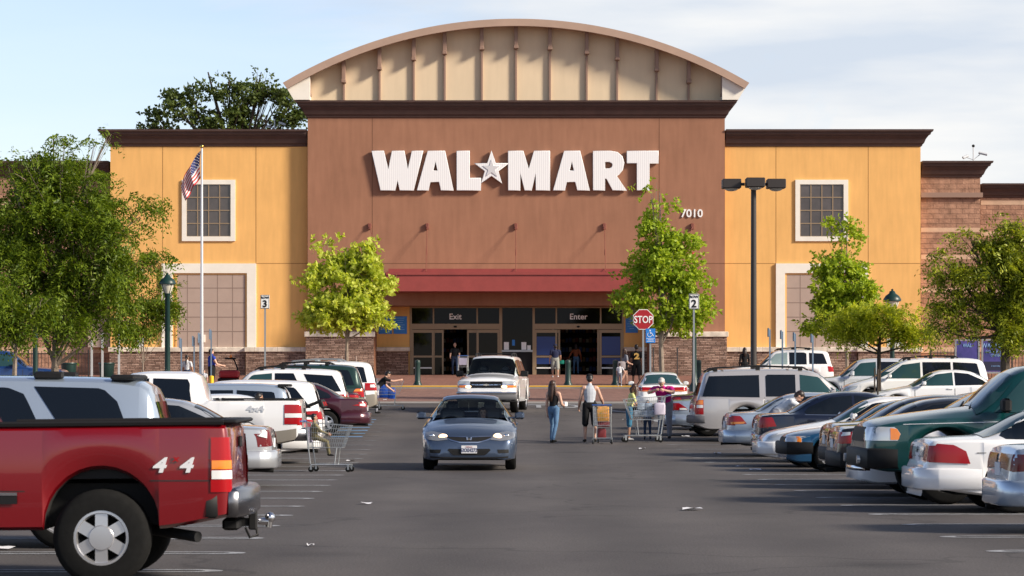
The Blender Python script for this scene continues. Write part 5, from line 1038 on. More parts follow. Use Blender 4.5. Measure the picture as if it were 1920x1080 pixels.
M_LF3 = leaf_mat('leaf_fresh', (.20, .31, .012), (.48, .58, .06), .48); M_LF4 = leaf_mat('leaf_oak_dark', (.05, .08, .015), (.13, .17, .04), .3)
M_LF5 = leaf_mat('leaf_yellow_green', (.22, .30, .012), (.60, .62, .05), .48); M_LF6 = leaf_mat('leaf_deep', (.075, .12, .010), (.48, .52, .045), .42)
M_BARK = mat('bark_grey_brown', (.24, .19, .15), .9, var=.3, vscale=8, bump=.5, bscale=30); M_BARKD = mat('bark_dark', (.06, .045, .035), .95, var=.3, vscale=8)
rng = np.random.default_rng(11)
def quads(name, V, m, parent):
    n = len(V); me = bpy.data.meshes.new(name); me.vertices.add(n*4); me.vertices.foreach_set('co', V.reshape(-1).astype(np.float32)); me.loops.add(n*4); me.loops.foreach_set('vertex_index', np.arange(n*4, dtype=np.int32))
    me.polygons.add(n); me.polygons.foreach_set('loop_start', np.arange(0, n*4, 4, dtype=np.int32)); me.update(calc_edges=True); me.validate(); me.materials.append(m)
    return link(name, me, parent)
def foliage(C, nfr, k, ll, lw, fl, droop, up=0.):
    """nfr fronds, each k leaflets along a bent twig; C: centres (n,3), outward dirs (n,3)"""
    P, D = C; FN = rng.normal(0, 1, D.shape); FN[:, 2] += 1.2; D = D+rng.normal(0, .55, D.shape); D[:, 2] += up; D /= np.linalg.norm(D, axis=1)[:, None]+1e-9
    out = []
    for i in range(k):
        t = (i+.5)/k; p = P+D*fl*t; p[:, 2] -= droop*t*t*fl
        side = rng.normal(0, 1, D.shape) if k < 7 else np.cross(D, FN)*(1 if i % 2 else -1)+rng.normal(0, .22, D.shape); ld = D*.5+side; ld[:, 2] -= droop*.6; ld /= np.linalg.norm(ld, axis=1)[:, None]
        nrm = rng.normal(0, 1, D.shape) if k < 7 else FN+rng.normal(0, .3, D.shape); nrm[:, 2] += .8; w = np.cross(ld, nrm); w /= np.linalg.norm(w, axis=1)[:, None]+1e-9
        l = ll*rng.uniform(.7, 1.3, (len(P), 1)); ww = lw*rng.uniform(.7, 1.3, (len(P), 1))
        q4 = np.stack([p, p+ld*l*.45+w*ww*.5, p+ld*l, p+ld*l*.45-w*ww*.5], 1); out.append(q4)
    return np.concatenate(out)
def tree(name, label, px, s, blobs, nfr, m, bark=None, k=6, ll=.13, lw=.06, fl=.35, droop=.6, trunk_r=.12, ztop=None, lean=0, forks=None, group='trees around the store', cat='tree', dep=1., hole=.35, up=0., dz=0, clump=26, csz=.42, flat=.6):
    b0 = at(px, s, dz); t = thing(name, label, cat, tuple(b0), 0, group); bark = bark or M_BARK
    B = [(np.array([(bx-px)/s, (rng.uniform(-.5, .5)*.5*dep*rx/s), CAMZ+(723-by)/s-b0.z]), np.array([rx/s, min(rx, 60)*dep/s, ry/s])*.9) for bx, by, rx, ry in blobs]
    vol = np.array([(r[0]*r[1]*r[2])**.85 for _, r in B]); cnt = rng.multinomial(nfr, vol/vol.sum()); Ps = []; Ds = []
    for (c, r), n in zip(B, cnt):
        d = rng.normal(0, 1, (n*3, 3)); d /= np.linalg.norm(d, axis=1)[:, None]; rad = rng.uniform(0, 1, (n*3, 1))**.42
        nc = max(5, int(n/clump)); cd = rng.normal(0, 1, (nc, 3)); cd /= np.linalg.norm(cd, axis=1)[:, None]; cc_ = c+cd*(rng.uniform(.05, 1, (nc, 1))**.45)*r; ci = rng.integers(0, nc, n*3); ls = rng.uniform(.5, 1.5, (nc, 1))*csz
        p = cc_[ci]+d*rad*ls[ci]*np.array([1.25, 1.25, flat]); d = d*.6+(cd[ci])*.6
        # thin out by lumps so that gaps show through
        f = np.sin(p[:, 0]*3.1+c[0]*5)+np.sin(p[:, 1]*3.7+1.3)+np.sin(p[:, 2]*4.3+c[2]*3)+.8*np.sin(p[:, 0]*8.3+p[:, 2]*7.1); order = np.argsort(-f+rng.normal(0, hole*3, len(f)))[:n]
        Ps.append(p[order]); Ds.append(d[order])
    P = np.concatenate(Ps); D = np.concatenate(Ds)
    quads('crown', foliage((P, D), len(P), k, ll, lw, fl, droop, up), m, t)
    top = ztop if ztop is not None else max(c[2] for c, r in B)
    mb = MB(); fz = forks if forks is not None else min(c[2]-r[2]*.6 for c, r in B); fz = max(.4, fz)
    pts = [Vector((0, 0, -.1)), Vector((lean*.4, .02, fz*.5)), Vector((lean, 0, fz))]
    mb.tube(pts, [trunk_r*1.25, trunk_r, trunk_r*.9], 8)
    main = [Vector((lean, 0, fz)), Vector((lean+.05, .05, fz+(top-fz)*.5)), Vector((B[0][0][0]*.4+lean*.6, 0, top))]; mb.tube(main, [trunk_r*.85, trunk_r*.5, trunk_r*.12], 6)
    for c, r in B:
        tz = fz+rng.uniform(.0, .6)*max(0, c[2]-fz-.2); st = Vector((lean, 0, min(tz, top*.9))); en = Vector(c); md = st.lerp(en, .5)+Vector((0, 0, -.08*abs(c[0]))); mb.tube([st, md, en], [trunk_r*.5, trunk_r*.3, trunk_r*.08], 5)
        for _ in range(5):
            e2 = en+Vector(rng.normal(0, .5, 3)*r); a = st.lerp(en, rng.uniform(.4, .95)); mb.tube([a, a.lerp(e2, .5)+Vector((0, 0, .05)), e2], [trunk_r*.16, trunk_r*.09, .006], 4)
    mb.obj('trunk', bark, t); return t
tree('street_tree', 'wide dense feathery green tree filling the left edge, pale multi stemmed trunk', 103, 53, [(95,470,105,120),(40,400,70,80),(120,380,90,70),(200,430,75,70),(180,520,85,70),(60,560,80,60),(250,480,52,52),(262,400,30,36),(110,320,70,38),(60,330,50,32),(20,480,60,90),(285,500,30,30),(215,590,50,38),(150,600,60,40),(180,340,40,24),(120,270,32,16),(175,275,22,16),(70,285,20,12),(200,260,12,14),(15,310,26,22)], 10500, M_LF1, k=8, ll=.15, lw=.06, fl=.42, droop=.9, trunk_r=.15, forks=1.4, dep=1.5, hole=.5)
tree('street_tree', 'second tree at the left edge with forked cream trunk and reddish lower leaves', 24, 55, [(10,600,50,46),(50,610,34,36),(-20,560,50,60),(80,560,30,30)], 1500, M_LF1, k=8, ll=.15, lw=.06, fl=.4, droop=.9, trunk_r=.11, forks=1.1, lean=.05)
tree('street_tree', 'slender young tree left of the green lamp post, thin forked stem', 268, 45, [(262,600,40,36),(300,585,30,24),(235,610,26,26),(285,560,26,22),(320,600,14,10),(250,560,20,22),(310,540,24,16)], 1300, M_LF1, k=7, ll=.15, lw=.06, fl=.4, droop=.7, trunk_r=.04, forks=1.0)
tree('street_tree', 'round bright lime green tree in front of left stone pier beside the exit', 650, 42.5, [(650,560,58,52),(612,575,40,36),(695,570,38,38),(650,505,42,36),(612,500,30,32),(690,510,32,30),(608,462,14,18),(680,475,20,16),(640,600,48,24),(700,600,26,18),(592,540,22,30),(722,545,16,28)], 2500, M_LF2, k=6, ll=.22, lw=.15, fl=.3, droop=.2, trunk_r=.09, forks=1.7, hole=.5, up=.5)
tree('street_tree', 'tall airy green tree in front of the stop sign, right of the entrance', 1242, 49.4, [(1232,400,24,40),(1234,456,34,38),(1262,500,52,40),(1236,545,56,36),(1176,560,30,16),(1275,570,42,36),(1210,505,42,22),(1222,360,10,18),(1300,520,24,30),(1170,565,22,14),(1268,606,40,18),(1232,602,30,14),(1285,455,24,26)], 2500, M_LF3, k=6, ll=.16, lw=.11, fl=.28, droop=.2, trunk_r=.10, forks=2.0, lean=-.05, hole=.6)
tree('street_tree', 'narrow upright green tree below the right upper window', 1588, 43, [(1583,440,22,30),(1578,490,40,38),(1585,540,50,40),(1580,590,58,36),(1560,560,34,36),(1620,580,28,32),(1574,415,8,14),(1545,610,28,18)], 2200, M_LF3, k=6, ll=.18, lw=.12, fl=.28, droop=.2, trunk_r=.08, forks=1.7, hole=.6)
tree('street_tree', 'low spreading yellow green tree with dark vase shaped trunk above the white minivan', 1648, 56, [(1640,600,52,24),(1600,615,44,18),(1690,605,46,24),(1720,618,30,16),(1575,600,30,12),(1645,586,34,12),(1590,635,22,8),(1740,625,14,12)], 1700, M_LF5, k=8, ll=.14, lw=.05, fl=.36, droop=.6, trunk_r=.075, forks=1.9, bark=M_BARKD, hole=.4, flat=.4)
tree('street_tree', 'large layered dark and yellow green tree at the right edge behind the banners', 1885, 58, [(1880,520,90,44),(1840,470,60,26),(1900,450,50,30),(1790,510,40,16),(1765,485,26,10),(1830,580,70,34),(1890,600,70,34),(1790,590,30,22),(1905,420,24,16),(1950,520,60,90),(1760,620,22,10),(1820,445,24,10),(1775,545,24,10)], 4800, M_LF6, k=8, ll=.16, lw=.055, fl=.42, droop=.7, trunk_r=.15, forks=2.6, bark=M_BARKD, hole=.3, flat=.33)
tree('oak_tree', 'dark oak rising above the roof behind the left yellow wall', 430, 28.5, [(330,200,42,28),(360,180,30,26),(300,225,34,18),(440,190,34,34),(470,170,30,26),(430,150,26,14),(495,160,20,22),(520,200,40,38),(545,215,32,34),(465,225,50,24),(395,225,50,22),(285,235,16,12),(490,135,10,8),(555,185,16,14)], 1900, M_LF4, k=5, ll=.26, lw=.17, fl=.35, droop=.1, trunk_r=.4, forks=9, bark=M_BARKD, hole=.6, csz=.62, clump=24, group=None, dz=-.0)
# ---------------------------------------------------------------- lamps, poles, signs
def lathe_t(t, name, prof, m, n=16):
    mb = MB(); mb.lathe(prof, n); return mb.obj(name, m, t, ang=50)
def green_lamp(px, s, pytop, label, k=1.):
    b = at(px, s); H = CAMZ+(723-pytop)/s-b.z; t = thing('street_lamp', label, 'street lamp', tuple(b), group='green lamp posts')
    lathe_t(t, 'post', [(.22, -.05), (.22, .25), (.13, .4), (.10, .9), (.085, H-1.05*k), (.11, H-1.0*k), (.06, H-.93*k)], M_GRN)
    lathe_t(t, 'lamp_glass', [(.11*k, H-.95*k), (.26*k, H-.62*k), (.29*k, H-.50*k)], M_LAMPG)
    mb = MB(); mb.lathe([(.13*k, H-.98*k), (.15*k, H-.93*k), (.12*k, H-.9*k)], 16)
    for i in range(4):
        a = i*math.pi/2+.78; mb.tube([(.12*k*math.cos(a), .12*k*math.sin(a), H-.95*k), (.3*k*math.cos(a), .3*k*math.sin(a), H-.5*k)], .015, 4)
    mb.obj('cage', M_GRN, t)
    lathe_t(t, 'cap', [(.36*k, H-.52*k), (.37*k, H-.44*k), (.28*k, H-.30*k), (.14*k, H-.2*k), (.11*k, H-.12*k), (.04*k, H-.08*k), (.05*k, H-.04*k), (0, H)], M_GRN, 20)
green_lamp(314, 55, 511, 'green lamp post with glass bowl in front of left blind bay, beside the flagpole', .78)
green_lamp(66, 50, 470, 'thick green lamp post whose head is hidden in the big left tree')
green_lamp(1302, 44, 543, 'green lamp post behind the ROW 2 sign', .8)
green_lamp(1673, 46, 541, 'green lamp post rising behind the spreading tree on the right')
b = at(1413, 58); t = thing('parking_lot_light', 'tall dark pole with three box floodlight heads on the right', 'light pole', tuple(b)); H = CAMZ+(723-342)/58-b.z
mb = MB(); mb.cyl((0, 0, 0), (0, 0, .7), .3, n=16); mb.obj('footing', M_CONC, t)
mb = MB(); mb.cyl((0, 0, .7), (0, 0, H), .105, .085, n=14); mb.obj('pole', M_BRONZE, t)
for x, y in ((-.72, 0), (.72, 0), (0, -.55)):
    mb = MB(); mb.bbox(x-.30, x+.30, y-.32, y+.32, H-.20, H+.10, .02); mb.cyl((x*.4, y*.4, H-.06), (x*.75, y*.75, H-.06), .05, n=8); hd = mb.obj('lamp_head', M_BRONZE, t)
    mb = MB(); mb.ell((x, y, H-.20), (.22, .22, .09)); mb.obj('lens', mat('flood_lens', (.45, .42, .38), .2), hd)
mb = MB(); mb.bbox(-.2, .2, -.2, .2, H-.14, H+.14, .03); mb.obj('mount', M_BRONZE, t)
# flagpole and flag
b = at(378.5, 41); H = CAMZ+(723-278)/41-b.z; t = thing('flagpole', 'tall white flagpole with gold ball in front of the left yellow wall', 'flagpole', tuple(b))
mb = MB(); mb.cyl((0, 0, 0), (0, 0, H), .085, .045, n=12); mb.obj('pole', M_POLEW, t)
mb = MB(); mb.ell((0, 0, H+.08), (.09, .09, .09)); mb.obj('finial', mat('gold', (.6, .4, .1), .3, metal=1), t)
def flag():
    M = [mat('flag_red', (.45, .02, .03), .8), mat('flag_white', (.72, .68, .66), .8), mat('flag_blue', (.025, .035, .14), .8)]
    mb = MB(); nu, nv = 30, 26; V = []
    def pos(u, v):
        fold = math.sin(u*9+v*2)*.10*min(1, u*3)
        return (-.05-.92*u**.8*(1-.25*v)-.05*math.sin(v*3), fold+.1*u*math.sin(u*14), b.z*0+H-.12-1.25*v-1.5*u*(1-.28*v)+.04*math.sin(u*11+v*3))
    for i in range(nv+1):
        for j in range(nu+1): V.append(pos(j/nu, i/nv))
    mb.v = V
    for i in range(nv):
        for j in range(nu):
            mb.f.append([i*(nu+1)+j, i*(nu+1)+j+1, (i+1)*(nu+1)+j+1, (i+1)*(nu+1)+j]); st = i//2
            mb.m.append(2 if j < nu*.4 and st < 7 else (0 if st % 2 == 0 else 1))
    o = mb.obj('flag', M, None, fix=False); o.location = b; tag(o, 'limp stars and stripes flag hanging from the flagpole', 'flag')
    q_ = MB()
    for r_ in range(5):
        for c_ in range(6):
            for e_ in (-.012, .012):
                p = Vector(pos(.4*(c_+.5)/6, (7*2/26)*(r_+.5)/5)); q_.ell((p.x, p.y+e_, p.z), (.018, .006, .022), 4)
    q_.obj('stars', M[1], o)
flag()
def sign_plate(t, w, z0, z1, m, border=None, y=-.04):
    mb = MB(); mb.bbox(-w/2, w/2, y-.012, y, z0, z1, .005); p = mb.obj('sign_face', m, t); return p
def row_sign(px, s, pyt, num, label, word=True):
    b = at(px, s); H = CAMZ+(723-pyt)/s-b.z; t = thing('row_sign', label, 'sign', tuple(b)); mb = MB(); mb.box(-.03, .03, -.03, .03, 0, H); mb.obj('post', M_STEEL, t)
    p = sign_plate(t, .34, H-.52, H, M_WHITE); text('numeral', num, .26, M_BLACK, (0, -.055, H-.33), p, bold=.03)
    mb = MB(); mb.box(-.155, .155, -.056, -.054, H-.51, H-.495); mb.box(-.155, .155, -.056, -.054, H-.025, H-.01); mb.box(-.16, -.145, -.0558, -.0538, H-.51, H-.01); mb.box(.145, .16, -.0558, -.0538, H-.51, H-.01); mb.obj('border_line', M_BLACK, p)
    if word: text('row_word', 'ROW', .09, M_BLACK, (0, -.055, H-.10), p, bold=.02)
row_sign(497, 50, 553, '3', 'white ROW 3 sign on a post before the yellow wall, left of the entrance')
row_sign(1301, 55, 551, '2', 'white ROW 2 sign before the airy tree right of the entrance')
b = at(1206, 50); H = CAMZ+(723-580)/50-b.z; t = thing('stop_sign', 'red octagonal STOP sign at the tree right of the entrance', 'stop sign', tuple(b)); mb = MB(); mb.box(-.035, .035, -.03, .03, 0, H-.2); mb.obj('post', M_STEEL, t)
oc = lambda r, z: [(r*math.cos(math.pi/8+i*math.pi/4), z+r*math.sin(math.pi/8+i*math.pi/4)) for i in range(8)]
mb = MB(); mb.prism(oc(.41, H-.38), -.045, -.03); p = mb.obj('sign_border', M_WHITE, t, smooth=False); mb = MB(); mb.prism(oc(.385, H-.38), -.05, -.045); p2 = mb.obj('sign_face', M_STOPR, p, smooth=False); text('stop_word', 'STOP', .27, M_WHITE, (0, -.054, H-.38), p, bold=.015, sx=.78)
b = at(1219.5, 54); H = CAMZ+(723-616)/54-b.z; t = thing('accessible_parking_sign', 'blue accessible parking sign with white wheelchair symbol beside the stop sign', 'sign', tuple(b)); mb = MB(); mb.box(-.03, .03, -.03, .03, 0, H-.05); mb.obj('post', M_STEEL, t)
p = sign_plate(t, .33, H-.5, H, M_BLUE, y=-.05)
mb = MB(); z = H-.17
mb.ell((-.02, -.066, z+.10), (.024, .006, .024), 8); mb.tube([(-.02, -.066, z+.07), (-.01, -.066, z-.01), (.06, -.066, z-.01), (.09, -.066, z-.09), (.115, -.066, z-.08)], .012, 4); mb.tube([(-.015, -.066, z+.035), (.045, -.066, z+.03)], .01, 4)
mb.tube([(-.03+.075*math.cos(a), -.066, z-.045+.075*math.sin(a)) for a in np.linspace(2.2, 6.1, 12)], .010, 4); mb.obj('wheelchair_symbol', M_WHITE, p)
mb = MB(); mb.box(-.15, .15, -.066, -.062, H-.35, H-.34); mb.box(-.09, .1, -.066, -.062, H-.40, H-.385); mb.box(-.12, .12, -.066, -.062, H-.45, H-.435); mb.obj('printed_line', M_WHITE, p)
def bollard(px, s, label):
    b = at(px, s, .12 if F/s > 127.9 else 0); t = thing('bollard', label, 'bollard', tuple(b), group='green bollards at the store front')
    lathe_t(t, 'post', [(.20, 0), (.20, .05), (.155, .12), (.13, .2), (.12, .95), (.13, 1.0), (.125, 1.06), (.115, 1.12), (0, 1.15)], M_GRN)
for px, l in ((783, 'green bollard before the exit doors'), (1065, 'green bollard right of the man in shorts'), (1154, 'green bollard nearest the walking couple'), (1310, 'green bollard behind the ROW 2 post')): bollard(px, 41.9, l)
def thin_post(px, s, pyt, label, m=M_POST, w=.035, plate=.9, y0=0):
    b = at(px, s); H = CAMZ+(723-pyt)/s-b.z; t = thing('sign_post', label, 'sign post', tuple(b), group='edge on sign posts'); mb = MB(); mb.box(-w/2, w/2, -.03, .03, 0, H-.05); mb.obj('post', m, t)
    if plate: mb = MB(); mb.bbox(-w/2-.05, -w/2-.005, -.16, .16, H-plate, H, .01); mb.obj('sign_face', M_POST if m is M_POST else m, t)
for px, py, l in ((1443.5, 615, 'blue grey post just right of the tall light pole, tallest of four'), (1467, 619, 'second blue grey post from the light pole'), (1491, 623, 'third blue grey post from the light pole'), (1524, 626, 'blue grey post farthest from the light pole')): thin_post(px, 52, py, l, w=.055, plate=.32)
for px, py, l in ((340, 633, 'blue grey post nearest the green lamp, left of the woman with a ponytail'), (364, 630, 'blue grey post left of the flagpole'), (375, 624, 'blue grey post touching the flagpole'), (396, 617, 'blue grey post with blue top in a yellow base')): thin_post(px, 46, py, l, w=.05, plate=.42)
b = at(396.5, 46); mb = MB(); mb.cyl((b.x, b.y, b.z), (b.x, b.y, CAMZ+(723-706)/46), .095, n=14); mb.ell((b.x, b.y, CAMZ+(723-706)/46), (.094, .094, .04)); tag(mb.obj('post_base', mat('yellow_bollard_paint', (.80, .50, .02), .5)), 'yellow bollard sleeve under the thin blue topped post', 'bollard')
for px, py, l in ((172, 636, 'white post left of the green bins'), (192, 621, 'white post between the green bins'), (223, 618, 'white post right of the green bins')): thin_post(px, 50, py, l, m=M_POLEW, w=.075, plate=0)
for px, py, s, l in ((1165+60, 652, 50, 'thin black stake left of the airy tree trunk'), (1270, 652, 50, 'thin black stake right of the airy tree trunk')):
    b = at(px, s); H = CAMZ+(723-py)/s-b.z; mb = MB(); mb.cyl((b.x, b.y, b.z), (b.x, b.y, b.z+H-.3), .022, n=6); mb.cyl((b.x, b.y, b.z+H-.3), (b.x, b.y, b.z+H), .03, n=6); tag(mb.obj('tree_stake', M_BRONZE), l, 'stake')
for px, py, s, l in ((1640, 690, 58, 'thin stake left of the spreading tree trunk'), (1646, 692, 60, 'thin stake touching the spreading tree trunk'), (641, 668, 44, 'tan stake left of lime tree trunk'), (668, 668, 44, 'tan stake right of lime tree trunk')):
    b = at(px, s); H = CAMZ+(723-py)/s-b.z; mb = MB(); mb.cyl((b.x, b.y, b.z), (b.x, b.y, b.z+H), .025, n=6); tag(mb.obj('tree_stake', M_BARKD if s > 50 else M_PANEL), l, 'stake')
# banners
def banner(pxl, pxr, s, pyt, pyb, label, rows, yaw=0):
    b = at((pxl+pxr)/2, s); w = (pxr-pxl)/s; H = CAMZ+(723-pyt)/s-b.z; Hb = CAMZ+(723-pyb)/s-b.z; t = thing('banner_stand', label, 'banner', tuple(b), R(yaw)); 
    mb = MB(); mb.box(-w/2-.05, -w/2, -.03, .03, 0, H); mb.box(w/2, w/2+.05, -.03, .03, 0, H); mb.box(-w/2, w/2, -.025, .025, Hb-.06, Hb-.01); mb.box(-w/2, w/2, -.025, .025, H-.05, H); mb.obj('frame', M_STEEL, t)
    mb = MB(); mb.box(-w/2+.01, w/2-.01, -.012, .0, Hb, H-.06); p = mb.obj('panel', mat('banner_blue', (.035, .05, .22), .5, var=.4, vscale=1.5, col2=(.07, .05, .24)), t)
    mb = MB(); mb.box(-w/2+.03, w/2-.03, -.0145, -.0125, Hb+.04, Hb+.36); mb.obj('panel_band', mat('banner_dark', (.02, .02, .05), .5), p)
    for txt, h, z in rows: text('banner_word', txt, h, mat('banner_print', (.25, .42, .72), .5), (0, -.017, H-z), p, bold=.01, sx=.8)
banner(1793, 1834, 53, 636, 697, 'narrow blue banner with pale print, left of the pair, low under tree branches', [('WAL', .13, .22), ('Please Return', .075, .92), ('carts here', .05, 1.02)])
banner(1843, 1890, 53, 636, 697, 'wider blue WAL-MART DIGITAL PHOTO CENTER banner at the right', [('WAL\u2605MART'.replace('\u2605', '*'), .17, .22), ('DIGITAL PHOTO', .085, .45), ('CENTER', .085, .57), ('in store today', .05, .95)])
# fences, bins
def fence(px0, px1, Y, pyt, label):
    a = (px0-960)*Y/F; b = (px1-960)*Y/F; z0 = gz(Y); z1 = CAMZ+(723-pyt)*Y/F; t = thing('iron_fence', label, 'fence', ((a+b)/2, Y, z0)); w = (b-a)/2; h = z1-z0
    mb = MB(); n = int(2*w/.16)
    for i in range(n+1): x = -w+2*w*i/n; mb.box(x-.012, x+.012, -.012, .012, .1, h)
    mb.obj('pickets', M_BRONZE, t, smooth=False); mb = MB(); mb.box(-w, w, -.02, .02, .2, .24); mb.box(-w, w, -.02, .02, h-.16, h-.12); mb.obj('rails', M_BRONZE, t, smooth=False)
    k = max(1, int(w*2/2.6))
    for i in range(k+1): mb = MB(); x = -w+2*w*i/k; mb.box(x-.035, x+.035, -.035, .035, 0, h+.06); mb.obj('post', M_BRONZE, t, smooth=False)
fence(-60, 166, 138, 658, 'dark iron picket fence behind the big left tree'); fence(1745, 2050, 138, 655, 'dark iron picket fence at the right edge behind the banners')
def bin_(px, s, w, pyt, label):
    b = at(px, s, .12); t = thing('litter_bin', label, 'bin', tuple(b), group='green bins'); H = CAMZ+(723-pyt)/s-b.z
    lathe_t(t, 'container', [(w*.36, 0), (w*.40, .05), (w*.48, H-.08)], M_GRN, 8); lathe_t(t, 'rim', [(w*.5, H-.09), (w*.52, H-.04), (w*.5, H), (w*.44, H), (w*.43, H-.1)], M_GRN, 8)
bin_(129, 41, .75, 680, 'green bin nearer the big tree trunk'); bin_(200, 41, .75, 680, 'green bin against the stone base'); 
# litter on the asphalt
M_PAPER = mat('paper_scrap', (.7, .7, .74), .8)
for i, (px, py, w) in enumerate(((1292, 957, .16), (683, 946, .10), (1170, 812, .09), (1283, 826, .14), (1203, 837, .1), (1412, 882, .14), (1384, 876, .1), (3, 1031, .12), (578, 1025, .05), (1343, 842, .12), (720, 795, .08), (655, 851, .12))):
    s = (py-723)/1.65; 
    if s < 92: s = s*1.12
    e = at(px, s); mb = MB(); mb.grid([[(e.x+(u-1)*w/2+random.uniform(-.02, .02), e.y+(v-1)*w*.5, e.z+.01+random.uniform(0, .03)) for u in range(4)] for v in range(4)]); o = mb.obj('paper_scrap', M_PAPER, fix=False)
    tag(o, ['crumpled paper lying in open aisle right of centre', 'small paper scrap left of the blue sedan path', 'scrap near the long trolley', 'paper flat beside the pewter SUV', 'scrap below the long trolley', 'paper scrap before the blue compact', 'small scrap before the white rounded sedan', 'white scrap at the left edge under the red pickup', 'tiny scrap in front of the hitch', 'scrap left of the open door sedan', 'tiny scrap near the far trolley with blue bags', 'paper scrap beside trolley with the boy'][i], 'litter', 'litter on the asphalt')
# ---------------------------------------------------------------- shopping trolleys
def make_cart():
    t = thing('shopping_cart', 'trolley', 'shopping cart'); r = .0055
    # +x is the nose, handle at -x ; basket z .48-1.0
    def ring(z, k): x0, x1, w0, w1 = -.36-.02*k, .34+.16*k, .22+.03*k, .17+.035*k; return [(x0, -w0, z), (x1, -w1, z), (x1, w1, z), (x0, w0, z)]
    lo, hi = ring(.50, 0), ring(.98, 1); hi = [(x, y, z+(.04 if x < 0 else -.03)) for x, y, z in hi]
    mb = MB()
    L_ = lambda a, b, t_: tuple(Vector(a).lerp(Vector(b), t_))
    for k in range(4):
        a0, a1, b0, b1 = lo[k], lo[(k+1) % 4], hi[k], hi[(k+1) % 4]; n = (18, 9, 18, 9)[k]
        for i in range(n+1): mb.tube([L_(a0, a1, i/n), L_(b0, b1, i/n)], r*.55, 4)
        for f in (.0, .2, .4, .62, .82, 1.): mb.tube([L_(a0, b0, f), L_(a1, b1, f)], r*(1.3 if f in (0., 1.) else .8), 4)
    for i in range(9): mb.tube([L_(lo[0], lo[3], i/8), L_(lo[1], lo[2], i/8)], r*.6, 4)
    mb.obj('basket', M_STEEL, t)
    mb = MB()
    for s_ in (-1, 1):
        mb.tube([(-.50, s_*.25, 1.04), (-.38, s_*.24, 1.0), (-.34, s_*.23, .50), (-.30, s_*.24, .20), (-.28, s_*.25, .15), (.50, s_*.17, .15)], .013, 6)
        mb.tube([(.24, s_*.18, .50), (.20, s_*.20, .15)], .010, 6); mb.tube([(-.1, s_*.2, .5), (.24, s_*.18, .50)], .010, 6)
    for x in (-.28, 0, .2, .48): mb.tube([(x, -.24+.07*(x > .4), .155), (x, .24-.07*(x > .4), .155)], .010, 5)
    mb.obj('frame', M_STEEL, t)
    mb = MB(); mb.cyl((-.50, -.26, 1.04), (-.50, .26, 1.04), .017, n=8); mb.obj('handle', mat('blue_handle', (.03, .1, .35), .4), t)
    mb = MB(); mb.bbox(-.355, -.34, -.2, .2, .60, .93, .004); mb.obj('child_seat_flap', mat('seat_flap', (.45, .42, .55), .5), t)
    for x, w in ((-.28, .25), (.48, .17)):
        for s_ in (-1, 1):
            mb = MB(); mb.cyl((x, s_*w-.015, .058), (x, s_*w+.015, .058), .058, n=12); wz = mb.obj('caster', M_RUB, t)
            mb = MB(); mb.box(x-.02, x+.02, s_*w-.024, s_*w-.017, .05, .15); mb.box(x-.02, x+.02, s_*w+.017, s_*w+.024, .05, .15); mb.obj('fork', M_STEEL, wz)
    return t
CART0 = make_cart(); CART_USED = []
def cart(px, s, yaw, label, **k):
    c = CART0 if not CART_USED else copy_tree(CART0); CART_USED.append(c); e = at(px, s, k.get('dz', 0)); c.location = e; c.rotation_euler = (0, 0, R(yaw)); c['label'] = label; c['group'] = 'shopping trolleys'; sc = k.get('sc', 1.06); c.scale = (sc,)*3; return c
cart(613, 98, -8, 'wire trolley by the white pickup, boy in olive in its seat', sc=.93)
cart(728, 54.5, 0, 'wire trolley holding bright blue bags at the far left row')
cart(1131, 74, 84, 'trolley with yellow and red groceries pushed by the man in grey tank top', sc=.95)
cart(1212, 73, 185, 'long wire trolley packed with bottled water packs', sc=1.16)
cart(868, 37.2, -90, 'trolley inside the exit doorway', dz=.12)
for ch_ in list(CART_USED[2].children):
    if ch_.name.startswith('child_seat_flap'): bpy.data.objects.remove(ch_)
def bag(px, py, s, r, m, label, name='shopping_bag', cat='bag', dy=0):
    X = (px-960)/s; Z = CAMZ+(723-py)/s; Y = F/s+dy; mb = MB(); w, d, h = r
    rows = []
    for zz, k in ((0, .92), (.08, 1.), (.8, 1.), (.95, .9), (1, .7)):
        rows.append([(X+w/2*k*math.copysign(abs(math.cos(a))**.3, math.cos(a))+random.uniform(-.01, .01), Y+d/2*k*math.copysign(abs(math.sin(a))**.3, math.sin(a)), Z-h/2+h*zz+random.uniform(-.01, .01)) for a in np.linspace(0, 2*math.pi, 13)[:-1]])
    rows = [r_+[r_[0]] for r_ in rows]; mb.grid(rows); mb.add(rows[-1][:-1], [tuple(range(12))]); mb.add(rows[0][:-1], [tuple(range(11, -1, -1))]); o = mb.obj(name, m); tag(o, label, cat); return o
M_BAG = mat('bag_blue', (.01, .10, .55), .5); M_YG = mat('yellow_packaging', (.7, .5, .05), .5, var=.6, vscale=9, col2=(.5, .2, .05)); M_RG = mat('red_packaging', (.16, .02, .025), .5); M_WB = mat('water_bottles', (.35, .42, .5), .2, var=.5, vscale=14)
bag(720, 733, 54.5, (.34, .3, .46), M_BAG, 'bright blue bag, left one in the far trolley'); bag(734, 737, 54.5, (.28, .3, .38), M_BAG, 'bright blue bag, right one in the far trolley'); bag(727, 722, 54.5, (.2, .2, .12), M_BLACK, 'black bag on top of the blue bags')
bag(1130, 776, 73.5, (.34, .5, .38), M_YG, 'yellow packets stacked in the tank top man trolley', 'grocery_pack', 'groceries'); bag(1131, 794, 73.5, (.32, .5, .16), M_RG, 'red packets at the bottom of the same trolley', 'grocery_pack', 'groceries', .05); bag(1128, 812, 73.5, (.22, .3, .24), M_RG, 'dark red case on the lower rack of the tank top man trolley', 'grocery_pack', 'groceries')
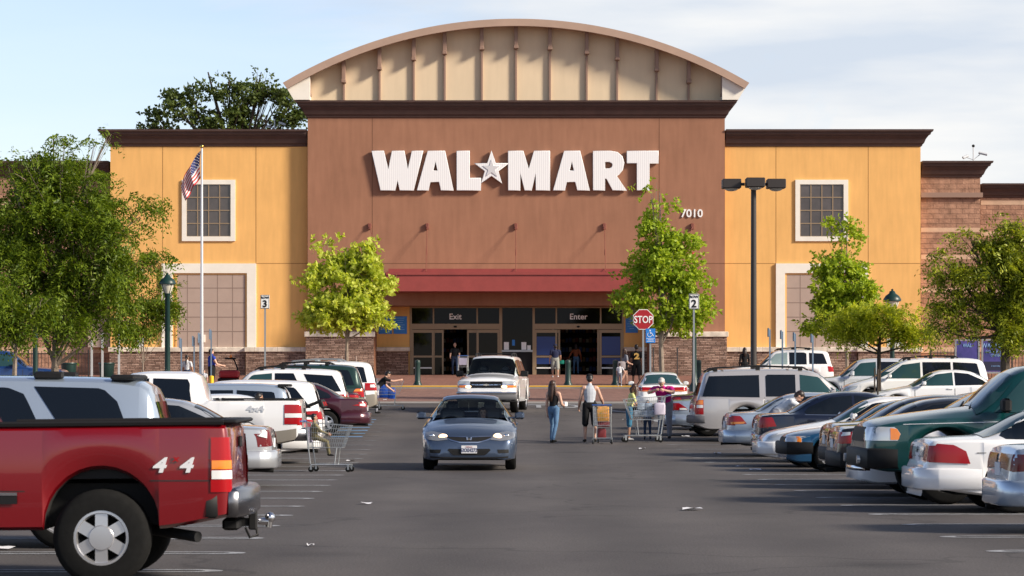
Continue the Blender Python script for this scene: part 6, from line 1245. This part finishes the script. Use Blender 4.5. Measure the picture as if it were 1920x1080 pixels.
for i, (px, py) in enumerate(((1195, 775), (1208, 775), (1221, 775), (1202, 762), (1216, 762))):
    bag(px, py, 73, (.20, .3, .17), M_WB, ['water pack lowest left in the long trolley', 'water pack lowest middle in the long trolley', 'water pack lowest right in the long trolley', 'water pack upper left in the long trolley', 'water pack upper right in the long trolley'][i], 'water_pack', 'water')
bag(1236, 766, 73, (.28, .2, .3), mat('lilac_box', (.55, .5, .6), .5), 'pale lilac box with dark picture at trolley handle end', 'grocery_box', 'box', -.25)
bag(1207, 603+111, 36.8, (.1, .1, .1), M_BLACK, 'small dark box by the door', 'box', 'box') if False else None
# mobility scooter / floor machine
b = at(430, 42); t = thing('mobility_scooter', 'red shopping scooter with basket beside the man in blue shirt', 'scooter', tuple(b))
mb = MB(); mb.bbox(-.45, .45, -.3, .3, .45, .80, .06); mb.bbox(-.38, .3, -.32, -.28, .55, .7, .01); mb.obj('basket', mat('scooter_red', (.35, .01, .02), .4), t)
mb = MB(); mb.bbox(-.5, .4, -.28, .28, .10, .46, .05); mb.tube([(.40, 0, .4), (.36, 0, .9), (.22, 0, 1.25), (.1, 0, 1.35)], .035, 6); mb.tube([(.12, -.3, 1.34), (.12, .3, 1.34)], .022, 6); mb.bbox(-.2, .3, -.08, .08, 1.28, 1.36, .02); mb.obj('chassis', M_BLACK, t)
mb = MB(); mb.ell((.06, 0, 1.42), (.07, .07, .09)); mb.obj('warning_beacon', M_AMB, t)
for x in (-.38, .35):
    mb = MB(); mb.cyl((x, -.3, .13), (x, -.22, .13), .13, n=12); mb.cyl((x, .22, .13), (x, .3, .13), .13, n=12); mb.obj('wheel', M_RUB, t)
# ---------------------------------------------------------------- people
def cloth(name, col, rough=.85): return mat('cloth_'+name, col, rough=rough, spec=.2, var=.18, vscale=9)
SK = {'light': mat('skin_light', (.56, .33, .24), .5, var=.08, vscale=6), 'tan': mat('skin_tan', (.42, .23, .15), .5, var=.08, vscale=6), 'brown': mat('skin_brown', (.24, .12, .075), .5, var=.08, vscale=6)}
HAIR = {k: mat('hair_'+k, c, .45, var=.3, vscale=25) for k, c in (('black', (.010, .008, .008)), ('brown', (.045, .020, .012)), ('dark', (.022, .012, .010)), ('grey', (.50, .47, .45)))}
M_EYE = mat('eye', (.02, .015, .01), .2); M_LIP = mat('lip', (.30, .09, .08), .5); M_SOLE = mat('sole_white', (.65, .65, .65), .6)
def dirv(side, pitch, out): return Vector((math.sin(R(out))*side, math.cos(R(out))*math.sin(R(pitch)), -math.cos(R(out))*math.cos(R(pitch))))
def person(label, px, s, yaw, H, skin, hair, shirt, pants, shoes, hairstyle='short', sleeve=.6, leg='long', lean=0, arms=((5, 8, 12, 4), (5, 8, 12, 4)), legs=((6, 6), (-6, -10)), sit=None, head=(0, 0), bulk=1., group=None, dz=0, vox=None, z=None, name='person', hat=None, fem=False, extra_y=0):
    k = H/1.75; e = at(px, s, dz); e.y += extra_y
    t = thing(name, label, 'person', tuple(e), R(yaw), group); segs = []; mb = MB()
    def loft(tag_, pts, rad, up=None):
        pts = [Vector(p) for p in pts]; rad = [(r, r) if not isinstance(r, tuple) else r for r in rad]
        P2 = [pts[0]-(pts[1]-pts[0]).normalized()*rad[0][1]*.55]+pts+[pts[-1]+(pts[-1]-pts[-2]).normalized()*rad[-1][1]*.55]; R2 = [(rad[0][0]*.55, rad[0][1]*.55)]+rad+[(rad[-1][0]*.55, rad[-1][1]*.55)]
        n = 12; vs = []
        for i, p in enumerate(P2):
            d = (P2[min(i+1, len(P2)-1)]-P2[max(i-1, 0)]).normalized(); sd_ = Vector((1, 0, 0)) if up is None else Vector(up); sd_ = (sd_-d*sd_.dot(d)); sd_ = sd_.normalized() if sd_.length > .1 else d.orthogonal().normalized(); b = d.cross(sd_)
            for j in range(n): a = 2*math.pi*j/n; vs.append(p+sd_*math.cos(a)*R2[i][0]+b*math.sin(a)*R2[i][1])
        fs = [(i*n+j, i*n+(j+1)%n, (i+1)*n+(j+1)%n, (i+1)*n+j) for i in range(len(P2)-1) for j in range(n)]+[tuple(range(n-1, -1, -1)), tuple(range((len(P2)-1)*n, len(P2)*n))]
        mb.add(vs, fs)
        for a in range(len(pts)-1): segs.append((tag_, np.array(pts[a]), np.array(pts[a+1]), sum(rad[a])/2, sum(rad[a+1])/2))
    B = bulk; hipz = .52*H
    # legs first, to set the pelvis height
    feet = []; lens = (.245*H, .245*H)
    for li, side in enumerate((-1, 1)):
        th, sh = legs[li][:2]; o_ = legs[li][2] if len(legs[li]) > 2 else 3
        hp = Vector((side*.09*k, 0, 0)); kn = hp+dirv(side, th, o_)*lens[0]; an = kn+dirv(side, sh, o_*.4)*lens[1]; feet.append((hp, kn, an, sh))
    low = min(f[2].z for f in feet); pz = -low+.075*k if sit is None else sit
    pel = Vector((0, 0, pz)); ln = R(lean); ax = Vector((0, math.sin(ln), math.cos(ln))); fw_ = Vector((0, math.cos(ln), -math.sin(ln)))
    pt = lambda h, f=0, x=0: pel+ax*h*k+fw_*f*k+Vector((x*k, 0, 0))
    wst = .86 if fem else 1.
    loft('pants', [pt(-.06), pt(.03), pt(.10)], [(.145*B*k, .105*B*k), (.165*B*k, .115*B*k), (.15*B*k*wst, .105*B*k)])
    loft('shirt', [pt(.06), pt(.16), pt(.30, .01), pt(.42, .0), pt(.475, -.01)], [(.152*B*k*wst, .11*B*k), (.14*B*k*wst, .105*B*k), (.165*B*k, .12*B*k), (.165*B*k, .105*B*k), (.10*k, .07*k)])
    nb = pt(.475, -.015); hd = Vector((math.sin(R(head[0]))*0, math.sin(ln*.6+R(head[1])), math.cos(ln*.6+R(head[1])))); hb = nb+hd*.085*k; hc = hb+hd*.10*k
    loft('skin', [nb-hd*.03*k, hb], [.055*k, .052*k])
    hy = R(head[0]); hf = Vector((-math.sin(hy), math.cos(hy), 0)); hf = (hf-hd*hf.dot(hd)).normalized(); hx = hf.cross(hd)
    Hm = Matrix((hx, hf, hd)).transposed()
    def hell(c, r, tg='head'):
        cc = hc+Hm @ (Vector(c)*k); st = len(mb.v); mb.ell((0, 0, 0), tuple(v*k for v in r), 12)
        for i in range(st, len(mb.v)): mb.v[i] = tuple(cc+Hm @ Vector(mb.v[i]))
        segs.append(('skin', np.array(cc), np.array(cc+Vector((0, 0, .001))), sum(r)/3*k, sum(r)/3*k))
    hell((0, -.005, .03), (.076, .094, .095)); hell((0, .022, -.035), (.055, .068, .075)); hell((0, .055, -.085), (.028, .026, .024)); hell((0, .098, -.012), (.012, .018, .022)); hell((0, .088, .015), (.008, .014, .022))
    for sd_ in (-1, 1): hell((sd_*.078, -.005, -.005), (.012, .02, .032)); hell((sd_*.03, .072, -.03), (.022, .02, .02))
    hands = []
    for ai, side in enumerate((-1, 1)):
        up_, uo, fp, fo = arms[ai]; sh = pt(.435, -.01, side*.185*B**.5); cap_ = pt(.43, -.005, side*.12)
        el = sh+(dirv(side, up_, uo))*.17*H; wr_ = el+dirv(side, fp, fo)*.145*H; m = sh.lerp(el, sleeve) if sleeve <= 1 else el
        st_ = 'shirt' if sleeve > 0 else 'skin'
        loft('shirt' if sleeve > -.5 else 'skin', [cap_, sh], [.072*B*k, .058*B*k])
        if sleeve > 0: loft('shirt', [sh, m], [.062*B*k, .056*B*k])
        loft('skin' if sleeve <= 1 else 'shirt', [sh if sleeve <= 0 else m, el], [.050*B*k, .042*k])
        loft('skin' if sleeve <= 1 else 'shirt', [el, el.lerp(wr_, .35), wr_], [.043*k, .042*k, .028*k])
        d = (wr_-el).normalized(); pm = wr_+d*.05*k; loft('skin', [wr_, pm, pm+d*.035*k], [(.026*k, .022*k), (.020*k, .038*k), (.017*k, .036*k)])
        hands.append((wr_, d, side, pm+d*.03*k))
    for li, side in enumerate((-1, 1)):
        hp, kn, an, shp = feet[li]; hp, kn, an = pel+hp, pel+kn, pel+an
        wide = 1.22 if leg in ('knee',) else 1.
        tg = 'pants' if leg != 'mini' else 'skin'
        fr_ = {'long': 1, 'knee': 1, 'mini': .42}[leg]
        if leg == 'mini': loft('pants', [hp+Vector((0, 0, .04*k)), hp.lerp(kn, fr_)], [.098*B*k, .088*B*k]); loft('skin', [hp.lerp(kn, .3), kn], [.078*B*k, .053*B*k])
        elif leg == 'knee': loft('pants', [hp+Vector((0, 0, .04*k)), hp.lerp(kn, .5), kn, kn.lerp(an, .12)], [.098*B*k, .096*B*k, .086*B*k, .084*B*k])
        else: loft('pants', [hp+Vector((0, 0, .04*k)), hp.lerp(kn, .5), kn], [.096*B*k, .080*B*k, .058*B*k])
        if leg == 'long': loft('pants', [kn, kn.lerp(an, .35), kn.lerp(an, .92)], [.058*B*k, .057*B*k, .05*B*k])
        else: loft('skin', [kn, kn.lerp(an, .3), kn.lerp(an, .7), an], [.050*k, .054*B*k, .040*k, .034*k])
        f = Vector((side*.12, 1, 0)); f.z = -.0 if shp > -25 else -.6; f.normalize(); loft('shoe', [an+Vector((0, -.02*k, -.03*k)), an+Vector((0, 0, -.035*k))+f*.07*k, an+Vector((0, 0, -.045*k))+f*.145*k], [(.040*k, .042*k), (.044*k, .036*k), (.038*k, .024*k)])
    # one continuous skin over everything
    me0 = mb.mesh('person_raw', SK[skin], fix=False); ob = bpy.data.objects.new('tmp', me0); COL.objects.link(ob)
    rm = ob.modifiers.new('r', 'REMESH'); rm.mode = 'VOXEL'; rm.voxel_size = vox or .013; sm = ob.modifiers.new('s', 'SMOOTH'); sm.factor = .5; sm.iterations = 2
    dg = bpy.context.evaluated_depsgraph_get(); dg.update(); me = bpy.data.meshes.new_from_object(ob.evaluated_get(dg)); bpy.data.objects.remove(ob)
    nf = len(me.polygons); C = np.zeros(nf*3); me.polygons.foreach_get('center', C); C = C.reshape(-1, 3); best = np.full(nf, 1e9); tg = np.zeros(nf, int); names = ['skin', 'shirt', 'pants', 'shoe']
    for tag_, a, b, ra, rb in segs:
        ab = b-a; L2 = max(1e-9, ab@ab); u = np.clip((C-a)@ab/L2, 0, 1); dd = np.linalg.norm(C-(a+u[:, None]*ab), axis=1)-(ra+(rb-ra)*u)
        if tag_ == 'shirt': dd -= .004
        w = dd < best; best[w] = dd[w]; tg[w] = names.index(tag_)
    me.materials.clear()
    for m_ in (SK[skin], shirt, pants, shoes, M_EYE, M_LIP): me.materials.append(m_)
    # fingers, eyes and mouth added to the same mesh
    x = MB(); 
    for wr_, d, side, pb in hands:
        inw = Vector((-side, 0, 0)); inw = (inw-d*inw.dot(d)); inw = inw.normalized() if inw.length > .05 else Vector((0, 1, 0)); acr = d.cross(inw).normalized()
        if acr.y < 0: acr = -acr
        for fi, ln_ in enumerate((.072, .08, .074, .058)):
            o_ = acr*(.028-.0185*fi)*k; p0 = pb+o_-d*.012*k; p1 = p0+(d*.6+inw*.18).normalized()*ln_*.5*k; p2 = p1+(d*.55+inw*.6).normalized()*ln_*.35*k; p3 = p2+(d*.1+inw*.8).normalized()*ln_*.28*k; x.tube([p0, p1, p2, p3], [.0095*k, .0088*k, .008*k, .0065*k], 6)
        p0 = wr_+d*.025*k+acr*.02*k; p1 = p0+(acr*.8+d*.5+inw*.4).normalized()*.035*k; p2 = p1+(d*.9+inw*.5).normalized()*.03*k; x.tube([p0, p1, p2], [.013*k, .011*k, .008*k], 6)
    x.cur = 4
    def hx_(c, r):
        cc = hc+Hm @ (Vector(c)*k); st = len(x.v); x.ell((0, 0, 0), tuple(v*k for v in r), 6)
        for i in range(st, len(x.v)): x.v[i] = tuple(cc+Hm @ Vector(x.v[i]))
    for sd_ in (-1, 1): hx_((sd_*.031, .083, .012), (.013, .008, .006)); hx_((sd_*.031, .086, .032), (.018, .006, .003))
    x.cur = 5; hx_((0, .088, -.052), (.022, .008, .006))
    if pants is None: pass
    b = bmesh.new(); b.from_mesh(me); 
    b.faces.ensure_lookup_table()
    for i, f in enumerate(b.faces): f.material_index = int(tg[i]); f.smooth = True
    vv = [b.verts.new(v) for v in x.v]
    for f, mi in zip(x.f, x.m):
        try: q_ = b.faces.new([vv[i] for i in f]); q_.material_index = mi; q_.smooth = True
        except ValueError: pass
    me2 = bpy.data.meshes.new('body'); b.to_mesh(me2); b.free()
    for m_ in (SK[skin], shirt, pants, shoes, M_EYE, M_LIP): me2.materials.append(m_)
    link('body', me2, t)
    # hair
    q_ = MB()
    def he(c, r, n=12):
        cc = hc+Hm @ (Vector(c)*k); st = len(q_.v); q_.ell((0, 0, 0), tuple(v*k for v in r), n)
        for i in range(st, len(q_.v)): q_.v[i] = tuple(cc+Hm @ Vector(q_.v[i]))
    if hairstyle != 'bald':
        he((0, -.022, .045), (.086, .094, .096)); he((0, -.045, .0), (.078, .066, .09)); he((0, .04, .098), (.055, .045, .03))
    if hairstyle in ('long', 'vlong', 'bob', 'pony'):
        Ln = {'long': .34, 'vlong': .46, 'bob': .2, 'pony': .36}[hairstyle]; w = .085 if hairstyle != 'pony' else .035
        c0 = hc+Hm @ Vector((0, -.055*k, .03*k)); pts = [c0, hc+Hm @ Vector((0, -.08*k, -.07*k)), c0+Vector((0, -.05*k, -Ln*k*.6)), c0+Vector((0, -.045*k, -Ln*k))]
        if lean > 20: pts[2:] = [c0+Vector((0, .0, -Ln*k*.6)), c0+Vector((0, .02, -Ln*k))]
        st = MB(); mbk, sgk = mb, list(segs); mb2 = MB(); mb = mb2
        loft('hair', pts, [(w*k, .05*k), (w*1.05*k, .05*k), (w*k, .035*k), (w*.55*k, .02*k)]); o = len(q_.v); q_.v += mb2.v; q_.f += [[i+o for i in f] for f in mb2.f]; q_.m += [0]*len(mb2.f)
        if hairstyle != 'pony':
            for sd_ in (-1, 1):
                mb2 = MB(); mb = mb2; c1 = hc+Hm @ Vector((sd_*.07*k, .01*k, .05*k)); loft('hair', [c1, c1+Vector((sd_*.015*k, -.01, -.12*k)), c1+Vector((sd_*.02*k, -.02, -Ln*.7*k))], [(.025*k, .04*k), (.028*k, .04*k), (.015*k, .02*k)]); o = len(q_.v); q_.v += mb2.v; q_.f += [[i+o for i in f] for f in mb2.f]; q_.m += [0]*len(mb2.f)
    if hairstyle == 'balding': pass
    if q_.f: q_.obj('hair', HAIR[hair], t)
    if hat is not None:
        q_ = MB(); he((0, -.01, .06), (.092, .105, .085)); he((0, .09, .06), (.06, .07, .012)); q_.obj('cap', hat, t)
    t['tmp'] = 0; del t['tmp']
    return t, dict(hc=hc, hands=hands, k=k, pt=pt, M=Matrix.Translation(e) @ Matrix.Rotation(R(yaw), 4, 'Z'))
def wpos(h, p): return h['M'] @ Vector(p)
C_ = cloth
BLK = C_('black', (.012, .012, .014)); DEN = C_('denim', (.09, .17, .29)); WHT = C_('white', (.62, .64, .68)); NAV = C_('navy', (.02, .025, .06)); GRT = C_('grey_tank', (.42, .45, .50)); KHA = C_('khaki_grey', (.28, .29, .26)); MAG = C_('magenta', (.46, .015, .20)); YLW = C_('pale_yellow', (.62, .64, .26)); OLV = C_('olive', (.22, .19, .10)); BLU = C_('blue', (.03, .06, .38)); ORG = C_('rust', (.30, .09, .04)); SHB = C_('shoe_black', (.012, .012, .012)); SHW = C_('shoe_white', (.7, .68, .66)); CAPRI = C_('capri_denim', (.05, .17, .28)); GRY = C_('grey', (.22, .23, .27)); DKD = C_('dark_denim', (.03, .05, .10))
# the two walking away in the aisle
t, h = person('long haired woman in black top and jeans in the aisle, holding a white packet', 1038, 73.5, -32, 1.64, 'light', 'brown', BLK, DEN, SHB, 'vlong', sleeve=-1, legs=((16, -4), (-8, -24)), arms=((4, 8, 10, 2), (10, 10, 78, -18)), head=(-22, -4), fem=True, vox=.011, bulk=.95)
p = wpos(h, h['hands'][1][3]); mb = MB(); mb.bbox(-.06, .06, -.09, .09, -.03, .09, .01); mb.xf(Matrix.Translation(p+Vector((0, 0, .03))) @ Matrix.Rotation(R(-20), 4, 'Z')); tag(mb.obj('packet', C_('paper', (.75, .77, .8))), 'white packet in the hand of the woman in jeans', 'packet')
t, h = person('man in grey tank top, black knee shorts and dark cap pushing a trolley', 1106, 73, 3, 1.79, 'light', 'black', GRT, BLK, SHB, 'short', sleeve=-1, leg='knee', legs=((6, -2), (-5, -10)), lean=5, arms=((8, 10, 40, 6), (16, 22, 62, 14)), head=(0, 14), hat=BLK, vox=.011, bulk=.97)
# around the long trolley
person('girl in pale yellow shirt and blue capri jeans facing the long trolley', 1180, 72, -78, 1.52, 'tan', 'brown', YLW, CAPRI, SHW, 'long', leg='knee', legs=((3, 1), (-3, -4)), lean=10, arms=((20, 8, 70, -5), (20, 8, 70, -5)), head=(0, 22), fem=True, bulk=.9)
person('grey haired man in magenta shirt leaning on the trolley handle', 1247, 71, 165, 1.80, 'light', 'grey', MAG, GRY, SHB, 'short', legs=((3, 0), (0, -3)), lean=38, arms=((70, 22, 112, -50), (70, 22, 112, -50)), head=(0, 26), bulk=1.3)
person('small child in dark jeans standing behind the long trolley', 1214, 71.5, 175, 1.05, 'tan', 'brown', BLU, DKD, SHB, 'short', legs=((3, 0), (-3, -3)))
# store front
person('man in navy polo and grey shorts walking toward the enter door with green cloth', 1041, 37.2, 5, 1.72, 'tan', 'black', NAV, KHA, SHW, 'short', leg='knee', legs=((10, 2), (-8, -14)), arms=((6, 10, 8, 6), (10, 14, 42, 4)), bulk=1.22, hat=NAV, dz=.12)
person('woman in rust top with black backpack and jeans inside the enter doorway', 1080, 35.2, -5, 1.66, 'tan', 'dark', ORG, DEN, SHB, 'bob', legs=((6, 2), (-6, -10)), arms=((6, 30, 10, 24), (6, 14, 10, 8)), dz=.12, fem=True, sleeve=2)
bag(1080, 668, 34.9, (.30, .16, .42), M_BLACK, 'black backpack worn by the woman in the enter doorway', 'backpack', 'backpack', -.35)
person('dark dressed man pushing a trolley out of the exit doorway', 853, 36.0, 178, 1.74, 'light', 'black', BLK, DKD, SHB, 'bald', arms=((20, 10, 60, 0), (20, 10, 60, 0)), dz=.12)
person('woman in grey tee and black shorts with shoulder bag, beside stop sign', 1172, 42, -70, 1.70, 'light', 'brown', GRY, BLK, SHB, 'long', leg='mini', legs=((16, 0), (-12, -30)), arms=((-4, 10, 60, 0), (6, 10, 72, -20)), head=(20, 0), fem=True, bulk=1.1, dz=.12)
bag(1165, 685, 42.2, (.34, .16, .34), C_('bag_grey', (.30, .27, .28)), 'grey shoulder bag of the woman in grey tee', 'shoulder_bag', 'bag', -.2)
t, h = person('man in black jersey with yellow number 2, seen from behind near the stop sign', 1193, 41.8, 5, 1.86, 'brown', 'black', BLK, BLK, SHB, 'short', leg='knee', legs=((10, 2), (-8, -16)), arms=((4, 8, 10, 4), (4, 8, 10, 4)), dz=.12)
pp = h['pt'](.30, -.135); text('jersey_number', '2', .26, mat('jersey_yellow', (.75, .45, .12), .7), tuple(pp+Vector((0, -.012, 0))), t, rot=(R(90), 0, 0), bold=.05, sx=1.3)
person('small child in white shirt behind the bollard, holding on to the bag woman', 1162, 42.5, -10, 1.05, 'light', 'dark', WHT, GRY, SHW, 'short', legs=((8, 0), (-6, -10)), arms=((10, 8, 10, 0), (10, 30, 20, 20)), dz=.12)
person('person with long dark hair and black jacket with a black bag by the light pole', 1396, 40, 10, 1.68, 'tan', 'dark', BLK, BLK, SHB, 'long', sleeve=2, dz=.1, fem=True)
person('big man in blue sleeveless shirt and black shorts between flagpole and red scooter', 397, 44, -62, 1.86, 'light', 'brown', BLU, BLK, SHW, 'short', sleeve=.15, leg='knee', legs=((6, 0), (-6, -8)), arms=((25, 10, 78, 5), (25, 10, 78, 5)), bulk=1.3)
person('woman with dark ponytail and black shoulder bag behind the white pickup cab', 351, 44, -20, 1.60, 'tan', 'dark', WHT, DKD, SHB, 'pony', fem=True, arms=((4, 8, 12, 4), (6, 12, 20, 6)))
bag(352, 703, 44.3, (.32, .16, .28), M_BLACK, 'black handbag of the woman with a ponytail', 'handbag', 'bag', -.2)
person('small child with brown hair at the foot of the flagpole', 383, 45, 160, 1.02, 'light', 'brown', WHT, GRY, SHW, 'short')
# left row
person('boy in black tee bending over the trolley with blue bags', 706, 56.5, -75, 1.58, 'light', 'black', BLK, GRY, SHB, 'short', lean=42, legs=((4, 0), (-2, -4)), arms=((30, 10, 55, 0), (75, 10, 100, 0)), head=(0, 15), bulk=.95)
person('small boy in olive shirt seated in the trolley at the white pickup', 590, 98, -80, 1.0, 'tan', 'black', OLV, OLV, SHB, 'short', sleeve=2, arms=((40, 6, 70, 0), (40, 6, 70, 0)), legs=((72, 10), (72, 10)), sit=.66, vox=.011, bulk=1.0)
person('person with black hair showing only the head above the white pickup bed', 487, 88.5, -60, 1.52, 'tan', 'black', WHT, DEN, SHB, 'short')
person('person in white tee bending into the blue silver sedan', 1452, 84, -88, 1.82, 'light', 'dark', WHT, GRY, SHB, 'short', lean=52, legs=((2, 0), (-2, -4)), arms=((60, 8, 80, 0), (60, 8, 80, 0)), head=(0, 30), bulk=1.15)
# drivers
def driver(label, px, s, zc, skin, hair, hs, shirt, yaw, dy):
    e = at(px, s); t, h = person(label, px, s, yaw, 1.66, skin, hair, shirt, GRY, SHB, hs, sit=zc, legs=((92, 78), (92, 78)), arms=((35, 10, 78, -8), (35, 10, 78, -8)), extra_y=dy, bulk=.92); return t
driver('driver of the slate blue sedan, long hair, dark top', 906, 92.5, .46, 'light', 'brown', 'long', BLK, 180, -.25)
driver('driver of the large white SUV moving in the aisle', 952, 54.6, .80, 'light', 'dark', 'short', GRY, 180, -.3)
driver('driver in blue shirt inside the small white SUV', 1452, 43, .78, 'brown', 'black', 'short', BLU, 90, -.1)
bag(1053, 679, 37.1, (.26, .16, .18), cloth('green', (.01, .16, .12)), 'green cloth held by the man in grey shorts', 'green_cloth', 'cloth', -.1)
